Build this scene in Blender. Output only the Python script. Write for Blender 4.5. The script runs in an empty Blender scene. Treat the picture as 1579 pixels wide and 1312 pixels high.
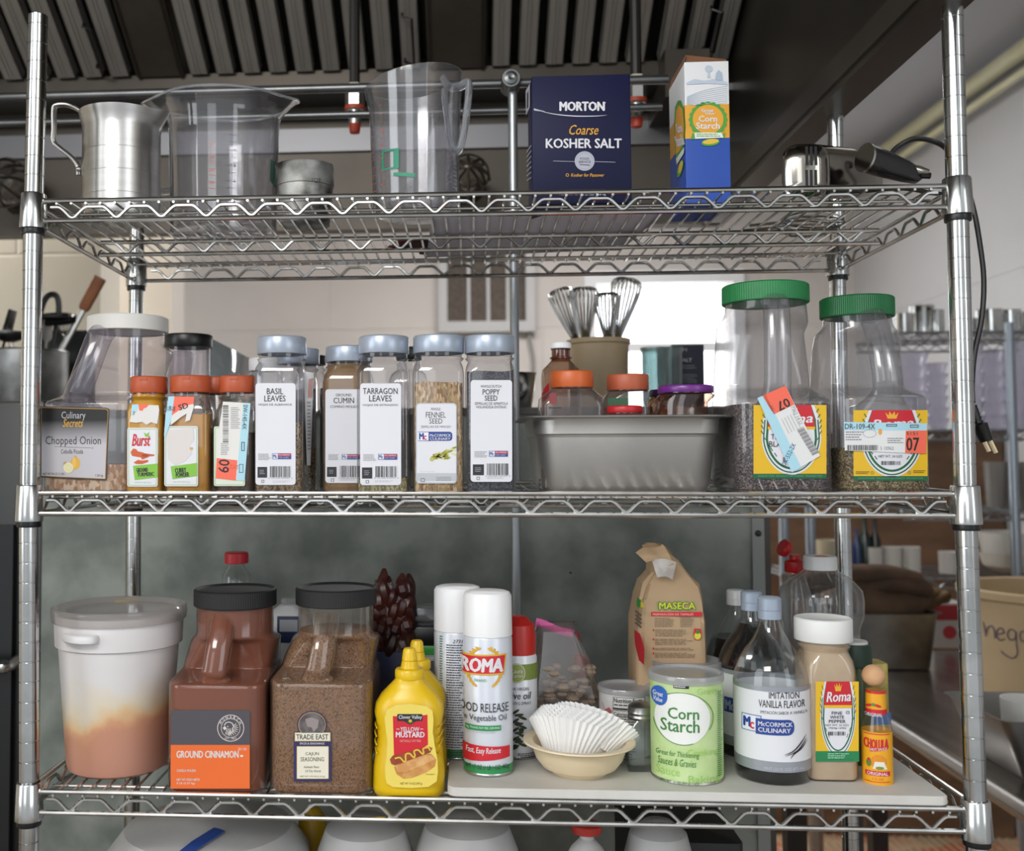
import bpy, bmesh, math, random
from mathutils import Vector, Matrix
SC = bpy.context.scene
COL = SC.collection
random.seed(7)
PI = math.pi
# ------------------------------------------------------------------ camera (solved from the shelf posts)
FPX, CXP, CYP = 1598.95, 613.81, 622.26
CAMP = Vector((-0.02068, -1.3231, 0.09166))
RC = (Matrix.Rotation(0.067146, 3, 'Z') @ Matrix.Rotation(PI/2 + 0.04958, 3, 'X') @ Matrix.Rotation(-0.003057, 3, 'Z'))
cam = bpy.data.cameras.new('camera'); camo = bpy.data.objects.new('camera', cam); COL.objects.link(camo)
camo.matrix_world = Matrix.Translation(CAMP) @ RC.to_4x4()
cam.sensor_width = 36; cam.lens = FPX/1579*36
cam.shift_x = (789.5-CXP)/1579; cam.shift_y = (CYP-656)/1579
cam.clip_start = .05; cam.clip_end = 60
cam.dof.use_dof = True; cam.dof.focus_distance = 1.33; cam.dof.aperture_fstop = 5.0
SC.camera = camo
SC.view_settings.view_transform = 'Standard'; SC.view_settings.look = 'None'
SC.view_settings.gamma = 1.0; SC.view_settings.use_curve_mapping = False
SC.view_settings.exposure = 0.0
try:
    SC.cycles.transparent_max_bounces = 40; SC.cycles.max_bounces = 10; SC.cycles.use_denoising = True
    SC.cycles.glossy_bounces = 5; SC.cycles.diffuse_bounces = 4; SC.cycles.sample_clamp_indirect = 6
except Exception: pass

def ray(px, py): return RC @ Vector(((px-CXP)/FPX, -(py-CYP)/FPX, -1))
def at(px, py, Y):
    d = ray(px, py); return CAMP + d*((Y-CAMP.y)/d.y)
def onz(px, py, z):
    d = ray(px, py); return CAMP + d*((z-CAMP.z)/d.z)
def proj(P):
    q = RC.transposed() @ (Vector(P)-CAMP); return (CXP+FPX*q.x/-q.z, CYP-FPX*q.y/-q.z)

# ------------------------------------------------------------------ world: daylight outside the far window, dim kitchen plus added bright panels behind camera
W = bpy.data.worlds.new('world'); SC.world = W; W.use_nodes = True
nt = W.node_tree; nt.nodes.clear()
def wn(t, **k):
    n = nt.nodes.new(t)
    for a, b in k.items(): setattr(n, a, b)
    return n
def wm(op, a, b=None):
    n = wn('ShaderNodeMath', operation=op)
    for i, s in enumerate((a, b)):
        if s is None: continue
        if isinstance(s, (int, float)): n.inputs[i].default_value = s
        else: nt.links.new(s, n.inputs[i])
    return n.outputs[0]
tc = wn('ShaderNodeTexCoord'); sp = wn('ShaderNodeSeparateXYZ'); nt.links.new(tc.outputs['Generated'], sp.inputs[0])
X_, Y_, Z_ = sp.outputs
az = wm('ARCTAN2', X_, wm('MULTIPLY', Y_, -1.0))      # 0 = behind the camera, negative = left
def band(s, lo, hi): return wm('MULTIPLY', wm('GREATER_THAN', s, lo), wm('LESS_THAN', s, hi))
def bright_panel(a0, a1, z0, z1, k): return wm('MULTIPLY', wm('MULTIPLY', band(az, a0, a1), band(Z_, z0, z1)), k)  # made-up bright rectangle, put in for chrome reflections and soft fill
v = wm('ADD', wm('MULTIPLY', wm('MAXIMUM', Z_, 0.0), .5), .62)
v = wm('ADD', v, bright_panel(-1.35, -.75, -.08, .5, 3.6))
v = wm('ADD', v, bright_panel(-.35, -.05, -.02, .42, 2.0))
v = wm('ADD', v, bright_panel(.55, .95, -.05, .5, 2.6))
v = wm('ADD', v, wm('MULTIPLY', wm('GREATER_THAN', Y_, .2), 5.0))
bg = wn('ShaderNodeBackground'); bg.inputs[0].default_value = (.93, .97, 1.0, 1); nt.links.new(v, bg.inputs[1])
wo = wn('ShaderNodeOutputWorld'); nt.links.new(bg.outputs[0], wo.inputs[0])

def area(name, loc, aim, sx, sy, power, col=(1, .97, .92)):
    l = bpy.data.lights.new(name, 'AREA'); l.shape = 'RECTANGLE'; l.size = sx; l.size_y = sy; l.energy = power; l.color = col
    o = bpy.data.objects.new(name, l); COL.objects.link(o); o.location = loc
    o.rotation_euler = (Vector(aim)-Vector(loc)).to_track_quat('-Z', 'Y').to_euler(); return o
area('ceiling_light', (-.9, -2.3, 1.55), (-.2, .2, -.1), 1.2, .5, 36)
area('far_wall_fill', (.3, 3.1, 1.6), (.3, 3.1, 0), 1.6, .6, 44, (1, .98, .96))  # unseen lamp added to lift the far wall
area('left_wall_fill', (-2.6, 2.3, 1.6), (-2.2, 2.6, 0), 1.2, .6, 95, (1, .96, .88))  # added lamp without a fixture, brightens the cream left wall
area('ceiling_light_right', (1.3, .9, 1.6), (1.2, .9, -1), 1.0, .5, 1.5, (1, .98, .96))

# ------------------------------------------------------------------ materials
def lin(c):
    if isinstance(c, str):
        c = c.lstrip('#'); c = [int(c[i:i+2], 16)/255 for i in (0, 2, 4)]
    return tuple((x/12.92 if x <= .04045 else ((x+.055)/1.055)**2.4) for x in c[:3]) + (1,)
MC = {}
def M(col, rough=.5, metal=0, spec=.5, noise=None, scale=20, bump=0, coat=0, emit=0, stretch=None, detail=4, sub=0, key=None):
    """plain procedural material; noise = second colour mixed in by a noise texture"""
    k = (str(col), rough, metal, spec, str(noise), scale, bump, coat, emit, str(stretch), detail, sub, key)
    if k in MC: return MC[k]
    m = bpy.data.materials.new('material'); m.use_nodes = True; n = m.node_tree; b = n.nodes['Principled BSDF']
    b.inputs['Base Color'].default_value = lin(col); b.inputs['Roughness'].default_value = rough
    b.inputs['Metallic'].default_value = metal; b.inputs['Specular IOR Level'].default_value = spec
    b.inputs['Coat Weight'].default_value = coat; b.inputs['Coat Roughness'].default_value = .12
    if sub:
        b.inputs['Subsurface Weight'].default_value = sub; b.inputs['Subsurface Radius'].default_value = (.01, .008, .006)
    if emit: b.inputs['Emission Color'].default_value = lin(col); b.inputs['Emission Strength'].default_value = emit
    if noise or bump:
        t = n.nodes.new('ShaderNodeTexCoord'); mp = n.nodes.new('ShaderNodeMapping'); n.links.new(t.outputs['Object'], mp.inputs[0])
        if stretch: mp.inputs['Scale'].default_value = stretch
        ns = n.nodes.new('ShaderNodeTexNoise'); ns.inputs['Scale'].default_value = scale; ns.inputs['Detail'].default_value = detail
        n.links.new(mp.outputs[0], ns.inputs[0])
        if noise:
            r = n.nodes.new('ShaderNodeValToRGB'); r.color_ramp.elements[0].position = .38; r.color_ramp.elements[1].position = .62
            r.color_ramp.elements[0].color = lin(col); r.color_ramp.elements[1].color = lin(noise)
            n.links.new(ns.outputs['Fac'], r.inputs[0]); n.links.new(r.outputs[0], b.inputs['Base Color'])
        if bump:
            bp = n.nodes.new('ShaderNodeBump'); bp.inputs['Strength'].default_value = bump; bp.inputs['Distance'].default_value = .002
            n.links.new(ns.outputs['Fac'], bp.inputs['Height']); n.links.new(bp.outputs[0], b.inputs['Normal'])
    MC[k] = m; return m
def grain(cols, scale=400, rough=.75, stretch=None, bump=.4, mix=None):
    """seeds and flakes: voronoi cells each with one of a few colours"""
    k = ('grain', str(cols), scale, rough, str(stretch), bump)
    if k in MC: return MC[k]
    m = bpy.data.materials.new('material'); m.use_nodes = True; n = m.node_tree; b = n.nodes['Principled BSDF']
    b.inputs['Roughness'].default_value = rough; b.inputs['Specular IOR Level'].default_value = .3
    t = n.nodes.new('ShaderNodeTexCoord'); mp = n.nodes.new('ShaderNodeMapping'); n.links.new(t.outputs['Object'], mp.inputs[0])
    if stretch: mp.inputs['Scale'].default_value = stretch; mp.inputs['Rotation'].default_value = (0, .5, 0)
    vo = n.nodes.new('ShaderNodeTexVoronoi'); vo.inputs['Scale'].default_value = scale; n.links.new(mp.outputs[0], vo.inputs[0])
    s = n.nodes.new('ShaderNodeSeparateColor'); n.links.new(vo.outputs['Color'], s.inputs[0])
    r = n.nodes.new('ShaderNodeValToRGB'); r.color_ramp.interpolation = 'CONSTANT'
    while len(r.color_ramp.elements) < len(cols): r.color_ramp.elements.new(.5)
    for i, c in enumerate(cols): r.color_ramp.elements[i].position = i/len(cols); r.color_ramp.elements[i].color = lin(c)
    n.links.new(s.outputs[0], r.inputs[0]); n.links.new(r.outputs[0], b.inputs['Base Color'])
    bp = n.nodes.new('ShaderNodeBump'); bp.inputs['Strength'].default_value = bump; bp.inputs['Distance'].default_value = .001; bp.invert = True
    n.links.new(vo.outputs['Distance'], bp.inputs['Height']); n.links.new(bp.outputs[0], b.inputs['Normal'])
    MC[k] = m; return m
def clear(tint='#ffffff', haze=.04, hazecol='#d8d8dc', rough=.06, refl=.7, base=.05):
    """thin clear plastic or glass wall: sees through, with a facing-dependent sheen"""
    k = ('clear', tint, haze, hazecol, rough, refl, base)
    if k in MC: return MC[k]
    m = bpy.data.materials.new('material'); m.use_nodes = True; n = m.node_tree; n.nodes.clear()
    o = n.nodes.new('ShaderNodeOutputMaterial'); tr = n.nodes.new('ShaderNodeBsdfTransparent'); tr.inputs[0].default_value = lin(tint)
    df = n.nodes.new('ShaderNodeBsdfDiffuse'); df.inputs[0].default_value = lin(hazecol)
    tl = n.nodes.new('ShaderNodeBsdfTranslucent'); tl.inputs[0].default_value = lin(hazecol)
    dd = n.nodes.new('ShaderNodeMixShader'); n.links.new(df.outputs[0], dd.inputs[1]); n.links.new(tl.outputs[0], dd.inputs[2])
    gl = n.nodes.new('ShaderNodeBsdfGlossy'); gl.inputs['Roughness'].default_value = rough; gl.inputs[0].default_value = (1, 1, 1, 1)
    m1 = n.nodes.new('ShaderNodeMixShader'); n.links.new(tr.outputs[0], m1.inputs[1]); n.links.new(dd.outputs[0], m1.inputs[2])
    lw = n.nodes.new('ShaderNodeLayerWeight'); lw.inputs[0].default_value = .5
    pw = n.nodes.new('ShaderNodeMath'); pw.operation = 'POWER'; n.links.new(lw.outputs['Facing'], pw.inputs[0]); pw.inputs[1].default_value = 3.2
    ml = n.nodes.new('ShaderNodeMath'); ml.operation = 'MULTIPLY_ADD'; n.links.new(pw.outputs[0], ml.inputs[0]); ml.inputs[1].default_value = refl; ml.inputs[2].default_value = base
    tm = n.nodes.new('ShaderNodeMixRGB'); tm.inputs[1].default_value = lin(tint); tm.inputs[2].default_value = tuple(x*.42 for x in lin(tint)[:3])+(1,)
    p3_ = n.nodes.new('ShaderNodeMath'); p3_.operation = 'POWER'; n.links.new(lw.outputs['Facing'], p3_.inputs[0]); p3_.inputs[1].default_value = 4.5
    n.links.new(p3_.outputs[0], tm.inputs[0]); n.links.new(tm.outputs[0], tr.inputs[0])      # longer path through the wall at grazing angles
    hz = n.nodes.new('ShaderNodeMath'); hz.operation = 'MULTIPLY_ADD'; n.links.new(pw.outputs[0], hz.inputs[0]); hz.inputs[1].default_value = .35*haze**.5; hz.inputs[2].default_value = haze
    n.links.new(hz.outputs[0], m1.inputs[0])
    m2 = n.nodes.new('ShaderNodeMixShader'); n.links.new(ml.outputs[0], m2.inputs[0]); n.links.new(m1.outputs[0], m2.inputs[1]); n.links.new(gl.outputs[0], m2.inputs[2])
    n.links.new(m2.outputs[0], o.inputs[0]); MC[k] = m; return m
def ink(c, rough=.45): return M(c, rough)

CHROME = M('#c9cac9', .14, 1, noise='#b4b5b4', scale=14, key='chrome')
WIRE = M('#d6d6d4', .2, 1, noise='#bebcb8', scale=25)
ALU = M('#c9c7c4', .3, 1, noise='#bdbbb8', scale=6, stretch=(1, 1, 14))
STEEL = M('#aaa9a6', .3, 1, noise='#9b9a97', scale=8)
STEELD = M('#5b5854', .38, 1, noise='#494642', scale=3)
BLACK = M('#0c0c0e', .35)
BLACKM = M('#121214', .6)
CLR = clear('#f4f4f6', .05, '#cfcfd6')
CLRH = clear('#eceaf0', .14, '#c9c6d2', .1)
GLASS = clear('#f6f8f8', .015, '#cfd6d6', .02, .85, .05)
WHITEP = M('#e9e9ea', .38, key='wp')

# ------------------------------------------------------------------ mesh builder
class G:
    def __init__(s): s.v = []; s.f = []; s.fm = []; s.mats = []; s.sm = []
    def mi(s, m):
        if m not in s.mats: s.mats.append(m)
        return s.mats.index(m)
    def add(s, vs, fs, m, smooth=True):
        b = len(s.v); s.v += [tuple(x) for x in vs]; i = s.mi(m)
        for f in fs: s.f.append([b+j for j in f]); s.fm.append(i); s.sm.append(smooth)
    def loft(s, rings, m, c0=True, c1=True, smooth=True, loop=False):
        n = len(rings[0]); vs = [p for r in rings for p in r]; fs = []
        k = len(rings)
        for i in range(k if loop else k-1):
            a, b = i*n, ((i+1) % k)*n
            for j in range(n):
                j2 = (j+1) % n; fs.append((a+j, a+j2, b+j2, b+j))
        if not loop:
            if c0: fs.append(tuple(reversed(range(n))))
            if c1: fs.append(tuple(range((k-1)*n, k*n)))
        s.add(vs, fs, m, smooth)
    def lathe(s, prof, m, seg=40, c=(0, 0, 0), c0=False, c1=False, smooth=True, sx=1, sy=1):
        s.loft([[(c[0]+max(r, 1e-5)*sx*math.cos(2*PI*j/seg), c[1]+max(r, 1e-5)*sy*math.sin(2*PI*j/seg), c[2]+z) for j in range(seg)] for r, z in prof], m, c0, c1, smooth)
    def box(s, x0, x1, y0, y1, z0, z1, m, smooth=False):
        vs = [(x, y, z) for z in (z0, z1) for y in (y0, y1) for x in (x0, x1)]
        s.add(vs, [(0, 2, 3, 1), (4, 5, 7, 6), (0, 1, 5, 4), (2, 6, 7, 3), (0, 4, 6, 2), (1, 3, 7, 5)], m, smooth)
    def rbox(s, x0, x1, y0, y1, z0, z1, m, r=.004, e=.002):
        cx, cy = (x0+x1)/2, (y0+y1)/2; hx, hy = (x1-x0)/2, (y1-y0)/2
        s.loft([rr(hx-d, hy-d, max(r-d, .0003), z, cx, cy, 4) for z, d in ((z0, e), (z0+e*.3, e*.3), (z0+e, 0), (z1-e, 0), (z1-e*.3, e*.3), (z1, e))], m)
    def tube(s, pts, r, m, seg=8, closed=False, caps=True, flat=None):
        pts = [Vector(p) for p in pts]; n = len(pts); rings = []; up = None
        for i, p in enumerate(pts):
            a = pts[i-1] if (i > 0 or closed) else p; b = pts[(i+1) % n] if (i < n-1 or closed) else p
            t = (b-a)
            if t.length < 1e-9: t = Vector((0, 0, 1))
            t.normalize()
            if up is None:
                up = Vector((0, 0, 1)) if abs(t.z) < .9 else Vector((0, 1, 0))
            u = (up - t*up.dot(t))
            if u.length < 1e-6: u = t.orthogonal()
            u.normalize(); w = t.cross(u); up = u
            ri = r[i] if isinstance(r, (list, tuple)) else r
            ra, rb = (ri, ri) if flat is None else (ri*flat[0], ri*flat[1])
            rings.append([p + u*(ra*math.cos(2*PI*j/seg)) + w*(rb*math.sin(2*PI*j/seg)) for j in range(seg)])
        s.loft(rings, m, caps, caps, True, closed)
    def ball(s, c, r, m, seg=20, rz=None):
        rz = rz or r; k = seg//2
        s.lathe([(r*math.sin(PI*i/k), -rz*math.cos(PI*i/k)) for i in range(k+1)], m, seg, c)
    def sheet(s, fn, nu, nv, m, smooth=True):
        s.add([fn(i/nu, j/nv) for j in range(nv+1) for i in range(nu+1)], [(j*(nu+1)+i, j*(nu+1)+i+1, (j+1)*(nu+1)+i+1, (j+1)*(nu+1)+i) for j in range(nv) for i in range(nu)], m, smooth)
    def obj(s, name, parent=None, loc=(0, 0, 0), rz=0, auto=35):
        me = bpy.data.meshes.new(name); me.from_pydata(s.v, [], s.f)
        for m in s.mats: me.materials.append(m)
        me.polygons.foreach_set('material_index', s.fm); me.polygons.foreach_set('use_smooth', s.sm); me.update()
        if auto:
            try: me.set_sharp_from_angle(angle=math.radians(auto))
            except Exception: pass
        o = bpy.data.objects.new(name, me); COL.objects.link(o)
        o.location = loc; o.rotation_euler = (0, 0, rz)
        if parent is not None: o.parent = parent
        return o
def rr(hx, hy, r, z, cx=0, cy=0, k=6):
    """rounded rectangle ring"""
    r = min(r, hx-1e-5, hy-1e-5); out = []
    for q, (sx, sy) in enumerate(((1, 1), (-1, 1), (-1, -1), (1, -1))):
        for i in range(k+1):
            a = PI/2*(q + i/k); out.append(Vector((cx+sx*(hx-r)+r*math.cos(a), cy+sy*(hy-r)+r*math.sin(a), z)))
    return out
def smooth_path(pts, n=6):
    pts = [Vector(p) for p in pts]; out = []
    for i in range(len(pts)-1):
        p0 = pts[max(i-1, 0)]; p1 = pts[i]; p2 = pts[i+1]; p3 = pts[min(i+2, len(pts)-1)]
        for k in range(n):
            t = k/n; out.append(.5*((2*p1)+(p2-p0)*t+(2*p0-5*p1+4*p2-p3)*t*t+(3*p1-p0-3*p2+p3)*t**3))
    out.append(pts[-1]); return out
def tag(o, label, cat, group=None):
    o['label'] = label; o['category'] = cat
    if group: o['group'] = group
    return o
def thing(name, label, cat, loc=(0, 0, 0), rz=0, group=None):
    o = bpy.data.objects.new(name, None); COL.objects.link(o); o.location = loc; o.rotation_euler = (0, 0, rz); o.empty_display_size = .02
    return tag(o, label, cat, group)
def struct(o): o['kind'] = 'structure'; return o
def copy_tree(o, parent=None):
    c = o.copy(); COL.objects.link(c); c.parent = parent
    for ch in [x for x in bpy.data.objects if x.parent == o]: copy_tree(ch, c)
    return c

# ------------------------------------------------------------------ printed labels: flat art laid on a face, a cylinder or a tilted plane
TC = {}
def text_geo(s, bold=0, shear=0):
    k = (s, 0, shear)
    if k not in TC:
        cu = bpy.data.curves.new('t', 'FONT'); cu.body = s; cu.resolution_u = 2; cu.shear = shear
        ob = bpy.data.objects.new('t', cu); COL.objects.link(ob); dg = bpy.context.evaluated_depsgraph_get()
        me = bpy.data.meshes.new_from_object(ob.evaluated_get(dg))
        vs = [(q.co.x, q.co.y) for q in me.vertices]; fs = [tuple(p.vertices) for p in me.polygons]
        bpy.data.objects.remove(ob); bpy.data.curves.remove(cu); bpy.data.meshes.remove(me)
        if vs:
            x0 = min(a for a, _ in vs); x1 = max(a for a, _ in vs); y0 = min(b for _, b in vs); y1 = max(b for _, b in vs)
            vs = [((a-x0)/max(x1-x0, 1e-6), (b-y0)/max(y1-y0, 1e-6)) for a, b in vs]
        TC[k] = (vs, fs)
    return TC[k]
class Art:
    """collects 2D shapes in photograph pixel units (optionally through a zoom frame), lays them on a surface"""
    def __init__(s, ox=0, oy=0, sc=1): s.o = (ox, oy, sc); s.sh = []
    def fr(s, ox, oy, sc): s.o = (ox, oy, sc); return s
    def q(s, x, y): return (s.o[0]+x/s.o[2], s.o[1]+y/s.o[2])
    def raw(s, vs, fs, m, l): s.sh.append((vs, fs, m, l))
    def poly(s, pts, m, l=0): s.raw([s.q(*p) for p in pts], [tuple(range(len(pts)))], m, l)
    def rect(s, x0, y0, x1, y1, m, l=0, r=0):
        if not r: return s.poly([(x0, y0), (x1, y0), (x1, y1), (x0, y1)], m, l)
        pts = [(p.x, p.y) for p in rr((x1-x0)/2, (y1-y0)/2, r, 0, (x0+x1)/2, (y0+y1)/2, 4)]; s.poly(pts, m, l)
    def frame(s, x0, y0, x1, y1, w, m, l=1):
        s.rect(x0, y0, x1, y0+w, m, l); s.rect(x0, y1-w, x1, y1, m, l); s.rect(x0, y0, x0+w, y1, m, l); s.rect(x1-w, y0, x1, y1, m, l)
    def ell(s, cx, cy, rx, ry, m, l=0, n=28, rot=0):
        c, d = math.cos(rot), math.sin(rot)
        s.poly([(cx+rx*math.cos(2*PI*i/n)*c-ry*math.sin(2*PI*i/n)*d, cy+rx*math.cos(2*PI*i/n)*d+ry*math.sin(2*PI*i/n)*c) for i in range(n)], m, l)
    def ring(s, cx, cy, rx, ry, w, m, l=1, n=32, a0=0, a1=2*PI):
        pts = [(cx+rx*math.cos(a0+(a1-a0)*i/n), cy+ry*math.sin(a0+(a1-a0)*i/n)) for i in range(n+1)]; s.line(pts, w, m, l)
    def line(s, pts, w, m, l=1, taper=False):
        P = [Vector(p) for p in pts]; vs = []
        for i, p in enumerate(P):
            t = (P[min(i+1, len(P)-1)]-P[max(i-1, 0)]); t = t.normalized() if t.length > 0 else Vector((1, 0)); nn = Vector((-t.y, t.x))
            k = w/2*(1 if not taper else max(.12, math.sin(PI*(i+.5)/len(P)))); vs += [p+nn*k, p-nn*k]
        s.raw([s.q(*p) for p in vs], [(2*i, 2*i+1, 2*i+3, 2*i+2) for i in range(len(P)-1)], m, l)
    def text(s, t, x0, y0, x1, y1, m, l=2, bold=0, shear=0, rot=0, bend=None):
        vs, fs = text_geo(t, bold, shear); cx, cy = (x0+x1)/2, (y0+y1)/2; w, h = x1-x0, y1-y0; c, d = math.cos(rot), math.sin(rot); out = []
        for a, b in vs:
            dx, dy = (a-.5)*w, (.5-b)*h
            if bend: dy += bend*((a-.5)*2)**2
            out.append(s.q(cx+dx*c-dy*d, cy+dx*d+dy*c))
        s.raw(out, fs, m, l)
        if bold:       # heavier strokes: the same outline laid again a hair to each side
            n_ = max(1, len(t)); e = bold*h/s.o[2]*1.1
            for i_, (sx, sy) in enumerate(((e, 0), (-e, 0), (0, e*.6), (0, -e*.6))): s.raw([(a+sx, b+sy) for a, b in out], fs, m, l+.17*(i_+1))
    def bars(s, x0, y0, x1, y1, m, l=2, n=22, rot=False):
        rnd = random.Random(int(x0*7+y0)); p = x0 if not rot else y0; e = x1 if not rot else y1; w = (e-p)/n
        while p < e-w*.4:
            k = rnd.choice((.35, .35, .7, 1))*w
            if rot: s.rect(x0, p, x1, min(p+k, e), m, l)
            else: s.rect(p, y0, min(p+k, e), y1, m, l)
            p += k + rnd.choice((.4, .7, 1))*w
    def lines(s, x0, y0, x1, y1, n, m, l=2, th=.45):
        """small print too fine to read in the photograph: rows of broken word-length dashes"""
        rnd = random.Random(int(x0*3+y0*5)); h = (y1-y0)/n
        for i in range(n):
            y = y0+i*h; x = x0; xe = x1-rnd.random()*.25*(x1-x0)
            while x < xe:
                k = rnd.uniform(.06, .2)*(x1-x0); s.rect(x, y, min(x+k, xe), y+h*th, m, l); x += k+.025*(x1-x0)
    def build(s, parent, surf, name='printed_label', step=None, label=None):
        """surf(px, py, lift) -> world point"""
        g = G(); inv = Matrix.Translation(parent_world(parent)).inverted() if parent is not None else Matrix()
        if parent is not None:
            inv = world_of(parent).inverted()
        for vs, fs, m, l in s.sh:
            if step:
                bm = bmesh.new(); bv = [bm.verts.new((a, b, 0)) for a, b in vs]
                for f in fs:
                    try: bm.faces.new([bv[i] for i in f])
                    except Exception: pass
                x0 = min(a for a, _ in vs); x1 = max(a for a, _ in vs); k = math.ceil(x0/step)
                while k*step < x1:
                    bmesh.ops.bisect_plane(bm, geom=bm.verts[:]+bm.edges[:]+bm.faces[:], plane_co=(k*step, 0, 0), plane_no=(1, 0, 0)); k += 1
                bm.verts.index_update(); vs2 = [(q.co.x, q.co.y) for q in bm.verts]; fs2 = [tuple(q.index for q in f.verts) for f in bm.faces]; bm.free()
            else: vs2, fs2 = vs, fs
            g.add([inv @ surf(a, b, .00025+.00022*l) for a, b in vs2], fs2, m, False)
        o = g.obj(name, parent, auto=0)
        if label: o['label'] = label
        return o
def world_of(o):
    m = Matrix.Translation(o.location) @ o.rotation_euler.to_matrix().to_4x4()
    return world_of(o.parent) @ m if o.parent else m
def parent_world(o): return o.location
def on_plane(Y): return lambda a, b, l: at(a, b, Y-l)
def on_side(X, Yf, sg=-1):
    """a face of constant X, seen obliquely"""
    def fn(a, b, l):
        d = ray(a, b); Xl = X+l*sg; return CAMP+d*((Xl-CAMP.x)/d.x)
    return fn
def on_cyl(cx, cy, r):
    """vertical cylinder: pixel column picks the angle, pixel row picks the height on its nearest line"""
    rad = r if callable(r) else (lambda z: r)
    def fn(a, b, l):
        z = at(a, b, cy-rad(0 if not callable(r) else at(a, b, cy).z)).z; R_ = rad(z)+l
        d = ray(a, b); p = Vector((CAMP.x-cx, CAMP.y-cy)); e = Vector((d.x, d.y)); A = e.dot(e); B = 2*p.dot(e); Cc = p.dot(p)-R_*R_; D = B*B-4*A*Cc
        if D < 0:
            t = -B/(2*A); h = p+e*t; h = h.normalized()*R_
        else:
            t = (-B-math.sqrt(D))/(2*A); h = p+e*t
        return Vector((cx+h.x, cy+h.y, z))
    return fn
def on_tilt(P0, n):
    n = Vector(n).normalized(); P0 = Vector(P0)
    def fn(a, b, l):
        d = ray(a, b); Q = P0+n*l; return CAMP+d*((Q-CAMP).dot(n)/d.dot(n))
    return fn
# ------------------------------------------------------------------ the room
def wallmat(c, c2, key):
    m = M(c, .7, noise=c2, scale=1.5, key=key); n = m.node_tree; b = n.nodes['Principled BSDF']
    br = n.nodes.new('ShaderNodeTexBrick'); br.inputs['Scale'].default_value = 1; br.inputs['Mortar Size'].default_value = .006
    br.inputs['Brick Width'].default_value = .8; br.inputs['Row Height'].default_value = .4; br.inputs['Mortar Smooth'].default_value = .6
    t = n.nodes.new('ShaderNodeTexCoord'); mp = n.nodes.new('ShaderNodeMapping'); mp.inputs['Rotation'].default_value = (PI/2, 0, 0) if key != 'side' else (PI/2, 0, PI/2)
    n.links.new(t.outputs['Object'], mp.inputs[0]); n.links.new(mp.outputs[0], br.inputs[0])
    bp = n.nodes.new('ShaderNodeBump'); bp.invert = True; bp.inputs['Strength'].default_value = .5; bp.inputs['Distance'].default_value = .01
    n.links.new(br.outputs['Fac'], bp.inputs['Height']); n.links.new(bp.outputs[0], b.inputs['Normal']); return m
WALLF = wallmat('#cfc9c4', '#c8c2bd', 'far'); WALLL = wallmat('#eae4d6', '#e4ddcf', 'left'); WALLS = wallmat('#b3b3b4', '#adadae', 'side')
YW = 4.5; ZC = 1.68; ZF = -1.42
wx0, wx1 = at(918, 500, YW).x, at(1130, 500, YW).x; wz1, wz0 = at(1020, 437, YW).z, at(1020, 640, YW).z
g = G()
XR = at(1312, 450, YW).x + .02
for a in ((-3.0, wx0, ZF, ZC), (wx1, XR, ZF, ZC), (wx0, wx1, ZF, wz0), (wx0, wx1, wz1, ZC)): g.box(a[0], a[1], YW, YW+.2, a[2], a[3], WALLF)
struct(g.obj('wall_far'))
g = G(); g.box(XR, XR+.15, -1.6, YW+.2, ZF, ZC, WALLS); struct(g.obj('wall_right'))
g = G(); g.box(-3.9, XR+.15, -1.6, YW+.2, ZC, ZC+.1, M('#b9b9c0', .8, key='ceil')); struct(g.obj('ceiling'))
FLM = M('#8f8578', .6, noise='#7c7064', scale=30)
g = G(); g.box(-4.5, XR+.15, -3, YW+.2, ZF-.1, ZF, FLM); struct(g.obj('floor'))
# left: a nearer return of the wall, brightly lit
YL = 2.2; xc1 = at(155, 450, YL).x; xc2 = at(265, 450, 3.2).x
g = G(); g.box(-3.9, xc1, YL, YL+.2, ZF, ZC, WALLL); struct(g.obj('wall_left'))
g = G(); g.box(-3.2, xc2, 3.2, 3.4, ZF, ZC, M('#cdc7c0', .7, key='w2')); struct(g.obj('wall_return'))
g = G(); g.box(-3.9, -3.75, -1.6, YL+.2, ZF, ZC, WALLL); struct(g.obj('wall_side'))
# window in the far wall
wf = M('#e8eaec', .5)
g = G(); t = .05
g.box(wx0-.06, wx1+.06, YW-.03, YW, wz1, wz1+.07, wf); g.box(wx0-.07, wx1+.07, YW-.08, YW, wz0-.05, wz0, wf)
g.box(wx0-.06, wx0, YW-.03, YW, wz0, wz1, wf); g.box(wx1, wx1+.06, YW-.03, YW, wz0, wz1, wf)
zm = at(1020, 533, YW).z; g.box(wx0, wx1, YW+.03, YW+.07, zm-.03, zm+.02, wf)
struct(g.obj('window_1'))
g = G(); g.box(wx0, wx1, YW+.1, YW+.104, wz0, wz1, clear('#ffffff', .1, '#ffffff', .02, .3)); struct(g.obj('window_2'))
# louvred vent in the far wall
vx0, vx1 = at(690, 450, YW).x, at(810, 450, YW).x; vz0, vz1 = at(750, 497, YW).z, at(750, 330, YW).z
v = thing('wall_vent', 'tall white-framed wall vent with three bars over brown screen', 'vent', ((vx0+vx1)/2, YW, vz0))
g = G(); w = (vx1-vx0)/2; h = vz1-vz0
for a in ((-w-.05, -w, -.06, h+.05), (w, w+.05, -.06, h+.05), (-w, w, -.06, 0), (-w, w, h, h+.05)): g.box(a[0], a[1], -.06, 0, a[2], a[3], M('#b9b9ba', .5))
g.obj('frame', v)
g = G(); g.box(-w, w, -.02, 0, 0, h, M('#5c5148', .7, noise='#4c433b', scale=40)); g.obj('screen', v)
g = G()
for i in range(3): x = -w+2*w*(i+1)/4+.01; g.box(x-.009, x+.009, -.035, -.02, 0, h, M('#b9b9ba', .5))
g.obj('bars', v)
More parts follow.
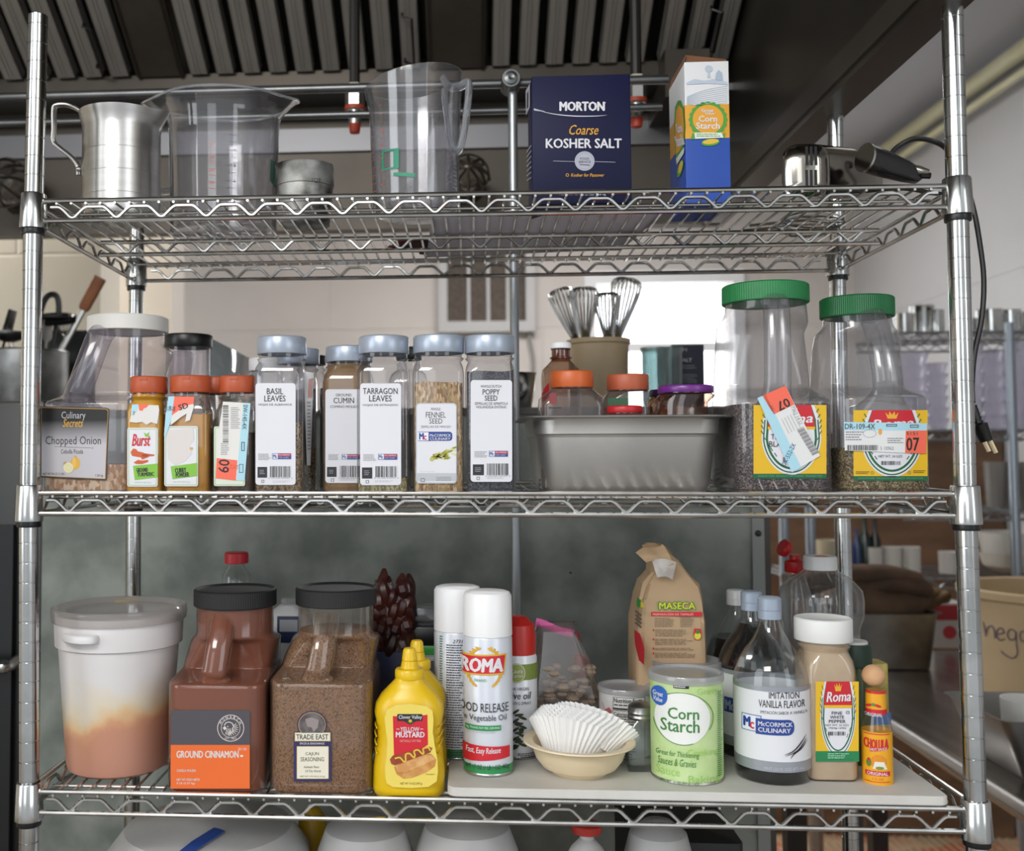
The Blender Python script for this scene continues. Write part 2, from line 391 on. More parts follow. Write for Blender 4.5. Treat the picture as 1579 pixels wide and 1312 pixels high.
# cream pipe where the right wall meets the ceiling
cp = G(); zp = at(1579, 110, .9).z
for dz, rad in ((0, .032), (-.085, .016)): cp.tube([(XR-.06, -1.5, ZC-.09+dz), (XR-.06, YW-.05, ZC-.09+dz)], rad, M('#c6c3a2', .5, noise='#bdb994', scale=5), 14)
tag(cp.obj('ceiling_pipe'), 'pair of cream painted pipes running along top of right wall', 'pipe')

# ------------------------------------------------------------------ exhaust hood over the cooking line
HX1 = .60; HX0 = -2.3; HYB = 1.25; HZ = .655
HM = M('#5a554e', .32, .75, noise='#4a463f', scale=2.5, key='hood'); HM2 = M('#534d46', .42, .6, noise='#46413b', scale=4, key='hood2'); HL = M('#77777a', .4, .9, key='hoodl')
hood = thing('exhaust_hood', 'long stainless steel exhaust hood hanging over the shelving', 'exhaust hood', (HX1, HYB, HZ))
def hb(name, boxes, par=hood):
    g = G()
    for b in boxes: g.box(b[0]-HX1, b[1]-HX1, b[2]-HYB, b[3]-HYB, b[4]-HZ, b[5]-HZ, b[6])
    return g.obj(name, par)
zfb = at(640, 122, 1.12).z
hb('back_panel', [(HX0, HX1, HYB, HYB+.03, HZ, 1.6, HM2), (HX0, HX1, HYB-.02, HYB, HZ, HZ+.02, HM2), (HX0, HX1, HYB-.012, HYB, at(300, 240, HYB).z, at(300, 205, HYB).z, HL)])
hb('grease_trough', [(HX0, HX1-.12, 1.1, HYB, zfb-.035, zfb-.015, HM), (HX0, HX1-.12, 1.1, 1.115, zfb-.015, zfb+.02, HM2), (HX0, HX1-.12, HYB-.05, HYB, at(300, 190, HYB).z, at(300, 172, HYB).z, HM2)])
hb('end_panel', [(HX1, HX1+.012, -1.0, HYB+.03, HZ, ZC, HM), (HX1-.045, HX1, -1.0, HYB, HZ, HZ+.012, HM), (HX1-.05, HX1-.04, -1.0, HYB, HZ+.012, HZ+.05, HM2)], hood)
hb('top_panel', [(HX0, HX1, -1.0, HYB, 1.6, 1.62, HM)])
hb('end_bracket', [(.43, .53, 1.02, HYB, at(1150, 195, HYB).z, at(1150, 128, HYB).z, HM2), (.52, HX1, 1.1, HYB, at(1150, 170, HYB).z, at(1150, 160, HYB).z, HL)])
def caged(px, py, Y, rad, label):
    p = at(px, py, Y); t = thing('caged_lamp', label, 'lamp', p)
    g = G(); g.lathe([(rad*.55, 0), (rad*.7, -.01), (rad*.75, -.05)], HM2, 20, (0, 0, 0)); o = g.obj('base', t)
    o.rotation_euler = (PI/2, 0, 0)
    g = G(); g.lathe([(rad*.6, 0), (rad*.66, .05), (rad*.5, .09), (rad*.2, .105), (0, .107)], clear('#d9d4cc', .25, '#9a948c', .1), 20); o = g.obj('globe', t); o.rotation_euler = (PI/2, 0, 0)
    g = G()
    for k in range(4):
        a = PI*k/4
        g.tube([(math.cos(a)*rad*.85*math.cos(b), math.sin(a)*rad*.85*math.cos(b), .12*math.sin(b)) for b in [PI*i/12 for i in range(13)]], .0035, HM, 6)
    g.tube([(rad*.8*math.cos(a), rad*.8*math.sin(a), .05) for a in [2*PI*i/24 for i in range(24)]], .003, HM, 6, True)
    o = g.obj('wire_cage', t); o.rotation_euler = (PI/2, 0, 0)
caged(22, 290, 1.14, .075, 'round caged hood lamp at far left behind left front post')
caged(722, 278, 1.14, .06, 'round caged hood lamp behind the clear handled jug')
# baffle filters slanting down to the back
TANP = math.tan(math.radians(32.6)); FYB = 1.09
def fpt(X, s, lift=0):   # s metres up the slope from the lower edge
    c, d = math.cos(math.radians(32.6)), math.sin(math.radians(32.6)); return Vector((X, FYB-s*c-lift*d, zfb+.012+s*d-lift*c))
def fx(px): return at(px, 118, FYB).x
FLEN = .82; BAF = M('#a8a49e', .42, .5, noise='#a09c96', scale=5); BAFD = M('#1d1b19', .5, .6)
def slab(g, X0, X1, s0, s1, l0, l1, m):
    vs = [fpt(X, s, l) for l in (l0, l1) for s in (s0, s1) for X in (X0, X1)]
    g.add(vs, [(0, 2, 3, 1), (4, 5, 7, 6), (0, 1, 5, 4), (2, 6, 7, 3), (0, 4, 6, 2), (1, 3, 7, 5)], m, False)
def relto(g, t):
    inv = t.location; g.v = [tuple(Vector(p)-inv) for p in g.v]
def baffle_filter(x0, x1, label, handles):
    X0, X1 = fx(x0), fx(x1); t = thing('baffle_filter', label, 'grease filter', fpt((X0+X1)/2, 0), 0, 'baffle filters in the hood')
    g = G(); slab(g, X0, X1, 0, FLEN, -.045, -.04, BAFD); relto(g, t); g.obj('back_sheet', t)
    n = max(2, round((X1-X0)/.066)); p = (X1-X0)/n; g = G()
    for i in range(n):
        a = X0+i*p
        slab(g, a+.010, a+p-.011, .004, FLEN, -.006, 0, BAF); slab(g, a+.010, a+.013, .004, FLEN, -.03, 0, BAF); slab(g, a+p-.014, a+p-.011, .004, FLEN, -.03, 0, BAF)
        for q in (.3, .5): slab(g, a+.010+(p-.021)*q, a+.010+(p-.021)*q+.0025, .004, FLEN, 0, .002, BAF)
    relto(g, t); g.obj('baffles', t)
    for px, py0, py1 in handles:
        X = fx(px)
        def onf(py):
            d = ray(px+4, py); nrm = Vector((0, -math.sin(math.radians(32.6)), -math.cos(math.radians(32.6)))); P0 = fpt(0, 0)
            q = CAMP+d*((P0-CAMP).dot(nrm)/d.dot(nrm)); return (FYB-q.y)/math.cos(math.radians(32.6))
        s0, s1 = onf(py1), onf(py0)
        g = G(); g.tube([fpt(X-.022, s0, 0), fpt(X-.022, s0, .012), fpt(X, s0, .022), fpt(X, s1, .022), fpt(X-.022, s1, .012), fpt(X-.022, s1, 0)], .003, BLACK, 6); relto(g, t); g.obj('handle', t)
baffle_filter(-120, 207, 'leftmost slanted baffle filter of the hood with wire handle', [(172, 35, 98)])
baffle_filter(288, 655, 'wide slanted baffle filter above the two clear measuring jugs', [(640, 20, 90)])
baffle_filter(752, 1000, 'slanted baffle filter above the navy salt box', [])
baffle_filter(1008, 1130, 'slanted baffle filter above the corn starch box, beside hood end', [(1094, 10, 72)])
def spacer(x0, x1, lab):
    X0, X1 = fx(x0), fx(x1); t = tag(thing('filter_spacer', lab, 'hood panel', fpt(X0, 0)), lab, 'hood panel')
    g = G(); slab(g, X0, X1, 0, FLEN, -.01, 0, M('#6b655d', .5, .8, noise='#5d574f', scale=6)); slab(g, X0+.004, X0+.01, 0, FLEN, 0, .004, HM); slab(g, X1-.01, X1-.004, 0, FLEN, 0, .004, HM); relto(g, t); g.obj('panel', t)
spacer(211, 284, 'plain flat hood panel between filters above aluminium pitcher'); spacer(660, 748, 'plain flat hood panel between filters left of navy salt box')
# fire suppression pipe, tee, conduit and nozzles
PIPE = M('#7d7f80', .35, .9, noise='#6d6f70', scale=10)
YP = .56
pts = [at(-60, 141, YP+.5), at(400, 129, YP+.5)]
z1 = at(787, 129, YP).z
pipe = thing('suppression_pipe', 'grey steel pipe across hood with round tee and drop', 'pipe', (at(787, 129, YP).x, YP, z1))
g = G(); x0 = at(-60, 140, YP).x; g.tube([(x0, YP, z1), (at(1030, 129, YP).x, YP, z1)], .0085, PIPE, 14); g.tube([(x0, YP+.06, z1-.03), (at(1030, 129, YP).x, YP+.06, z1-.03)], .007, PIPE, 12); relto(g, pipe); g.obj('horizontal_pipe', pipe)
g = G(); c = at(787, 129, YP); g.lathe([(0, -.03), (.016, -.03), (.018, -.026), (.018, .02), (0, .02)], PIPE, 28, (0, 0, 0)); g.lathe([(.009, -.0305), (.012, -.034), (.006, -.036), (0, -.034)], M('#8e9091', .3, .9), 24)
g.v = [(x, z, y) for x, y, z in g.v]; g.obj('tee_fitting', pipe)
g = G(); c2 = at(796, 925, YP); g.tube([(c.x+.004, YP, z1-.01), (c2.x, YP, c2.z-.25)], .0085, M('#a7acb0', .35, .8), 14); relto(g, pipe); g.obj('drop_pipe', pipe)
def nozzle(px, py, Y, label):
    p = at(px, py, Y); t = thing('suppression_nozzle', label, 'nozzle', p, 0, 'nozzles on the hood pipe')
    t.scale = (1.35, 1.35, 1.35)
    g = G(); g.tube([(0, 0, .012), (0, 0, .2)], .008, M('#1f1d1b', .5), 10); g.obj('drop_arm', t)
    g = G(); g.lathe([(.0, .015), (.0125, .015), (.0125, .004), (.0, .004)], M('#cfc7b4', .5), 6); g.lathe([(.0, .006), (.0145, .006), (.0145, -.024), (0, -.024)], M('#b4b4b2', .3, .9), 6); g.lathe([(0, -.024), (.0095, -.024), (.0095, -.045), (0, -.045)], M('#bdbdbb', .3, .9), 16); g.obj('body', t)
    g = G(); g.lathe([(.0148, -.018), (.0155, -.021), (.0148, -.024)], M('#b5462a', .5), 16); g.obj('red_ring', t); g = G(); g.lathe([(0, -.045), (.009, -.045), (.0075, -.058), (0, -.06)], M('#b23a22', .5), 16); g.obj('blow_off_cap', t)
nozzle(547, 146, .72, 'metal nozzle with red cap left of clear handled jug'); nozzle(981, 134, .66, 'metal nozzle with red cap right of navy salt box')

# ------------------------------------------------------------------ galvanized splash panel behind the unit and the counter behind it
YPN = .64; px0 = at(64, 900, YPN).x; px1 = at(1160, 900, YPN).x; pzt = at(900, 628, YPN).z
GALV = M('#666c67', .5, .2, noise='#8b908a', scale=9, key='galv', detail=8, bump=.1)
sp_ = thing('splash_panel', 'mottled galvanized sheet panel standing behind the shelving unit', 'metal panel', ((px0+px1)/2, YPN, -1.0))
w = (px1-px0)/2; g = G(); g.box(-w, w, 0, .01, 0, pzt+1.0, GALV); g.obj('sheet', sp_)
g = G(); g.box(-w, w, -.012, .03, pzt+1.0-.012, pzt+1.0, STEELD); g.obj('top_rail', sp_)
g = G(); g.box(w, w+.022, -.006, .02, 0, pzt+1.0-.06, M('#8f9290', .5, .7)); g.ball((w+.011, -.006, at(1166, 822, YPN).z+1.0), .006, M('#3d3f3f', .4, .8), 12); g.obj('edge_angle', sp_)
for px, py in ((880, 883), (971, 795), (900, 1010)):
    g = G(); q = at(px, py, YPN); g.ball((q.x-sp_.location.x, 0, q.z+1.0), .0022, BLACKM, 8); g.obj('rivet', sp_)
ct = thing('back_counter', 'steel counter behind splash panel carrying crock and jars', 'counter', (0, YPN+.036, -1.0))
zct = at(900, 640, YPN+.1).z; g = G(); g.box(-.62, .56, .0, .75, zct+1.0-.04, zct+1.0, STEEL); g.obj('top', ct)
for x in (-.6, .52):
    for y in (.05, .7): g = G(); g.box(x, x+.03, y-.03, y, ZF+1.0, zct+.96, STEELD); g.obj('leg', ct)

# ------------------------------------------------------------------ wire shelving unit
CORN = {}
for nm, lst in (('FL', [(51, 360.8), (44.5, 811), (44.5, 1270.7)]), ('FR', [(1477, 340), (1490, 816), (1506.3, 1301.8)])):
    CORN[nm] = [at(x, y, 0) for x, y in lst]
for nm, lst in (('BL', [(210.1, 447.2), (206, 787.1)]), ('BR', [(1292.2, 431.3), (1298.6, 781.6)])):
    CORN[nm] = [at(x, y, .425) for x, y in lst]
CORN['BL'].append(Vector((-.5905, .425, -.381))); CORN['BR'].append(Vector((.59, .425, -.381)))
for k in CORN:   # one more shelf below, out of frame, and the foot
    a = CORN[k]; a.append(Vector((a[2].x, a[2].y, a[2].z-.381)))
def S(lv, u, vv, dz):
    c = [CORN[k][lv] for k in ('FL', 'FR', 'BL', 'BR')]
    p = (c[0]*(1-u)+c[1]*u)*(1-vv)+(c[2]*(1-u)+c[3]*u)*vv; return p+Vector((0, 0, dz))
WT = .0415   # upper wire above clip foot
def surf(lv, X, Y):
    u = (X+.5925)/1.185; return S(lv, min(max(u, 0), 1), min(max(Y/.425, -.02), 1), WT-.0011).z
unit = thing('wire_shelving_unit', 'chrome wire shelving unit with four posts and crimped wire shelves', 'shelving unit', (0, 0, ZF))
def post(key, ztop):
    a = CORN[key]; knots = [a[3].copy()] + [a[2], a[1], a[0]]
    knots[0] = Vector((a[2].x, a[2].y, ZF)); e = a[0]-a[1]; knots.append(a[0]+e*((ztop-a[0].z)/e.z))
    if key == 'FL': knots[-1] = at(58.8, 24, 0)
    def cpos(z):
        for i in range(len(knots)-1):
            if z <= knots[i+1].z or i == len(knots)-2:
                t = (z-knots[i].z)/(knots[i+1].z-knots[i].z); return knots[i].lerp(knots[i+1], t)
    g = G(); rings = []; z = ZF; zt = knots[-1].z; seg = 22; R_ = .0127
    def rg(z, r): c = cpos(z); rings.append([(c.x+r*math.cos(2*PI*j/seg), c.y+r*math.sin(2*PI*j/seg), z-ZF) for j in range(seg)])
    rg(ZF, R_*.9); k = 0; z0 = a[1].z+.004
    n0 = math.ceil((-.9-z0)/.0254); n1 = math.floor((zt-.008-z0)/.0254)
    for i in range(n0, n1+1):
        zz = z0+i*.0254
        rg(zz-.003, R_); rg(zz-.0009, R_); rg(zz-.0007, R_*.93); rg(zz+.0003, R_*.93); rg(zz+.0005, R_*1.012); rg(zz+.0012, R_*1.012); rg(zz+.0014, R_); rg(zz+.0034, R_)
    rg(zt-.001, R_); rg(zt, R_*.9); rg(zt, R_*.3)
    g.loft(rings, CHROME, False, True); return g.obj('post', unit)
for k in ('FL', 'FR', 'BL', 'BR'): post(k, .681 if k != 'FR' else .72)
def shelf(lv):
    g = G(); zo = Vector((0, 0, -ZF))
    P = lambda u, v_, dz: S(lv, u, v_, dz)+zo
    eu, ev = .014/1.185, .014/.425
    RW, RZ, RCW = .0033, .0024, .0018
    yo = -.004/.425
    for dz in (WT+.0028-.0014, .0165):          # perimeter wires, upper and lower
        g.tube([P(eu, yo, dz), P(1-eu, yo, dz)], RW, WIRE, 8); g.tube([P(eu, 1-yo, dz), P(1-eu, 1-yo, dz)], RW, WIRE, 8)
        for u in (-.003, 1.003): g.tube([P(u, ev, dz), P(u, 1-ev, dz)], RW, WIRE, 8)
    for v_, ins in ((.5, .012),):
        for dz in (WT-.006, .0165): g.tube([P(ins, v_, dz), P(1-ins, v_, dz)], RW, WIRE, 8)
    for v_ in (.1, .9): g.tube([P(.012, v_, WT-.0055), P(.988, v_, WT-.0055)], .0022, WIRE, 8)
    def zig(a, b, L, flip=0):
        n = round(L/.0594); per = 1/n; pts = []
        for i in range(n):
            for t, q in ((.0, 1), (.17, 1), (.22, .93), (.28, .75), (.44, .1), (.5, 0), (.56, .1), (.72, .75), (.78, .93), (.83, 1)):
                tt = (i+t)*per; p = a.lerp(b, tt); pts.append(p+Vector((0, 0, .0195+.0145*q)))
        pts.append(b+Vector((0, 0, .034))); g.tube(pts, RZ, WIRE, 6)
    for v_ in (yo, 1-yo, .5): zig(P(eu*1.8, v_, 0), P(1-eu*1.8, v_, 0), 1.15)
    for u in (-.003, 1.003): zig(P(u, ev*1.6, 0), P(u, 1-ev*1.6, 0), .38)
    n = 58
    for i in range(n):
        u = .02+.96*(i+.5)/n; g.tube([P(u, yo-.004, WT-.0027), P(u, 1-yo+.004, WT-.0027)], RCW, WIRE, 6)
    sh = g.obj('wire_shelf', unit)
    for k in ('FL', 'FR', 'BL', 'BR'):
        c = CORN[k][lv]+zo; inx = 1 if k[1] == 'L' else -1; iny = 1 if k[0] == 'F' else -1
        g = G(); cc = (c.x, c.y, c.z)
        g.lathe([(.0137, .0065), (.0181, .0065), (.0183, .009), (.0165, .052), (.0155, .0535), (.0135, .0535)], M('#c4c5c4', .18, .98), 24, cc)
        for dz in (WT+.0014, .0165):
            g.ball((c.x+inx*.0155, c.y-.003*iny, c.z+dz), .0045, CHROME, 10); g.ball((c.x+inx*.002, c.y+iny*.016, c.z+dz), .0045, CHROME, 10)
        g.obj('corner_collar', sh)
        g = G(); g.lathe([(.0128, -.001), (.0152, -.0012), (.0158, .001), (.0152, .0075), (.0128, .0075)], BLACK, 24, cc); g.obj('clip', sh)
for lv in range(4): shelf(lv)
ZT = lambda X, Y: surf(0, X, Y)
# ------------------------------------------------------------------ generic containers
W_ = ink('#dadae0', .35); K_ = ink('#26262a'); DK = ink('#3a3a40'); GY = ink('#8d8d93'); RED = ink('#c8202e'); BLU = ink('#20418f'); LG = ink('#b9bcc2'); ORS = ink('#ef6a52'); LBS = ink('#a9d3e2'); STK = ink('#dedede')
def ring_at(hx, hy, r, z, cx=0, cy=0): return rr(hx, hy, max(r, .0005), z, cx, cy, 6)
def cap_mesh(r, h, m, z0=0, ribs=0, lip=.0015, top=.002, seg=64, flat=0):
    g = G(); prof = [(r-.004, z0), (r-.0005, z0), (r, z0+.001)]
    prof += [(r, z0+h-top), (r-top*.4, z0+h-top*.35), (r-top, z0+h), (r-top-.004, z0+h-flat), (0, z0+h-flat)]
    if ribs:
        n = ribs*2; rings = []
        for q, (rad, z) in enumerate(prof):
            rings.append([((rad+(.0005 if (j % 2 and 2 <= q <= 3) else 0))*math.cos(2*PI*j/n), (rad+(.0005 if (j % 2 and 2 <= q <= 3) else 0))*math.sin(2*PI*j/n), z) if rad > 0 else (1e-5*math.cos(2*PI*j/n), 1e-5*math.sin(2*PI*j/n), z) for j in range(n)])
        g.loft(rings, m, False, False)
    else: g.lathe(prof, m, seg)
    return g
def square_bottle(name, label, cat, group, x0, x1, ytop, Yf, lv_or_z, caph_px, capm, capw_px, content=None, fill=None, dep=None, shell=None, corner=.010, base_py=700, shoulder=.022, capribs=0, neck=.006, capname='cap', rz=0, capflat=0, granular=.0012, z_top_Y=None):
    """rounded-square spice bottle; x0..x1 the front face in pixels"""
    a, b = at(x0, base_py, Yf), at(x1, base_py, Yf); w = b.x-a.x; dep = dep or w; xc = (a.x+b.x)/2; yc = Yf+dep/2
    z0 = lv_or_z if isinstance(lv_or_z, float) else surf(lv_or_z, xc, yc)
    zt = at((x0+x1)/2, ytop, yc - dep*.3).z; H = zt-z0; mpp = 1/ (FPX/(yc-CAMP.y)); ch = caph_px*mpp; cr = capw_px*mpp/2
    t = thing(name, label, cat, (xc, yc, z0), rz, group)
    hx, hy = w/2, dep/2; hb_ = H-ch-neck; nr = min(cr*.93, hx*.95, hy*.95)
    secs = [(hx-.004, hy-.004, corner*.7, 0), (hx-.001, hy-.001, corner, .0015), (hx, hy, corner, .005), (hx, hy, corner, hb_-shoulder),
            (hx-.0012, hy-.0012, corner*1.3, hb_-shoulder*.6), (hx-.004, hy-.004, corner*1.8, hb_-shoulder*.25), (max(nr+.002, hx-.009), max(nr+.002, hy-.009), nr, hb_-.001), (nr, nr, nr, hb_+.001), (nr, nr, nr, H-ch+.003)]
    g = G(); g.loft([ring_at(*q) for q in secs], shell or CLR, True, False); g.obj('bottle', t)
    if content is not None:
        zf = at((x0+x1)/2, fill, Yf).z-z0; g = G(); rings = [ring_at(hx-.0022-max(0, .003-z)*1, hy-.0022-max(0, .003-z), corner*.9, z) for z in (.0015, .004, zf*.5, zf)]
        if zf > hb_-.01:
            rings = [ring_at(a_-.0016, b_-.0016, max(r_-.001, .001), z_+.0012) for a_, b_, r_, z_ in secs if z_ < zf]; rings.append(ring_at(rings[-1][0].x*0+nr-.002, nr-.002, nr, zf))
        g.loft(rings, content, True, True)
        if granular:
            n = len(rings[0]); rnd = random.Random(int(x0)); k = (len(rings)-1)*n
            for j in range(n): x, y, z = g.v[k+j]; g.v[k+j] = (x, y, z+rnd.uniform(-granular, granular)*2)
        g.obj('contents', t)
    g = cap_mesh(cr, ch, capm, H-ch, capribs, flat=capflat); g.obj(capname, t)
    t['_H'] = H; del t['_H']
    return t, Yf, H
# flip-top silver cap used on the tall spice bottles
SILV = M('#a9b3c2', .32, .35); ORC = M('#b2502c', .42); 
def silver_detail(t, H, r):
    g = G(); g.box(-.006, .006, -r-.0012, -r+.002, H-.006, H-.0015, SILV); g.rbox(-r*.75, r*.8, -r*.2, r*.6, H, H+.0012, SILV, .004, .0005); g.obj('flip_lid', t)

def mc_small(A, x, y, w, h):   # small two-tone brand badge
    A.rect(x, y, x+w*.3, y+h, ink('#dfe3ee'), 2); A.frame(x, y, x+w, y+h, h*.07, BLU, 3); A.text('Mc', x+w*.05, y+h*.18, x+w*.26, y+h*.8, BLU, 3, .03)
    A.poly([(x+w*.3, y), (x+w*.93, y), (x+w, y+h*.3), (x+w, y+h*.5), (x+w*.3, y+h*.5)], RED, 2); A.poly([(x+w*.3, y+h*.5), (x+w, y+h*.5), (x+w, y+h*.75), (x+w*.93, y+h), (x+w*.3, y+h)], BLU, 2)
    A.text('McCORMICK', x+w*.34, y+h*.14, x+w*.93, y+h*.4, W_, 4, .01); A.text('FOR CHEFS', x+w*.34, y+h*.6, x+w*.88, y+h*.86, LG, 4)
def white_label(x0, y0, x1, y1, lines, badge, bars, sq, small):
    A = Art(300, 500, 4.6857); A.rect(x0, y0, x1, y1, W_, 0, r=22)
    for s, a, b, c, d, bo in lines: A.text(s, a, b, c, d, K_ if bo else DK, 2, .006 if bo else 0)
    mc_small(A, *badge); A.bars(*bars, K_, 2, 26); A.text('0 52100 03297 4', bars[0]-12, bars[3]+2, bars[2]+12, bars[3]+10, GY, 2)
    A.rect(*sq, K_, 2); A.lines(sq[0]+14, sq[1]+22, sq[2]-14, sq[3]-20, 3, GY, 3)
    A.lines(*small, 5, GY, 2); A.frame(sq[0]+28, sq[3]+16, sq[0]+48, sq[3]+36, 3, DK, 2); A.lines((x0+x1)/2-20, sq[3]+22, x1-40, sq[3]+38, 2, LG, 2)
    return A
SPG = 'tall clear spice bottles with silver caps on the middle shelf'
HERB = grain(['#5d4a35', '#7c6547', '#8f7958', '#4a3b2a', '#a08a68'], 520); 
TARR = grain(['#8a8355', '#a29a6c', '#6f6a42', '#b8ae84', '#7d7048'], 480, stretch=(1, 1, .5))
FENN = grain(['#a3825a', '#c09e72', '#8a6844', '#b8945f', '#9a8a5c', '#d0b48c'], 420, stretch=(1, 1, .35))
POPP = grain(['#34363c', '#45474e', '#292a30', '#5a5b62', '#3b3a3f'], 750)
CUMI = M('#8f6f43', .8, noise='#7e5f38', scale=30)
YF = .035
t, y, H = square_bottle('spice_bottle', 'clear bottle with white BASIL LEAVES label and silver cap', 'spice bottle', SPG, 389, 466, 518, YF, 1, 27, SILV, 77, HERB, 652, shell=CLR)
silver_detail(t, H, .031)
white_label(440, 425, 730, 1160, [('BASIL', 522, 462, 640, 505, 1), ('LEAVES', 504, 514, 657, 557, 1), ('HOJAS DE ALBAHACA', 462, 572, 704, 592, 0)], (560, 932, 138, 42), (545, 1025, 698, 1105), (455, 1030, 524, 1108), (460, 935, 552, 985)).build(t, on_plane(y))
t, y, H = square_bottle('spice_bottle', 'clear bottle with white TARRAGON LEAVES label and silver cap', 'spice bottle', SPG, 549, 629, 517, YF, 1, 27, SILV, 78, TARR, 738, shell=CLR)
silver_detail(t, H, .031)
A = white_label(0, 0, 1, 1, [], (1, 1, 1, 1), (0, 0, 1, 1), (0, 0, 1, 1), (0, 0, 1, 1)); A.sh.clear(); A.fr(540, 500, 4.6857)
def wl(x0, y0, x1, y1, lines, badge, bars, sq, small, fr=(540, 500, 4.6857)):
    A = Art(*fr); A.rect(x0, y0, x1, y1, W_, 0, r=24); A.frame(x0+26, y0+1, x1-26, y0+3, 1, LG, 1)
    for s, a, b, c, d, bo in lines: A.text(s, a, b, c, d, K_ if bo else DK, 2, .006 if bo else 0)
    mc_small(A, *badge); A.bars(*bars, K_, 2, 26); A.text('0 52100 03297 4', bars[0]-10, bars[3]+2, bars[2]+10, bars[3]+11, GY, 2)
    A.rect(*sq, K_, 2); A.lines(sq[0]+16, sq[1]+22, sq[2]-16, sq[3]-18, 3, GY, 3); A.lines(*small, 5, GY, 2)
    A.frame(sq[0]+28, sq[3]+12, sq[0]+50, sq[3]+34, 3, DK, 2); A.lines(sq[2]+20, sq[3]+14, x1-50, sq[3]+30, 2, LG, 2); return A
wl(72, 425, 368, 1162, [('TARRAGON', 92, 460, 342, 504, 1), ('LEAVES', 137, 513, 299, 557, 1), ('HOJAS DE ESTRAGÓN', 92, 572, 343, 594, 0)], (202, 936, 138, 42), (183, 1025, 340, 1104), (85, 1034, 159, 1114), (96, 940, 190, 990)).build(t, on_plane(y))
t, y, H = square_bottle('spice_bottle', 'clear bottle of brown FENNEL SEED with grey-edged label and silver cap', 'spice bottle', SPG, 636, 716, 516, YF, 1, 27, SILV, 79, FENN, 590, shell=CLR)
silver_detail(t, H, .031)
A = Art(540, 500, 4.6857); A.rect(475, 568, 770, 1150, LG, 0, r=26); A.rect(482, 576, 764, 1142, W_, 1, r=22); A.rect(482, 1075, 764, 1132, LG, 2)
A.text('WHOLE', 582, 602, 652, 622, DK, 2); A.text('FENNEL', 547, 634, 690, 674, K_, 2); A.text('SEED', 571, 680, 666, 718, K_, 2); A.text('SEMILLAS DE HINOJO', 512, 732, 728, 752, DK, 2)
A.rect(490, 778, 566, 842, ink('#e6e8f2'), 2); A.rect(566, 776, 738, 842, BLU, 2, r=22); A.rect(566, 776, 600, 842, BLU, 3); A.line([(490, 778), (580, 778)], 4, BLU, 3); A.line([(490, 841), (580, 841)], 4, BLU, 3); A.text('M', 500, 786, 530, 832, BLU, 3, .05); A.text('c', 530, 804, 552, 834, RED, 3, .05)
A.text('McCORMICK', 576, 792, 728, 812, W_, 4, .02); A.text('CULINARY', 576, 818, 724, 836, W_, 4, .02)
rnd = random.Random(4)
for i in range(46):
    u = rnd.random(); xx = 600+u*160; yy = 962-(u**.8)*30+rnd.uniform(-36, 34)*(.25+u); A.ell(min(xx, 758), yy, 21, 6.5, ink(rnd.choice(['#a9a83f', '#c4c063', '#8d8f35', '#d4cf86'])), 2+i % 3, 12, rnd.uniform(-.7, .5))
A.ell(590, 975, 16, 14, ink('#b9b65a'), 5, 14); A.text('NET WT 14 OZ (396 g)', 505, 1060, 610, 1070, LG, 2); A.frame(510, 1112, 538, 1138, 3, DK, 3); A.lines(620, 1102, 755, 1136, 3, GY, 3)
A.build(t, on_plane(y))
t, y, H = square_bottle('spice_bottle', 'clear bottle of black POPPY SEED with white label and silver cap', 'spice bottle', SPG, 718, 796, 516, YF, 1, 27, SILV, 77, POPP, 572, shell=CLR)
silver_detail(t, H, .031)
wl(870, 402, 1170, 1138, [('WHOLE DUTCH', 942, 438, 1092, 458, 0), ('POPPY', 957, 468, 1080, 508, 1), ('SEED', 972, 514, 1063, 552, 1), ('SEMILLAS DE AMAPOLA', 900, 562, 1140, 582, 0), ('HOLANDESA ENTERAS', 912, 588, 1128, 607, 0)], (1002, 914, 138, 42), (988, 1005, 1145, 1090), (886, 1012, 966, 1090), (898, 918, 990, 966)).build(t, on_plane(y))
t, y, H = square_bottle('spice_bottle', 'clear bottle of ground CUMIN half hidden behind the tarragon bottle', 'spice bottle', SPG, 496, 572, 533, .075, 1, 24, SILV, 73, CUMI, 560, shell=CLR)
silver_detail(t, H, .031)
A = wl(945, 468, 1230, 1146, [('GROUND', 1020, 500, 1134, 520, 0), ('CUMIN', 1004, 530, 1152, 570, 1), ('COMINO MOLIDO', 980, 586, 1190, 604, 0)], (1062, 938, 134, 38), (1050, 1022, 1200, 1104), (957, 1030, 1026, 1102), (968, 940, 1054, 984), (300, 500, 4.6857)); A.build(t, on_plane(y))
# the bottles behind that row
t, y, H = square_bottle('spice_bottle', 'silver-capped clear bottle with torn orange sticker, behind BASIL LEAVES bottle', 'spice bottle', SPG, 424, 486, 537, .14, 1, 24, SILV, 66, HERB, 690, shell=CLR)
A = Art(300, 500, 4.6857); A.poly([(790, 340), (862, 350), (838, 1020), (812, 1020)], W_, 0); A.poly([(826, 395), (858, 390), (850, 535), (820, 530)], ORS, 1); A.lines(815, 560, 842, 920, 14, GY, 1); A.build(t, on_side(at(486, 640, .14).x, 0, 1), 'price_sticker')
t, y, H = square_bottle('spice_bottle', 'dark bottle with black cap between basil and cumin bottles', 'spice bottle', None, 452, 500, 547, .26, 1, 15, BLACK, 46, M('#2c211a', .8), 600, shell=CLR)
t, y, H = square_bottle('spice_bottle', 'clear bottle with square white cap, behind basil bottle', 'spice bottle', None, 372, 432, 551, .25, 1, 20, WHITEP, 50, M('#a89c8c', .8), 700, shell=CLR)
t, y, H = square_bottle('spice_bottle', 'bottle with small black cap between tarragon and fennel bottles', 'spice bottle', None, 598, 660, 534, .22, 1, 20, BLACK, 40, M('#55483a', .8), 640, shell=CLR, neck=.016)

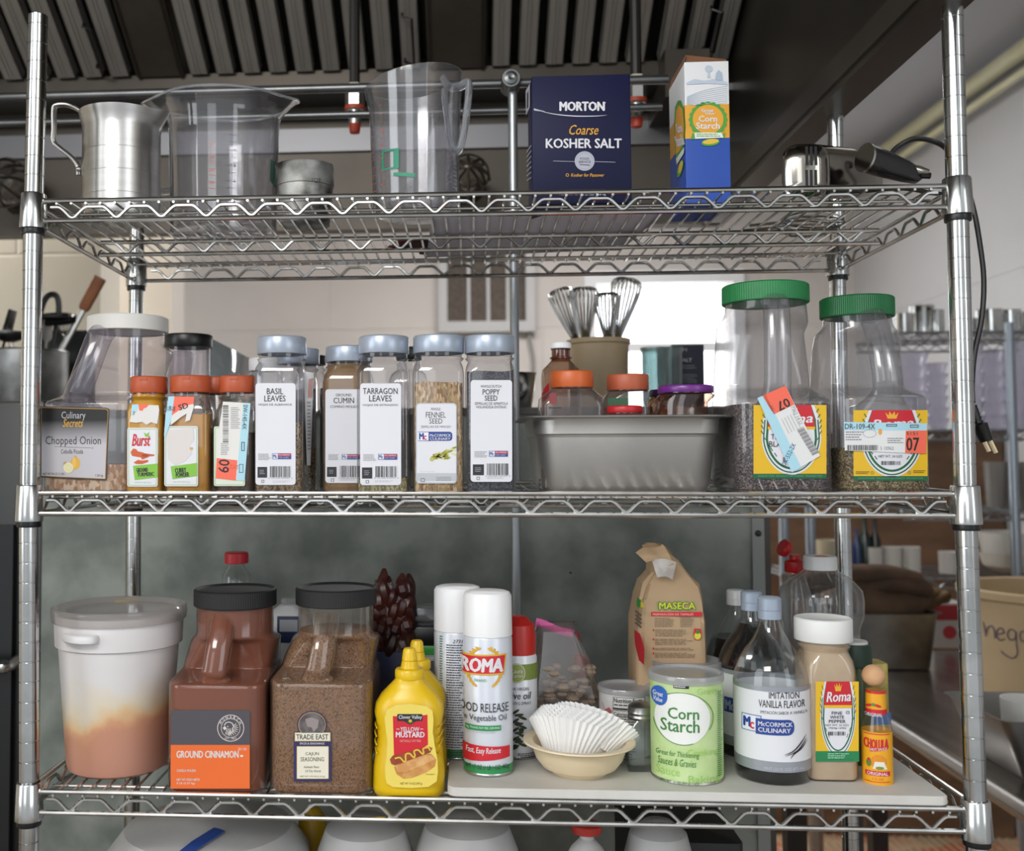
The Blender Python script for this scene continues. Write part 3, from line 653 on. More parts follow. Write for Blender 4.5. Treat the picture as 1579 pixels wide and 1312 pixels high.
# ---- orange capped bottles
OG = 'short orange-capped spice bottles on the middle shelf'
TURM = M('#c8960f', .6, noise='#bd8a0c', scale=12); CURR = M('#b9861a', .75, noise='#a87716', scale=25)
def burst(A, x, y, w):   # torn-edge green band helper
    pass
def orange_bottle(lab, x0, x1, yt, cw, cont, fill, Yf, dep=.05, g_=OG, py=700): 
    t, y, H = square_bottle('orange_capped_bottle', lab, 'spice bottle', g_, x0, x1, yt, Yf, 1, 26, ORC, cw, cont, fill, dep=dep, shell=clear('#f8f4f0', .04, '#d8d0c8'), corner=.009, shoulder=.02)
    g = G(); g.box(-.005, .005, -cw/1200/2-.0015, -cw/1200/2+.002, H-.006, H-.002, ORC); g.obj('tab', t); return t, y, H
GRN = ink('#7fb93e'); GRND = ink('#2e6b3a')
t, y, H = orange_bottle('orange-capped bottle of yellow GROUND TURMERIC, leftmost of the orange caps', 191, 249, 580, 58, TURM, 607, .03)
A = Art(50, 480, 4.375); A.rect(640, 785, 845, 1183, W_, 0, r=14); A.frame(648, 793, 837, 1175, 3, GRN, 1)
A.text('Burst', 672, 828, 795, 908, RED, 2, .02, .3); A.poly([(750, 815), (770, 828), (790, 812), (782, 836), (800, 845), (762, 846)], GRN, 2)
for q in ([(662, 950), (680, 925), (700, 930), (712, 945), (740, 950), (760, 958), (790, 962), (822, 966), (820, 976), (790, 978), (770, 988), (740, 1000), (730, 985), (700, 980), (672, 975)], [(682, 1020), (710, 1002), (740, 1006), (780, 1002), (782, 1015), (740, 1030), (700, 1030)]): A.poly(q, ink('#c65a2e'), 2)
A.ell(760, 972, 22, 10, ink('#9a3f22'), 3); A.poly([(678, 1042), (845, 1026), (845, 1120), (690, 1138)], GRN, 2)
A.text('GROUND', 702, 1056, 778, 1084, K_, 3, .04, 0, -.05); A.text('TURMERIC', 708, 1086, 820, 1112, K_, 3, .04, 0, -.05); A.text('NET WT 5.5 OZ (155 g)', 690, 1150, 800, 1160, GRN, 2)
A.build(t, on_plane(y))
A = Art(50, 480, 4.375); A.poly([(672, 628), (850, 634), (856, 665), (842, 760), (800, 748), (770, 765), (740, 745), (700, 752), (655, 746), (664, 700)], ink('#d9d6d4'), 0); A.poly([(672, 628), (716, 628), (708, 672), (668, 700)], LBS, 1); A.poly([(716, 628), (786, 630), (770, 648), (752, 655), (742, 672), (720, 668)], ORS, 1); A.text('7', 676, 676, 692, 700, K_, 2); A.build(t, on_plane(y-.0003), 'torn_sticker')
t, y, H = orange_bottle('orange-capped bottle of CURRY POWDER with half-torn label, second orange cap', 252, 322, 579, 66, CURR, 637, .025)
A = Art(50, 480, 4.375); A.rect(890, 774, 1117, 1180, W_, 0, r=14); A.frame(898, 782, 1109, 1172, 3, GRN, 1); A.poly([(905, 800), (1085, 790), (1090, 870), (1060, 900), (1075, 960), (1030, 1010), (960, 1040), (915, 1000)], ink('#d3cdca'), 2)
A.ell(1072, 925, 12, 9, ink('#d9a060'), 3); A.poly([(932, 1046), (1112, 1022), (1112, 1110), (945, 1132)], GRN, 3); A.text('CURRY', 962, 1056, 1036, 1088, K_, 4, .04, 0, -.08); A.text('POWDER', 968, 1088, 1056, 1118, K_, 4, .04, 0, -.08); A.text('NET WT 5.5 OZ (155 g)', 950, 1146, 1060, 1156, GRN, 3); A.build(t, on_plane(y))
A = Art(50, 480, 4.375); A.poly([(918, 574), (958, 574), (934, 740), (900, 840), (888, 836), (898, 700)], LBS, 2); A.poly([(958, 574), (1092, 576), (1085, 630), (1040, 640), (1000, 680), (940, 702)], ORS, 2); A.poly([(1085, 625), (1090, 640), (1062, 735), (1030, 745), (1040, 690), (1000, 715), (930, 770), (940, 702), (1000, 660), (1050, 632)], ink('#dcd8d5'), 3)
A.text('SD', 985, 622, 1050, 660, K_, 4, .03, 0, -.3); A.text('SEE', 912, 620, 945, 690, DK, 4, 0, 0, -1.5); A.build(t, on_plane(y-.0005), 'torn_sticker')
t, y, H = orange_bottle('orange-capped bottle with tall white price sticker marked 60, beside basil bottle', 331, 388, 579, 57, M('#43352c', .8), 668, .03)
A = Art(300, 500, 4.6857); A.rect(140, 738, 364, 1168, ink('#d5dccd'), 0, r=12); A.frame(148, 746, 356, 1160, 3, GRN, 1); A.poly([(330, 1040), (362, 1010), (362, 1110), (300, 1130)], GRN, 1); A.build(t, on_plane(y))
A = Art(300, 500, 4.6857); A.poly([(205, 558), (404, 570), (362, 1130), (152, 1112), (160, 965), (170, 800)], ink('#dcdad6'), 2); A.poly([(352, 568), (404, 572), (362, 1130), (304, 1128), (330, 800)], LBS, 3); A.poly([(160, 966), (308, 982), (298, 1128), (152, 1112)], ORS, 3)
A.text('60', 165, 985, 258, 1062, K_, 4, .02, 0, -1.48); A.text('SW-145-4X', 276, 655, 452, 685, DK, 4, .02, 0, 1.62); A.bars(204, 585, 245, 860, DK, 3, 40, True); A.lines(262, 600, 330, 760, 12, GY, 3); A.lines(190, 860, 250, 950, 6, GY, 3); A.frame(338, 850, 362, 915, 5, K_, 4); A.frame(322, 1010, 352, 1072, 4, DK, 4); A.text('1512', 270, 1000, 300, 1060, ink('#c0503c'), 4, 0, 0, -1.48); A.build(t, on_plane(y-.0002), 'price_sticker')
t, y, H = orange_bottle('orange-capped bottle mostly hidden behind the price-stickered bottle', 300, 352, 581, 52, M('#6a4a2c', .8), 668, .10, g_=None)

# ------------------------------------------------------------------ big handled jugs
def jug(name, label, group, x0, x1, by, ytop, Yf, z0, dep, cap_x0, cap_x1, caph_px, capm, cat='jug', content=None, fill=None, sh_px=None, shell=None, capribs=110, neck_px=14, hdl=(0, .5), hand=None, rec=.055, cr=.022, nback=None, hfill=True, slope=None, capflat=.003, side_in=.004):
    a, b = at(x0, by, Yf), at(x1, by, Yf); w = b.x-a.x; xc = (a.x+b.x)/2; yc = Yf+dep/2; nb = yc+(nback if nback is not None else .01)
    if z0 is None: z0 = surf(1, xc, yc)
    cx0, cx1 = at(cap_x0, ytop+caph_px, nb).x, at(cap_x1, ytop+caph_px, nb).x; cr_ = (cx1-cx0)/2; ncx = (cx0+cx1)/2-xc; ncy = nb-yc
    zt = at((cap_x0+cap_x1)/2, ytop, nb).z; H = zt-z0; m = (nb-CAMP.y)/FPX; ch = caph_px*m; zn = H-ch-neck_px*m
    zs = at((x0+x1)/2, sh_px, Yf).z-z0; nr = cr_-.0035; hx, hy = w/2, dep/2
    t = thing(name, label, cat, (xc, yc, z0), 0, group)
    slope = .08 if slope is None else slope
    def sec(z, ins=0):
        """(hx, hy, r, cx, cy) of the body at height z"""
        if z < .006: k = (1-z/.006)*.005; return hx-ins-k, hy-ins-k, cr, 0, 0
        if z <= zs: return hx-ins, hy-ins, cr, 0, 0
        if z >= zn: return nr-ins, nr-ins, nr-ins, ncx, ncy
        t_ = (z-zs)/(zn-zs); f0 = min(1, t_/.2); f0 = f0*f0*(3-2*f0)
        yF = -hy+rec*f0; yB = hy; xl, xr = -hx+side_in*f0, hx-side_in*f0
        nl, nr_, nf, nbk = ncx-nr, ncx+nr, ncy-nr, ncy+nr
        k = max(0, min(1, (t_-slope)/(.84-slope))); k2 = .25*k+.75*k**1.6; sh = .008
        xl += (nl-sh-xl)*k2; xr += (nr_+sh-xr)*k2; yB += (nbk+sh-yB)*k2; yF += (max(nf-sh, -hy+rec*.75)-yF)*k2
        e = max(0, min(1, (t_-.84)/.13)); e = math.sin(e*PI/2)
        xl += (nl-xl)*e; xr += (nr_-xr)*e; yB += (nbk-yB)*e; yF += (nf-yF)*e
        return (xr-xl)/2-ins, (yB-yF)/2-ins, cr+(nr-cr)*max(0, (t_-.25)/.75), (xl+xr)/2, (yF+yB)/2
    def body(zlist, ins, mat_, c1):
        g = G(); g.loft([rr(q[0], q[1], min(q[2], q[0]-.0002, q[1]-.0002), z, q[3], q[4], 8) for z in zlist for q in (sec(z, ins),)], mat_, True, c1); return g
    zl = [0, .0015, .006, zs*.5, zs-.004]+[zs+(zn-zs)*(i/34)**1.25 for i in range(35)]+[H-ch+.002]
    g = body(zl, 0, shell or CLR, False)
    # strap handle moulded into the front
    hx0 = hdl[0]*w; hw = .0165; yF = -hy; ncf = ncy-nr
    dn = ncx-hx0
    path = smooth_path([(hx0, yF+.028, zs-.016), (hx0, yF+.0125, zs+.010), (hx0+dn*hdl[1]*.25, yF+.010, zs+(zn-zs)*.30), (hx0+dn*hdl[1]*.7, (yF+.010)*.6+(ncf-.003)*.4, zs+(zn-zs)*.72), (hx0+dn*hdl[1], min(ncf-.002, 0), zn+(H-ch-zn)*.15), (hx0+dn*hdl[1]*1.05, ncf+.010, zn+(H-ch-zn)*.72)], 6)
    n = len(path); rad = [hw*(1+1.5*max(0, 1-i/(n*.26))**2) for i in range(n)]
    g.obj('jug_body', t, auto=75)
    if hand is not False:
        g = G(); g.tube(path, rad, shell or CLR, 18, flat=(.62, 1.05)); g.obj('handle', t)
    if content is not None:
        zf = at((x0+x1)/2, fill, Yf).z-z0; zc = [z for z in zl if z < zf-.002]+[zf]; zc[0] = .0012
        g = body([max(z, .0012) for z in zc], .0022, content, True)
        if hfill and zf > zs+.03:
            pp = [p for p in path if p.z < zf]; g.tube(pp, [max(r_-.0022, .002) for r_ in rad[:len(pp)]], content, 16, flat=(.6, 1.04))
        nn = len(rr(1, 1, .1, 0, k=8)); g.obj('contents', t)
    g = cap_mesh(cr_, ch, capm, H-ch, capribs, flat=capflat); g.v = [(x+ncx, y+ncy, z) for x, y, z in g.v]; g.obj('lid', t)
    return t, Yf, H
CINN = M('#7d4630', .85, noise='#6f3d2a', scale=10); CAJ = grain(['#8a6a50', '#7e6048', '#92725a', '#765a44', '#5a4636', '#8a6a50', '#826650'], 620, .85, bump=.25)
ONI = grain(['#c9ab86', '#b59068', '#dcc6a6', '#a88260', '#c9b090'], 260, stretch=(1, 1, .5))
JUGW = clear('#f3f1f5', .12, '#bcb8c4', .12, .5, .04)
z2 = lambda X, Y: surf(2, X, Y)
t, y, H = jug('handled_jug', 'jug of ground cinnamon with grey and orange label and black lid', 'black-lidded handled jugs on the bottom shelf', 253, 406, 1180, 906, 0.0, z2(-.33, .05), .16, 301, 425, 26, BLACKM, content=CINN, fill=948, sh_px=1058, shell=clear('#f6f0ec', .05, '#c9a894', .1, .6), hdl=(-.02, .5), nback=.0, neck_px=40)
Z7 = (0, 852, 2.82); A = Art(*Z7); OR = ink('#e2692c', .35); DG = ink('#4d4a50', .35); WH = ink('#d8cfcc')
A.rect(742, 685, 1086, 1026, DG, 0, r=8); A.rect(742, 836, 1086, 1026, OR, 1); A.text('GROUND CINNAMON', 768, 862, 1037, 892, WH, 2, .035); A.text('201181', 1034, 848, 1072, 860, WH, 2); A.ell(1051, 884, 7, 5, WH, 2)
A.text('CANELA MOLIDA', 769, 942, 852, 953, WH, 2, .02); A.text('NET WT./PESO NETO', 768, 982, 869, 992, WH, 2, .02); A.text('5 LB (2.27 kg)', 768, 998, 847, 1009, WH, 2, .02)
A.ring(1003, 763, 57, 57, 3, WH, 2); A.ring(1003, 763, 41, 41, 2, WH, 2)
for i, ch_ in enumerate('MONARCH'):
    a_ = math.radians(-150+i*20); A.text(ch_, 1003+48*math.cos(a_)-5, 763+48*math.sin(a_)-6, 1003+48*math.cos(a_)+5, 763+48*math.sin(a_)+6, WH, 3, .02, 0, a_+PI/2)
A.text('EST. 1853', 978, 803, 1028, 812, WH, 3)
rnd = random.Random(2)   # lion-head roundel drawn as mane strokes round a profile
A.line([(975, 752), (982, 740), (996, 736), (1010, 742), (1016, 756), (1010, 766), (1014, 776), (1004, 786), (992, 784)], 4, WH, 3)
for k in range(9):
    a_ = -.9+k*.32; A.line([(1003+14*math.cos(a_), 760+14*math.sin(a_)), (1003+26*math.cos(a_+.25), 762+24*math.sin(a_+.25)), (1003+34*math.cos(a_+.1), 764+34*math.sin(a_+.1))], 3, WH, 3, True)
for k in range(4): A.line([(980+k*6, 790+k*2), (985+k*6, 775), (984+k*6, 764)], 2.5, WH, 3)
A.ell(990, 756, 3, 2.5, WH, 3); A.poly([(968, 762), (978, 754), (986, 764), (976, 772)], WH, 3)
A.build(t, on_plane(y))
t, y, H = jug('handled_jug', 'jug of speckled brown Cajun seasoning with cream and navy label and black lid', 'black-lidded handled jugs on the bottom shelf', 412, 572, 1180, 904, 0.002, z2(-.2, .05), .16, 457, 580, 26, BLACKM, content=CAJ, fill=985, sh_px=1056, shell=clear('#f6f2ee', .06, '#c9b6a4', .1, .6), hdl=(-.03, .6), nback=.0, neck_px=40)
A = Art(330, 840, 3.125); NV = ink('#2f2a5a'); CR = ink('#e0dbc8'); TANL = ink('#b49a4e')
A.ell(472, 868, 72, 68, NV, 0); A.ell(472, 868, 66, 62, TANL, 1); A.ell(472, 868, 63, 59, M('#6f6768', .5, noise='#4f4648', scale=120), 2)
A.poly([(440, 840), (470, 830), (505, 845), (500, 880), (480, 900), (470, 880), (450, 875)], ink('#8f8584'), 3); A.rect(384, 899, 566, 1140, NV, 0); A.rect(388, 903, 562, 947, TANL, 1); A.rect(391, 906, 559, 944, CR, 3); A.text('TRADE EAST', 396, 913, 550, 938, ink('#2b2630'), 4, .01)
A.rect(406, 947, 538, 969, NV, 3); A.text('SPICES & SEASONINGS', 413, 952, 532, 962, CR, 4); A.rect(398, 970, 553, 1128, CR, 3); A.frame(398, 970, 553, 1128, 2, TANL, 4)
A.text('CAJUN', 441, 999, 505, 1018, K_, 4); A.text('SEASONING', 417, 1023, 530, 1043, K_, 4); A.text('Authentic Flavor', 432, 1064, 508, 1076, DK, 4, 0, .2); A.text('Of The World', 440, 1084, 515, 1096, DK, 4, 0, .2); A.text('NET WT 4.75 LB (2.15 kg)', 414, 1112, 534, 1121, DK, 4)
A.build(t, on_plane(y))
# middle shelf jugs
t, y, H = jug('handled_jug', 'nearly empty clear jug with CHOPPED ONION label and white lid', None, 60, 200, 720, 490, .03, None, .16, 138, 257, 24, M('#d6d4cf', .5), content=ONI, fill=716, sh_px=622, shell=JUGW, hdl=(-.12, .55), nback=-.002, neck_px=14, capribs=80, side_in=.002)
# gradient label: dark at the top, light below, as printed
def gradmat(z0, z1, c0, c1):
    m = bpy.data.materials.new('material'); m.use_nodes = True; n = m.node_tree; b = n.nodes['Principled BSDF']; b.inputs['Roughness'].default_value = .4
    g_ = n.nodes.new('ShaderNodeNewGeometry'); s_ = n.nodes.new('ShaderNodeSeparateXYZ'); n.links.new(g_.outputs['Position'], s_.inputs[0])
    mr = n.nodes.new('ShaderNodeMapRange'); mr.inputs[1].default_value = z0; mr.inputs[2].default_value = z1; n.links.new(s_.outputs[2], mr.inputs[0])
    r = n.nodes.new('ShaderNodeValToRGB'); r.color_ramp.elements[0].color = lin(c0); r.color_ramp.elements[1].color = lin(c1); n.links.new(mr.outputs[0], r.inputs[0]); n.links.new(r.outputs[0], b.inputs['Base Color']); return m
A = Art(50, 480, 4.375); GO = ink('#b98a3a'); ZA = at(100, 480+900/4.375, y).z; ZB = at(100, 480+735/4.375, y).z
A.poly([(55, 640), (500, 650), (520, 662), (500, 1140), (55, 1120)], K_, 0); A.poly([(60, 646), (497, 656), (512, 668), (493, 1132), (60, 1112)], GO, 1); A.poly([(62, 650), (495, 661), (508, 671), (489, 1128), (62, 1108)], gradmat(ZA, ZB, '#b9b6bb', '#0f0d0e'), 2)
A.text('Culinary', 196, 676, 358, 738, ink('#b9b9bf'), 3); A.text('Secrets', 205, 726, 342, 780, ink('#d9a53c'), 4, .01, .35); A.text('Chopped Onion', 88, 842, 462, 915, ink('#2f2d36'), 3); A.line([(148, 912), (395, 921)], 2, K_, 3); A.ell(405, 922, 6, 5, GY, 3); A.text('Cebolla Picada', 192, 930, 342, 960, K_, 3)
A.ell(290, 1025, 32, 42, ink('#d8a742'), 3); A.ell(282, 1020, 14, 36, ink('#e0b65c'), 4); A.poly([(284, 985), (290, 968), (298, 985)], ink('#c79a4a'), 3); A.ell(243, 1055, 33, 35, ink('#e2dcae'), 5); A.ring(243, 1055, 22, 24, 2.5, ink('#cbc492'), 6); A.ring(243, 1055, 12, 13, 2.5, ink('#cbc492'), 6); A.poly([(204, 1030), (225, 1010), (232, 1035)], ink('#b78e52'), 4)
A.text('NET WT 48 OZ (3 LBS)', 70, 1088, 216, 1110, K_, 3); A.text('1.36 kg', 425, 1098, 476, 1120, K_, 3); A.build(t, on_plane(y))
t, y, H = jug('handled_jug', 'clear empty jug with black lid behind the chopped onion jug', None, 214, 318, 700, 517, .19, None, .14, 254, 327, 20, BLACK, sh_px=640, shell=JUGW, nback=.0, capribs=0, neck_px=40)
GRL = M('#1f7d43', .45, noise='#1a7340', scale=30); TEA = grain(['#4a4144', '#5d5254', '#3a3235', '#6f6264', '#2e282b', '#8a7c70'], 520); ORE = grain(['#6b5a3a', '#86734a', '#54462c', '#a28f62', '#4d4a2c', '#b09a6c'], 480)
CLJ = clear('#f2f2f4', .13, '#b4b2b4', .12, .55, .05)
def roma_label(A, x0, y0, x1, y1, clipx=None):
    YE = ink('#e0b422', .35); w = x1-x0; h = y1-y0; RD = ink('#c41f2e'); GD = ink('#15603a'); cx = (x0+x1)/2+w*.02
    A.rect(x0, y0, x1, y1, YE, 0); A.rect(x0, y1-h*.065, x1, y1, GD, 1); A.text('SODIUM FREE  PRODUCT OF TURKEY  PACKED FOR', x0+w*.06, y1-h*.045, x1-w*.06, y1-h*.025, ink('#6fa58a'), 2)
    def shield(k, top): 
        pts = []
        for i in range(25):
            t = i/24; a = PI*t; pts.append((cx+k*w*.41*math.cos(a)*(1 if True else 1), y0+h*(.45)+(h*.5*math.sin(a)**1.15)*k))
        pts = [(cx+k*w*.31, y0+top)]+[(cx+k*w*.39, y0+h*.2)]+pts+[(cx-k*w*.39, y0+h*.2), (cx-k*w*.31, y0+top)]; return pts
    A.poly(shield(1, 0), W_, 1); P = shield(.93, h*.0); A.line(P[1:-1], w*.018, GD, 2); P = shield(.82, 0); A.line(P, w*.03, GD, 2)
    for sx in (-1, 1):
        for i in range(9):
            yy = y0+h*(.1+.075*i); xo = w*(.355+.02*min(i, 2)-(.0 if i < 5 else .03*(i-4)**1.3)); A.line([(cx+sx*(xo-.012*w), yy), (cx+sx*(xo+.02*w), yy-h*.05)], w*.013, GD, 3)
    A.poly([(cx-w*.27, y0), (cx+w*.27, y0), (cx+w*.31, y0+h*.17), (cx+w*.325, y0+h*.3), (cx-w*.325, y0+h*.3), (cx-w*.31, y0+h*.17)], RD, 3); A.rect(cx-w*.325, y0+h*.295, cx+w*.325, y0+h*.33, YE, 4)
    A.poly([(cx-w*.09, y0+h*.03), (cx-w*.045, y0+h*.075), (cx-w*.035, y0+h*.015), (cx, y0+h*.065), (cx+w*.035, y0+h*.015), (cx+w*.045, y0+h*.075), (cx+w*.09, y0+h*.03), (cx+w*.06, y0+h*.12), (cx-w*.06, y0+h*.12)], ink('#dfa92c'), 4)
    A.text('Roma', cx-w*.27, y0+h*.125, cx+w*.29, y0+h*.25, W_, 5, .03, .25, -.05)
    return cx
t, y, H = jug('handled_jug', 'taller green-lidded clear jug of dark coarse spice with slanted price sticker', 'green-lidded handled jugs', 1138, 1290, 720, 441, .045, None, .16, 1115, 1245, 28, GRL, content=TEA, fill=622, sh_px=620, shell=CLJ, hdl=(-.06, .7), nback=.0, neck_px=6, capribs=110, side_in=.003, slope=.74, rec=.07)
A = Art(1090, 420, 3.6444); cx = roma_label(A, 262, 745, 672, 1158); A.text('TABLE', 360, 908, 470, 938, K_, 5); A.text('BLACK', 350, 948, 478, 980, K_, 5); A.bars(428, 1038, 500, 1066, K_, 5, 14); A.build(t, on_plane(y))
A = Art(1090, 420, 3.6444); Q = [(283, 706), (442, 636), (636, 1030), (478, 1124)]
A.poly(Q, STK, 7); A.poly([(283, 706), (330, 686), (530, 1094), (478, 1124)], LBS, 8); A.poly([(312, 692), (442, 636), (492, 742), (376, 798)], ORS, 8)
A.text('07', 396, 716, 466, 766, K_, 9, .03, 0, 2.7); A.text('5151', 352, 752, 384, 772, ink('#b04a38'), 9, 0, 0, 1.15); 
for k in range(24):
    a_ = .44; bx, by = 520+k*3.9*.95, 878+k*6.1; A.line([(bx-14, by+8), (bx+24, by-10)], 2+(k*7 % 3), K_, 9)
A.text('DK-552-2X', 392, 1010, 528, 1036, ink('#2f6a8a'), 9, .01, 0, -1.12); A.text('7363 14 LI', 450, 790, 560, 812, GY, 9, 0, 0, 1.1)
for k in range(5): A.line([(420+k*16, 822-k*8), (462+k*16, 905-k*8)], 2, GY, 9)
A.build(t, on_plane(y-.0004), 'price_sticker')
t, y, H = jug('handled_jug', 'shorter green-lidded clear jug of dried herbs with level 07 price sticker', 'green-lidded handled jugs', 1300, 1441, 720, 460, .055, None, .15, 1267, 1376, 30, M('#17693a', .45, noise='#146134', scale=30), content=ORE, fill=690, sh_px=614, shell=CLJ, hdl=(.04, .6), nback=.012, neck_px=5, capribs=110, side_in=.003, slope=.62, rec=.06)
A = Art(1090, 420, 3.6444); cx = roma_label(A, 824, 774, 1240, 1170); A.text('NET WT. 24 OZS', 965, 1026, 1098, 1040, K_, 5); A.bars(980, 1060, 1088, 1082, K_, 5, 20); A.lines(838, 1118, 920, 1136, 2, ink('#7a5c1a'), 5); A.lines(1160, 1112, 1235, 1130, 2, ink('#7a5c1a'), 5); A.ring(930, 1126, 7, 8, 2, GRND, 5); A.ring(1137, 1124, 7, 8, 2, GRND, 5); A.build(t, on_plane(y))
A = Art(1090, 420, 3.6444); A.poly([(770, 840), (1238, 848), (1232, 1018), (775, 1000)], STK, 7); A.poly([(770, 840), (1238, 848), (1237, 888), (772, 886)], LBS, 8); A.poly([(1118, 890), (1237, 888), (1231, 1018), (1114, 1014)], ORS, 8)
A.text('DR-109-4X', 776, 850, 945, 880, DK, 9, .01); A.text('07', 1122, 928, 1192, 1002, K_, 9, .02); A.text('5151', 1122, 896, 1184, 914, DK, 9); A.frame(1008, 852, 1068, 866, 4, K_, 9); A.frame(1142, 856, 1190, 872, 4, DK, 9); A.bars(790, 970, 965, 1000, DK, 9, 36); A.text('5 10962', 975, 978, 1050, 998, GY, 9); A.lines(780, 894, 880, 950, 4, GY, 9); A.lines(1015, 930, 1110, 965, 3, GY, 9); A.ring(915, 905, 36, 22, 2, GY, 9); A.ell(974, 895, 10, 18, ink('#e0a048'), 9)
A.build(t, on_plane(y-.0004), 'price_sticker')
# ------------------------------------------------------------------ bottom shelf
ZB = lambda X, Y: surf(2, X, Y)
# cutting board lies over the front wire
bx0, bx1 = at(690, 1238, -.012).x, at(1463, 1243, -.006).x; zbb = -.381+.0442+.0042; BT = zbb+.0115
g = G(); g.loft([rr((bx1-bx0)/2-d, .2-d, .012, z, 0, 0, 5) for z, d in ((0, .0015), (.0015, 0), (.010, 0), (.0115, .0015))], M('#cfcdc8', .55, noise='#c6c3bd', scale=14, bump=.08, sub=.0))
tag(g.obj('cutting_board', None, ((bx0+bx1)/2, -.012+.2, zbb)), 'large white plastic cutting board lying under cans, bowl and bottles', 'cutting board')

# white tub of chopped filling
cx_, cy_ = at(181, 1205, .115).x, .118; zt_ = ZB(cx_, cy_)
tub = thing('food_tub', 'round white plastic tub with lid, stained orange inside', 'tub', (cx_, cy_, zt_))
def tubmat(c, x):
    """translucent tub wall with the stew showing through its lower part, edge wavy and patchy"""
    m = M('#d9d6d6', .4, key='tub'); n = m.node_tree; b = n.nodes['Principled BSDF']
    t = n.nodes.new('ShaderNodeTexCoord'); s_ = n.nodes.new('ShaderNodeSeparateXYZ'); n.links.new(t.outputs['Object'], s_.inputs[0])
    ns = n.nodes.new('ShaderNodeTexNoise'); ns.inputs['Scale'].default_value = 14; ns.inputs['Detail'].default_value = 6; n.links.new(t.outputs['Object'], ns.inputs[0])
    def mt(op, a, bb, c_=None):
        k = n.nodes.new('ShaderNodeMath'); k.operation = op
        for i, q in enumerate((a, bb, c_)):
            if q is None: continue
            if isinstance(q, (int, float)): k.inputs[i].default_value = q
            else: n.links.new(q, k.inputs[i])
        return k.outputs[0]
    h = mt('MULTIPLY_ADD', ns.outputs['Fac'], -.11, s_.outputs[2])          # height less a wobble
    h = mt('MULTIPLY_ADD', s_.outputs[0], -.22, h)
    r = n.nodes.new('ShaderNodeValToRGB'); mr = n.nodes.new('ShaderNodeMapRange'); mr.inputs[1].default_value = -.035; mr.inputs[2].default_value = .075; n.links.new(h, mr.inputs[0]); n.links.new(mr.outputs[0], r.inputs[0])
    e = r.color_ramp.elements; e[0].position = 0; e[0].color = lin('#bf8a76'); e[1].position = 1; e[1].color = lin('#d6d3d3')
    for p_, c2 in ((.34, '#c28c72'), (.44, '#cf9a78'), (.56, '#d8b88c'), (.72, '#d8ccb8')): k = e.new(p_); k.color = lin(c2)
    n.links.new(r.outputs[0], b.inputs['Base Color']); return m
TM = tubmat(0, 0)
ht = at(181, 950, cy_-.08).z-zt_; rb, rt = .0715, .0865
mp_ = (cy_-.085-CAMP.y)/FPX; rb = 80*mp_; rt = 101*mp_
g = G(); g.lathe([(0, 0), (rb-.006, 0), (rb, .004), (rb+.002, .012), (rt-.0035, ht-.050), (rt+.001, ht-.048), (rt+.0025, ht-.018), (rt+.001, ht-.006), (rt-.003, ht-.006), (rt-.006, ht-.05), (rb-.004, .01), (0, .008)], TM, 64); g.obj('tub_body', tub)
g = G(); hp = M('#dcdadb', .4)
g.tube(smooth_path([((rt-.0005)*math.sin(a), -(rt+o)*math.cos(a), ht-.029) for a, o in ((-.62, .0), (-.58, .012), (-.3, .016), (-.05, .012), (0, .0))], 5), .0042, hp, 8, flat=(1.4, .8)); g.obj('handle', tub)
rim = rt+.006; g = G()
g.lathe([(rim-.004, ht-.016), (rim, ht-.015), (rim+.0015, ht-.006), (rim+.001, ht+.002), (rim-.001, ht+.004), (rim-.004, ht+.0035), (rim-.008, ht-.003), (rim-.013, ht-.004), (rim-.02, ht-.0055), (0, ht-.0055)], clear('#ece9e8', .38, '#cfccca', .12, .5), 72); g.obj('lid', tub)

def cyl_thing(name, label, cat, group, px, py, r_px, Y0, z0, rz=0):
    """origin on the axis of a round thing whose front line stands at (px, py)"""
    p = at(px, py, Y0); m = (Y0-CAMP.y)/FPX; return thing(name, label, cat, (p.x, Y0, z0), rz, group), m
def bottle_lathe(t, prof, m, name, seg=44, **k): g = G(); g.lathe(prof, m, seg, **k); return g.obj(name, t)

# yellow capped bottle behind the tub
t, m = cyl_thing('squeeze_bottle', 'yellow-capped bottle behind the white tub', 'bottle', None, 198, 930, 20, .30, ZB(-.5, .3)); h = at(198, 923, .3).z-t.location.z
bottle_lathe(t, [(0, 0), (.032, 0), (.033, .004), (.033, h-.07), (.028, h-.04), (.016, h-.022), (.016, h-.018)], M('#cfc7a0', .4), 'bottle'); bottle_lathe(t, [(.02, h-.024), (.0205, h-.003), (.019, h), (.004, h-.001), (0, h-.001)], M('#e0bf1c', .4), 'cap', 32)

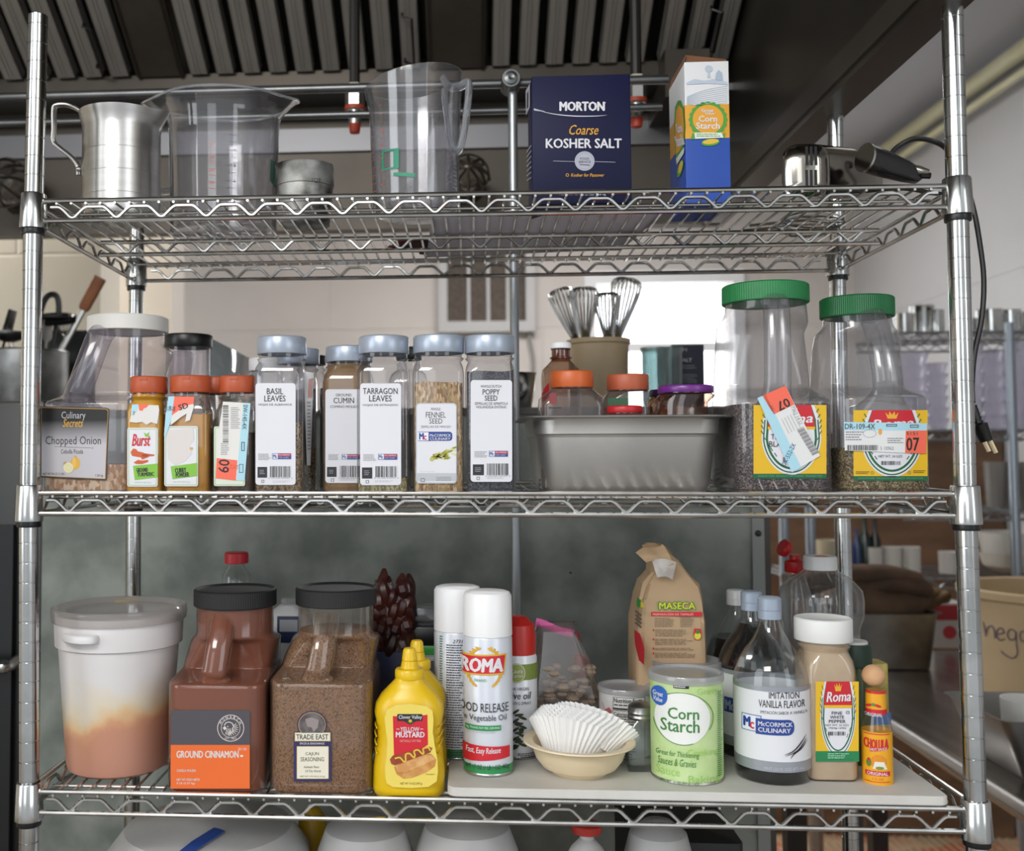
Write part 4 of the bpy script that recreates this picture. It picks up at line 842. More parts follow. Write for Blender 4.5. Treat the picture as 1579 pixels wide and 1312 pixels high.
# mustard bottles
MU = M('#dfb914', .3, noise='#dcb512', scale=6, sub=0)
def mustard(lab, x0, x1, xw0, xw1, ybase, ytop, Yf, zf, lead=True):
    cy = Yf+.032; a, b = at(x0, 1180, cy).x, at(x1, 1180, cy).x; cx = (a+b)/2; hw_ = (b-a)/2; z0 = zf; t = thing('mustard_bottle', lab, 'mustard bottle', (cx, cy, z0), 0, 'yellow mustard squeeze bottles')
    H = at((x0+x1)/2+6, ytop, cy).z-z0; s = H/.193; off = at((xw0+xw1)/2, ytop, cy).x-cx
    prof = [(.0, .94, .9), (.004, .99, .97), (.010, 1, 1), (.035, .985, 1), (.055, .93, .97), (.075, .875, .92), (.092, .90, .94), (.108, .965, .98), (.12, .93, .95), (.132, .78, .85), (.142, .58, .66), (.150, .42, .56), (.1535, .38, .55)]
    g = G(); rings = []
    for z, fx_, fy in prof:
        hx, hy = hw_*fx_, .031*fy; k = z/.1535; rings.append([(off*k*.6+hx*math.copysign(abs(math.cos(u))**.78, math.cos(u)), hy*math.copysign(abs(math.sin(u))**.78, math.sin(u)), z*s) for u in [2*PI*i/56 for i in range(56)]])
    g.loft(rings, MU); g.obj('bottle_body', t)
    for sx in (-1, 1):
        g = G()
        for k in range(4): zc = (.058+.011*k)*s; xx = sx*hw_*(.86-.01*abs(k-1.5)); g.tube(smooth_path([(xx, -.024, zc), (xx+sx*.003, -.008, zc+.001), (xx+sx*.003, .008, zc+.001), (xx, .024, zc)], 3), .0012, MU, 5)
        g.obj('grip_ridge', t)
    g = G(); c = (off*.8, 0, 0); r0 = .0195*s; g.lathe([(r0, .1525*s), (r0+.0006, .154*s), (r0+.0006, .163*s), (r0-.001, .1655*s), (.0125*s, .1665*s), (.0105*s, .176*s), (.0095*s, .1765*s), (.0105*s, .1775*s), (.009*s, .19*s), (.007*s, .193*s), (0, .1932*s)], MU, 40, c); g.obj('nozzle_cap', t)
    return t, Yf
t, y = mustard('yellow mustard squeeze bottle in front, hot dog on its label', 575, 686, 611, 653, 1232, 999, .0, ZB(-.1, .03))
A = Art(560, 860, 3.28); yf = -.0015; LB = M('#e6cf62', .3)
pts = [(112, 1110), (118, 1140), (150, 1160), (240, 1165), (330, 1158), (372, 1130), (378, 1080), (376, 1020), (362, 950), (352, 880), (356, 820), (350, 775), (320, 750), (240, 738), (165, 744), (120, 770), (108, 810), (114, 870), (122, 930), (118, 1000), (110, 1060)]
A.poly(pts, LB, 0); A.poly([(150, 800), (240, 806), (325, 793), (328, 945), (240, 1005), (156, 1005)], RED, 1); A.rect(172, 790, 300, 826, K_, 2, r=6); A.poly([(205, 826), (270, 826), (238, 844)], K_, 2); A.poly([(222, 826), (255, 826), (238, 838)], ink('#3f8f3a'), 3); A.ell(238, 824, 8, 7, ink('#e2b51c'), 4)
A.text('Clover Valley', 180, 796, 297, 820, W_, 3, .01); A.text('YELLOW', 188, 856, 284, 878, W_, 3, .02); A.text('MUSTARD', 166, 880, 310, 908, W_, 3, .04); A.line([(168, 866), (184, 866)], 3, W_, 3); A.line([(288, 866), (304, 866)], 3, W_, 3); A.text('NATURALLY FAT FREE', 186, 920, 292, 932, ink('#e8a8a0'), 3)
BUN = M('#b8793a', .6, noise='#d09a58', scale=60); BUNT = M('#c98f52', .6, noise='#dcae74', scale=60)
A.poly([(155, 1058), (170, 1095), (205, 1118), (250, 1112), (320, 1085), (362, 1055), (370, 1020), (345, 992), (300, 990), (220, 1020), (170, 1050)], BUN, 2); A.poly([(165, 1055), (220, 1030), (300, 1000), (345, 998), (362, 1018), (300, 1050), (220, 1080), (175, 1085)], BUNT, 3)
A.poly([(135, 1020), (150, 1000), (200, 990), (280, 965), (335, 955), (350, 962), (338, 985), (270, 1010), (200, 1035), (160, 1050), (142, 1042)], M('#8a3a22', .5, noise='#9c4a2a', scale=60), 4)
A.line(smooth_path([(160, 1015, 0), (185, 1010, 0), (205, 1030, 0), (215, 1025, 0), (215, 995, 0), (235, 990, 0), (255, 1010, 0), (262, 1000, 0), (258, 978, 0), (278, 972, 0), (300, 992, 0), (306, 985, 0), (304, 965, 0), (330, 960, 0), (338, 975, 0)], 4) and [(p.x, p.y) for p in smooth_path([(160, 1015, 0), (185, 1010, 0), (205, 1030, 0), (215, 1025, 0), (215, 995, 0), (235, 990, 0), (255, 1010, 0), (262, 1000, 0), (258, 978, 0), (278, 972, 0), (300, 992, 0), (306, 985, 0), (304, 965, 0), (330, 960, 0), (338, 975, 0)], 4)], 8, ink('#dcb93c'), 5)
A.text('NET WT 14 OZ (397 g)', 188, 1136, 298, 1150, ink('#5a4a18'), 2); A.text('Serving Suggestion', 318, 1090, 362, 1100, ink('#8a7a30'), 2)
A.build(t, on_plane(yf), step=None)
mustard('yellow mustard squeeze bottle standing behind the front one', 596, 690, 622, 664, 1200, 987, .07, ZB(-.1, .1))

# spray cans
def spray(lab, pxc, rpx, Yc, z0, ytop, ycapb, bodycol, capcol, group, py=1150, dome=False, bandcol=None):
    p = at(pxc, py, Yc); m = (Yc-CAMP.y)/FPX; r = rpx*m; t = thing('cooking_spray_can', lab, 'spray can', (p.x, Yc, z0), 0, group); H = at(pxc, ytop, Yc-r*.3).z-z0; hc = at(pxc, ycapb, Yc-r).z-z0
    b = M(bodycol, .28, .1); g = G(); e = .006; g.lathe([(r*.90, .0), (r-.001, .001), (r, .003), (r-.0006, .0045)], M('#b9babb', .3, .9), 48); 
    z_ = .0045
    if bandcol:
        for c_, a_, b_ in bandcol: g.lathe([(r-.0006, a_), (r-.0006, b_)], M(c_, .3), 48); z_ = max(z_, b_)
    g.lathe([(r-.0006, z_), (r-.0006, hc-.004), (r-.003, hc+.001)], b, 48); g.obj('can', t)
    g = G(); cm = M(capcol, .35); rc = r*(.985 if not dome else .93)
    top = [(rc-.0005, H-.006), (rc-.003, H-.0015), (rc-.007, H), (0, H)] if not dome else [(rc, H-.025), (rc-.002, H-.010), (rc-.010, H-.002), (rc*.45, H), (rc*.4, H-.002), (0, H-.002)]
    g.lathe([(rc-.002, hc-.001), (rc, hc), (rc, hc+.003)]+top, cm, 48); g.obj('cap', t); return t, p.x, r
zb_ = BT
t, cxs, rs = spray('tall white-capped spray can with red and gold label, standing in front', 753, 38, .062, zb_, 912, 984, '#cfd3dc', '#e9e9ea', 'white-capped cooking spray cans', bandcol=[('#2f8a50', .0045, .0145)])
sf = on_cyl(cxs, .062, rs); A = Art(560, 860, 3.28); GD_ = ink('#d9a72c')
for sx in (-1, 1):
    for i in range(11):
        a_ = math.radians(35+i*12.5); cx0 = 612+sx*88*math.sin(a_)*(1 if sx > 0 else 1); cy0 = 560+104*math.cos(a_)
        A.ell(cx0, cy0, 15, 6.5, GD_, 1, 12, (-sx*a_+ (0 if sx > 0 else 0))); A.ell(cx0+sx*7, cy0-6, 9, 4, GD_, 2, 10, -sx*a_+.8)
A.poly([(496, 492), (724, 488), (714, 592), (496, 596)], GD_, 3); A.poly([(496, 500), (718, 496), (708, 584), (496, 588)], RED, 4); A.text('ROMA', 494, 510, 704, 578, W_, 5, .06, .12)
A.text('BRAND', 562, 614, 624, 628, ink('#5a9a78'), 3); A.text('FOOD RELEASE', 470, 737, 736, 782, K_, 3); A.text('Pure Vegetable Oil', 462, 796, 726, 834, K_, 3, 0); A.rect(516, 849, 698, 876, ink('#2f8a50'), 2); A.text('0g TRANS FAT PER SERVING', 522, 856, 692, 870, ink('#bfe0cc'), 3, .02); A.lines(520, 882, 690, 892, 1, LG, 2)
A.poly([(488, 946), (742, 960), (742, 1018), (488, 1036)], RED, 2); A.text('Fast, Easy Release', 520, 962, 696, 1000, W_, 3, .012, .1, 0, -2); A.text('NET WT 17 OZ (1 LB 1 OZ) 482g', 478, 1048, 738, 1078, K_, 3)
A.build(t, sf, step=8/3.28)
t, cxs, rs = spray('white-capped spray can turned to its small-print side, behind the gold-labelled can', 707, 37, .135, zb_, 904, 976, '#cfd3dc', '#e6e6e8', 'white-capped cooking spray cans', bandcol=[('#2f8a50', .0045, .0145)])
A = Art(560, 860, 3.28); A.text('2731', 452, 414, 505, 432, K_, 1, .01, .3); A.lines(420, 440, 508, 1020, 46, DK, 1, .4); A.lines(386, 400, 402, 700, 24, GRND, 1, .4); A.build(t, on_cyl(cxs, .135, rs), step=8/3.28)
t, cxs, rs = spray('shorter olive oil spray can with red domed cap', 800, 29, .135, zb_, 952, 1012, '#d9dbe0', '#b3231c', None, dome=True)
A = Art(560, 860, 3.28); OL = ink('#75843a'); sf = on_cyl(cxs, .135, rs); A.rect(700, 540, 905, 620, OL, 0); A.ell(778, 584, 44, 50, ink('#8f9a48'), 1); A.ring(778, 584, 40, 46, 2.5, W_, 2); A.text('Laura', 752, 562, 806, 584, W_, 3, 0, .2); A.text('Lynn', 752, 588, 808, 610, W_, 3, 0, .2)
A.text('EXTRA VIRGIN', 716, 656, 838, 672, DK, 1); A.text('olive oil', 722, 680, 850, 716, K_, 1, .01, .2); A.text('COOKING SPRAY', 712, 728, 850, 744, DK, 1); A.lines(782, 990, 872, 1018, 3, K_, 1)
for i in range(13): A.ell(778+(i % 3)*18-8, 780+i*15, 24, 7, ink('#2b3a1c'), 1+i % 2, 14, -.6+.5*(i % 3)); 
for cx1, cy1 in ((782, 840), (800, 870), (785, 920), (770, 955)): A.ell(cx1, cy1, 14, 11, ink('#1f2a14'), 3, 16)
A.build(t, sf, step=8/3.28)

# pleated paper cups in a cream bowl
YBW = .062; bc = at(893, 1175, YBW); bw = thing('soup_bowl', 'small cream plastic bowl holding white paper baking cups', 'bowl', (bc.x, YBW, zb_)); m = (YBW-CAMP.y)/FPX
R1 = 84*m; hbw = at(893, 1142, YBW).z-zb_
CRM = M('#dccbab', .32, noise='#d8c6a4', scale=8)
g = G(); g.lathe([(0, .002), (R1*.40, .002), (R1*.42, 0), (R1*.47, 0), (R1*.52, .006), (R1*.66, hbw*.22), (R1*.77, hbw*.48), (R1*.83, hbw*.8), (R1*.845, hbw-.003), (R1*.97, hbw-.0015), (R1, hbw), (R1*.99, hbw+.002), (R1*.83, hbw+.0005), (R1*.80, hbw-.004), (R1*.73, hbw*.46), (R1*.6, hbw*.22), (R1*.45, .011), (0, .0095)], CRM, 64); g.obj('bowl_body', bw)
def paper_cup(lab, dx, dy, dz, tx, ty, r0=.032, r1=.059, h=.040):
    g = G(); n = 88; rings = []; M_ = Matrix.Rotation(ty, 4, 'Y') @ Matrix.Rotation(tx, 4, 'X')
    for k in range(7):
        u = k/6; z = h*u; r = r0+(r1-r0)*u**1.2; am = .0028*(.25+.75*u)
        rings.append([M_ @ Vector(((r+(am if j % 2 else -am*.3))*math.cos(2*PI*j/n), (r+(am if j % 2 else -am*.3))*math.sin(2*PI*j/n), z)) for j in range(n)])
    g.loft(rings, M('#e9e8e6', .75), True, False, smooth=False); tag(g.obj('paper_baking_cup', None, (bc.x+dx, YBW+dy, zb_+dz), auto=0), lab, 'baking cup', 'pleated white paper baking cups in the cream bowl')
CT, ST = math.cos(.36), math.sin(.36)
for i in range(6): paper_cup('outermost pleated white paper cup in the cream bowl, facing front' if i == 0 else 'one of the white paper cups nested inside the outermost one', -.012+.0022*i*ST+.0016*i, .004+.0009*i, max(.013, .02)+.0024*i*CT-.006, -.42, .24+.012*i)
paper_cup('pleated white paper cup slumped right at the back of the bowl', .012, .010, .026, -.5, .42, .032, .057, .038)
# round cartons and cans
def can_thing(name, lab, cat, grp, pxc, rpx, Yc, z0, ytop, ylid, body, rimm=None, lid=True):
    p = at(pxc, 1150, Yc); m = (Yc-CAMP.y)/FPX; r = rpx*m; H = at(pxc, ytop, Yc).z-z0; hl = at(pxc, ylid, Yc-r).z-z0; t = thing(name, lab, cat, (p.x, Yc, z0), 0, grp)
    g = G(); g.lathe([(0, .0015), (r*.9, .0015), (r-.001, 0), (r+.0004, .0015), (r, .004)], M('#b5b2a8', .35, .9), 56); g.lathe([(r-.0004, .004), (r-.0004, hl)], body, 56); g.obj('can_body', t)
    g = G(); rl = r+.0018; g.lathe([(rl-.0004, hl-.003), (rl, hl-.001), (rl, H-.002), (rl-.001, H), (rl-.004, H), (rl-.006, H-.0035), (0, H-.0035)], clear('#f0f0f2', .72, '#d4d4d8', .15, .5) if lid is True else lid, 56); g.obj('lid', t); return t, p.x, r
LIME = M('#c0d69c', .4, noise='#b4cf8a', scale=40, key='lime'); LDK = ink('#3f7f3c'); LMD = ink('#98c06a')
t, cxs, rs = can_thing('corn_starch_can', 'lime green Corn Starch canister in front with clear lid', 'canister', 'lime green corn starch canisters', 1059, 53, .056, zb_, 1034, 1054, LIME)
sf = on_cyl(cxs, .056, rs); A = Art(780, 820, 2.982)
A.ell(812, 862, 128, 122, ink('#e6e8e4'), 1, 40); A.ring(808, 858, 146, 116, 3, LDK, 2, 40, -2.6, .5); A.ring(812, 862, 136, 120, 3, LDK, 2, 40, 1.2, 3.0)
A.ell(705, 768, 38, 46, ink('#2a62b8'), 3); A.text('Great', 676, 748, 722, 770, W_, 4, .03, .1, .1); A.text('Value', 678, 774, 720, 796, W_, 4, .03, .1, .1); A.text('Corn', 745, 812, 888, 864, LDK, 3, .02); A.text('Starch', 712, 866, 890, 924, LDK, 3, .02)
A.text('Great for Thickening', 690, 1014, 890, 1046, LDK, 2, 0, .2, 0, 2); A.text('Sauces & Gravies', 698, 1048, 876, 1082, LDK, 2, 0, .2, 0, 2); A.text('NET WT 16 OZ (454 g)', 708, 1152, 848, 1166, LDK, 2, .01); A.ring(878, 1160, 7, 7, 2, LDK, 2); A.text('Baking', 840, 1122, 990, 1166, LMD, 1); A.text('Cooking', 836, 1000, 980, 1040, ink('#a3ca6a'), 1); A.text('Sauce', 690, 1090, 800, 1130, ink('#a3ca6a'), 1); A.text('Gravy', 880, 720, 980, 760, ink('#a3ca6a'), 1)
A.lines(975, 745, 996, 1140, 40, LDK, 3, .5); A.rect(770, 704, 842, 722, K_, 2); A.lines(773, 706, 840, 720, 2, W_, 3, .6)
A.build(t, sf, step=8/2.982)
t, cxs, rs = can_thing('corn_starch_can', 'lime green canister hidden behind the front Corn Starch canister', 'canister', 'lime green corn starch canisters', 1060, 51, .18, zb_, 1016, 1034, LIME)
t, cxs, rs = can_thing('powder_canister', 'small white canister with Nutrition Facts panel behind the bowl', 'canister', None, 966, 40, .155, zb_, 1056, 1070, M('#d3d1cf', .45))
A = Art(780, 820, 2.982); A.rect(492, 763, 640, 1080, ink('#dcdad7'), 0); A.frame(492, 763, 640, 1080, 2, K_, 1); A.text('Nutrition Facts', 497, 768, 626, 788, K_, 1, .03); A.lines(497, 796, 620, 808, 1, K_, 1); A.rect(494, 812, 620, 820, K_, 1); A.lines(497, 822, 560, 830, 1, K_, 1); A.text('Calories', 497, 832, 556, 848, K_, 1, .02); A.rect(494, 850, 620, 854, K_, 1); A.lines(497, 860, 600, 1070, 17, K_, 1, .4); A.poly([(455, 830), (475, 815), (488, 830), (480, 850), (462, 850)], ink('#b06060'), 1); A.line([(442, 800), (455, 830), (478, 850)], 2, ink('#b06060'), 1); A.build(t, on_cyl(cxs, .155, rs), step=8/2.982)
# glass shaker
p = at(989, 1195, .085); t = thing('salt_shaker', 'small empty square glass shaker with metal screw top', 'shaker', (p.x, .085, zb_)); m = (.085-CAMP.y)/FPX; hs = at(989, 1082, .085).z-zb_; hs1 = at(989, 1104, .085).z-zb_
g = G(); w_ = 23*m; g.loft([rr(w_-.001, w_-.001, .004, 0, 0, 0, 5), rr(w_, w_, .005, .002, 0, 0, 5), rr(w_, w_, .005, hs1-.02, 0, 0, 5), rr(w_*.82, w_*.82, .008, hs1-.008, 0, 0, 5), rr(w_*.72, w_*.72, w_*.72, hs1, 0, 0, 5)], GLASS, True, False); g.loft([rr(w_-.003, w_-.003, .004, .008, 0, 0, 5), rr(w_-.003, w_-.003, .004, hs1-.02, 0, 0, 5)], GLASS, True, False); g.obj('glass_body', t)
g = G(); r_ = w_*.8; g.lathe([(r_, hs1-.003), (r_+.001, hs1), (r_, hs1+.003), (r_+.001, hs1+.006), (r_, hs1+.009), (r_, hs-.005), (r_*.7, hs-.001), (0, hs)], STEEL, 28); g.obj('screw_cap', t)

# flour bag
BAG = M('#b99d7c', .8, noise='#b09473', scale=8, bump=.5, key='bag'); Yb = .17
p = at(1043, 1150, Yb); mb = thing('flour_bag', 'crumpled brown paper bag of corn masa flour, top folded over', 'flour bag', (p.x, Yb+.045, zb_))
def pz(px, py, Y=Yb): q = at(px, py, Y); return q.x-mb.location.x, q.z-mb.location.z
rows = [(1190, 984, 1090), (1100, 983, 1091), (1020, 982, 1092), (960, 984, 1090), (925, 988, 1086), (903, 994, 1082), (885, 1006, 1065), (868, 1006, 1052), (856, 1000, 1040), (845, 994, 1030), (838, 1000, 1016)]
g = G(); rings = []; rnd = random.Random(5)
for i, (py, xa, xb) in enumerate(rows):
    (a, z), (b, _) = pz(xa, py), pz(xb, py); hy = .045 if i < 5 else .045*max(.05, 1-(i-4)/5.2); cy = 0 if i < 5 else -.014*(i-4)/3
    if i == 0: z = 0
    rings.append([Vector((q.x+(rnd.uniform(-.002, .002) if i > 2 else 0), q.y+(rnd.uniform(-.003, .003) if i > 2 else 0), z+(rnd.uniform(-.003, .003) if 0 < i < len(rows)-1 and i > 4 else 0))) for q in rr((b-a)/2, hy, .010, z, (a+b)/2, cy, 4)])
g.loft(rings, BAG); o = g.obj('bag_body', mb, auto=20)
g = G(); f = lambda px, py, dy: Vector((pz(px, py)[0], -.045+dy, pz(px, py)[1]))
g.sheet(lambda u, v: (f(1003, 862, -.012)*(1-u)+f(1040, 866, -.014)*u)*(1-v)+(f(1012, 890, -.006)*(1-u)+f(1036, 894, -.004)*u)*v+Vector((0, -.004*math.sin(PI*u), .004*math.sin(3*u))), 8, 8, M('#cfc9c4', .7, noise='#b5aca6', scale=60)); 
g.sheet(lambda u, v: (f(980, 852, .0)*(1-u)+f(1022, 838, .0)*u)*(1-v)+(f(994, 866, -.012)*(1-u)+f(1036, 868, -.014)*u)*v+Vector((0, -.006*math.sin(PI*v), .003*math.sin(6*u))), 8, 8, BAG); g.obj('folded_flap', mb)
A = Art(780, 820, 2.982); A.text('MASECA', 704, 322, 872, 358, ink('#2f8f3a'), 2, .09); A.text('MASECA', 706, 325, 870, 355, ink('#e2d52c'), 3, .015); A.rect(668, 368, 903, 388, RED, 1); A.text('PREPARACIÓN DE TAMALES', 676, 372, 862, 384, ink('#e0b8a8'), 2, .02)
A.lines(684, 396, 775, 440, 6, ink('#7d6a54'), 1, .35); A.lines(802, 392, 868, 440, 6, ink('#7d6a54'), 1, .35)
for yy, h_ in ((450, 34), (492, 30), (534, 14), (556, 26)): A.ell(679, yy+2, 4, 5, RED, 2, 12); A.lines(686, yy, 850 if yy < 480 else 872, yy+h_, 4 if h_ > 20 else 2, ink('#7d6a54'), 1, .35)
A.poly([(866, 444), (898, 446), (900, 480), (888, 498), (870, 496), (862, 470)], RED, 1); A.ell(882, 478, 15, 17, ink('#d8d040'), 2); A.ell(882, 460, 10, 9, ink('#3f7f3c'), 3)
A.build(mb, on_plane(Yb-.0012))
A = Art(780, 820, 2.982); A.poly([(590, 450), (618, 470), (638, 540), (636, 612), (612, 590), (594, 520)], RED, 1); A.poly([(604, 300), (622, 316), (614, 350), (600, 340)], ink('#2f8f3a'), 1); A.poly([(618, 320), (634, 326), (634, 350), (620, 344)], ink('#e2d52c'), 1)
for k in range(4): A.line([(594, 362+k*18), (624, 386+k*18)], 8, ink('#6f5f55'), 1)
A.build(mb, on_side(pz(984, 1000)[0]+mb.location.x-.0006, 0), 'side_print')

# dark vanilla bottles
COLA = M('#060302', .15); LBW = ink('#dcdde2', .35); SLV = M('#9fa3ab', .3, .4)
def vanilla(lab, pxc, rpx, Yc, ytop, fullpx, grp='dark vanilla bottles on the cutting board', py=1150, capcol='#9aa6b6', caph=24, dark=True, labelled=True):
    p = at(pxc, py, Yc); m = (Yc-CAMP.y)/FPX; r = rpx*m; H = at(pxc, ytop, Yc).z-zb_; t = thing('extract_bottle', lab, 'bottle', (p.x, Yc, zb_), 0, grp); s = H/.252
    sec = [(r*.86, 0), (r*.97, .0015), (r, .006), (r, .135*s), (r*.97, .146*s), (r*.86, .162*s), (r*.68, .178*s), (r*.50, .19*s), (r*.37, .203*s), (.0135*s, .218*s), (.0125*s, .232*s)]
    g = G(); g.lathe([(0, .001)]+sec, GLASS, 48); g.obj('bottle_glass', t)
    if dark:
        zf = at(pxc, fullpx, Yc-r).z-zb_; ins = [(max(rr_-.0018, .001), z) for rr_, z in sec if z < zf]; 
        for i in range(len(sec)-1):
            if sec[i][1] < zf <= sec[i+1][1]: k = (zf-sec[i][1])/(sec[i+1][1]-sec[i][1]); ins.append((sec[i][0]*(1-k)+sec[i+1][0]*k-.0018, zf))
        ins[0] = (ins[0][0], .002); g = G(); g.lathe([(0, .002)]+ins+[(0, zf)], COLA, 44); g.obj('contents', t)
    if labelled:
        g = G(); zl0, zl1 = .019*s, .1345*s; rl = r+.0004; g.lathe([(rl, zl0), (rl, zl0+.013)], SLV, 56); g.lathe([(rl, zl0+.013), (rl, zl1-.006)], LBW, 56); g.lathe([(rl, zl1-.006), (rl, zl1)], SLV, 56); g.obj('wrap_label', t)
    g = G(); rc = .0162*s if caph > 20 else .014*s; cm = M(capcol, .35, .2); g.lathe([(rc-.0015, H-caph*m*1.0), (rc, H-caph*m), (rc, H-caph*m*.62), (rc-.0006, H-caph*m*.6), (rc, H-caph*m*.58), (rc, H-.002), (rc-.002, H), (0, H)], cm, 32); g.obj('cap', t); return t, p.x, r
t, cxs, rs = vanilla('extract bottle in front with white IMITATION VANILLA FLAVOR label, nearly empty', 1191, 54, .062, 920, 1180, caph=32)
sf = on_cyl(cxs, .062, rs+.0004); A = Art(1090, 820, 2.981)
A.text('IMITATION', 285, 738, 425, 768, K_, 1, .005); A.text('VANILLA FLAVOR', 238, 776, 452, 810, K_, 1, .005); A.text('IMITACIÓN SABOR A VAINILLA', 246, 822, 462, 840, DK, 1); A.rect(163, 852, 226, 928, ink('#e0e3ee'), 1); A.frame(160, 851, 250, 928, 3, BLU, 2); A.rect(224, 864, 402, 936, BLU, 2, r=28); A.rect(224, 864, 260, 936, BLU, 3)
A.text('M', 170, 864, 198, 908, BLU, 3, .06); A.text('c', 198, 886, 216, 916, RED, 3, .06); A.text('McCORMICK', 236, 876, 394, 896, W_, 4, .03); A.text('CULINARY', 236, 904, 386, 924, W_, 4, .03)
for q in ([(356, 1026), (400, 1008), (436, 972), (458, 940)], [(360, 1032), (412, 1012), (440, 985), (460, 956)], [(386, 1044), (400, 1024), (436, 1000), (462, 968)]): A.line([(v_.x, v_.y) for v_ in smooth_path([(a_, b_, 0) for a_, b_ in q], 5)], 6, ink('#2a2024'), 2, True)
A.text('PINT (16 FL OZ) 473 mL', 264, 1084, 450, 1102, ink('#c9ccd2'), 2); A.build(t, sf, step=7/2.981)
t, cxs, rs = vanilla('full dark extract bottle with silver cap directly behind the front vanilla bottle', 1163, 50, .165, 911, 968, caph=28)
sf = on_cyl(cxs, .165, rs+.0004); A = Art(1090, 820, 2.981); A.rect(80, 776, 136, 846, BLU, 1); A.text('Mc', 86, 790, 124, 836, ink('#9aa2b8'), 2, .04); A.build(t, sf, step=7/2.981)
vanilla('clear-shouldered dark bottle with white cap behind the two silver-capped bottles', 1139, 46, .27, 909, 990, capcol='#dedfe0', caph=22, labelled=False)

# white pepper
WPEP = M('#c6b299', .85, noise='#bca88e', scale=30)
zb_f = float(zb_)
t, y, H = square_bottle('spice_bottle', 'bottle of fine white pepper with white cap on the cutting board', 'spice bottle', None, 1247, 1327, 955, .036, zb_f, 33, M('#dfdfdd', .4), 82, WPEP, 992, dep=.066, shell=clear('#f6f4f2', .05, '#cfc4b8', .08), base_py=1150, corner=.012, shoulder=.03, capflat=.002)
A = Art(1090, 820, 2.981); cx = roma_label(A, 500, 688, 698, 1056)
A.rect(500, 1008, 700, 1056, ink('#1f7d4a'), 2); A.lines(556, 1018, 654, 1046, 3, ink('#9fd0b4'), 3)
A.text('FINE', 574, 826, 622, 840, K_, 5, .01); A.text('WHITE', 566, 845, 630, 859, K_, 5, .01); A.text('PEPPER', 561, 864, 638, 878, K_, 5, .01); A.text('NET WT. 16 OZS', 545, 884, 652, 893, K_, 5); A.text('ITEM# 16902', 560, 898, 640, 907, K_, 5); A.bars(558, 918, 642, 936, K_, 5, 20); A.frame(640, 824, 655, 836, 2, DK, 5)
A.build(t, on_plane(y))
# green capped bottle and yellow carton behind
p = at(1320, 1150, .13); t = thing('oil_bottle', 'bottle with dark green cap behind the white pepper', 'bottle', (p.x, .13, zb_)); m = (.13-CAMP.y)/FPX; h = at(1330, 991, .13).z-zb_
bottle_lathe(t, [(0, 0), (23*m, 0), (24*m, .003), (24*m, h-.05), (19*m, h-.032), (19*m, h-.028)], M('#3b4a22', .2), 'bottle_glass'); bottle_lathe(t, [(24*m, h-.03), (25*m, h-.029), (25*m, h-.003), (24*m, h-.001), (0, h-.001)], M('#1d3526', .45), 'cap', 48); bottle_lathe(t, [(20*m, h-.0005), (19*m, h+.003), (0, h+.003)], M('#d5d5d2', .4), 'seal')
p = at(1345, 1150, .2); t = thing('seasoning_jar', 'square jar with yellow and blue label behind the small hot sauce bottle', 'jar', (p.x, .215, zb_)); h = at(1345, 1022, .2).z-zb_
g = G(); g.rbox(-.024, .024, -.02, .02, 0, h, M('#b9a64a', .3, noise='#8f8038', scale=40), .006); g.obj('jar_body', t); g = G(); g.box(-.0245, .0245, -.0205, -.02, h*.28, h*.42, ink('#3566a8')); g.obj('blue_band', t)
# hot sauce
YH = .045; p = at(1353, 1180, YH); m = (YH-CAMP.y)/FPX; r = 21*m; t = thing('hot_sauce_bottle', 'small hot sauce bottle with round wooden cap and yellow label', 'hot sauce', (p.x, YH, zb_)); Hh = at(1348, 1031, YH).z-zb_; Z = lambda py: at(1353, py, YH-r).z-zb_
g = G(); g.lathe([(0, .001), (r*.93, .001), (r, .004), (r, Z(1127)), (r*.93, Z(1119)), (r*.72, Z(1106)), (r*.62, Z(1096)), (r*.6, Z(1064))], GLASS, 36); g.obj('bottle_glass', t)
g = G(); g.lathe([(0, .002), (r*.93-.001, .002), (r-.0012, .005), (r-.0012, Z(1150)), (0, Z(1150))], M('#a2421c', .3), 36); g.obj('sauce', t)
YLW = ink('#e6a51c', .35); g = G(); rl = r+.0003; g.lathe([(rl, Z(1212)), (rl, Z(1130))], YLW, 40); g.obj('body_label', t); g = G(); g.lathe([(r*.70, Z(1104)), (r*.66, Z(1068))], YLW, 32); g.lathe([(r*.71, Z(1104)), (r*.705, Z(1096))], RED, 32); g.lathe([(r*.67, Z(1072)), (r*.665, Z(1068))], RED, 32); g.obj('neck_label', t)
g = G(); g.ball((-.002, 0, Z(1046)+.0), 16.5*m, M('#cfa37a', .55, noise='#c4956a', scale=20, stretch=(1, 1, 4)), 28, 16*m); g.obj('wooden_cap', t)
A = Art(1090, 820, 2.981); sf = on_cyl(p.x, YH, rl); 
A.text('CHOLULA', 722, 956, 834, 1000, RED, 1, .04, 0, 0, -6); A.poly([(748, 998), (830, 986), (832, 1002), (750, 1014)], RED, 1); A.text('HOT SAUCE', 752, 994, 828, 1006, W_, 2, .02, 0, -.1); A.rect(728, 1102, 842, 1124, RED, 1); A.text('ORIGINAL', 736, 1106, 834, 1121, W_, 2, .02); A.rect(722, 930, 842, 934, RED, 1); A.rect(722, 1150, 844, 1153, RED, 1)
A.ell(790, 1060, 38, 34, ink('#d98a1c'), 1); A.poly([(762, 1092), (772, 1058), (815, 1058), (830, 1092)], ink('#e0dcd0'), 2); A.ell(744, 1065, 12, 18, ink('#5f7a2c'), 2); A.ell(744, 1050, 7, 7, RED, 3); A.ell(795, 1086, 20, 7, ink('#7a8a3c'), 3); A.text('5 FL OZ', 760, 1134, 812, 1142, RED, 1)
A.build(t, sf, step=5/2.981)
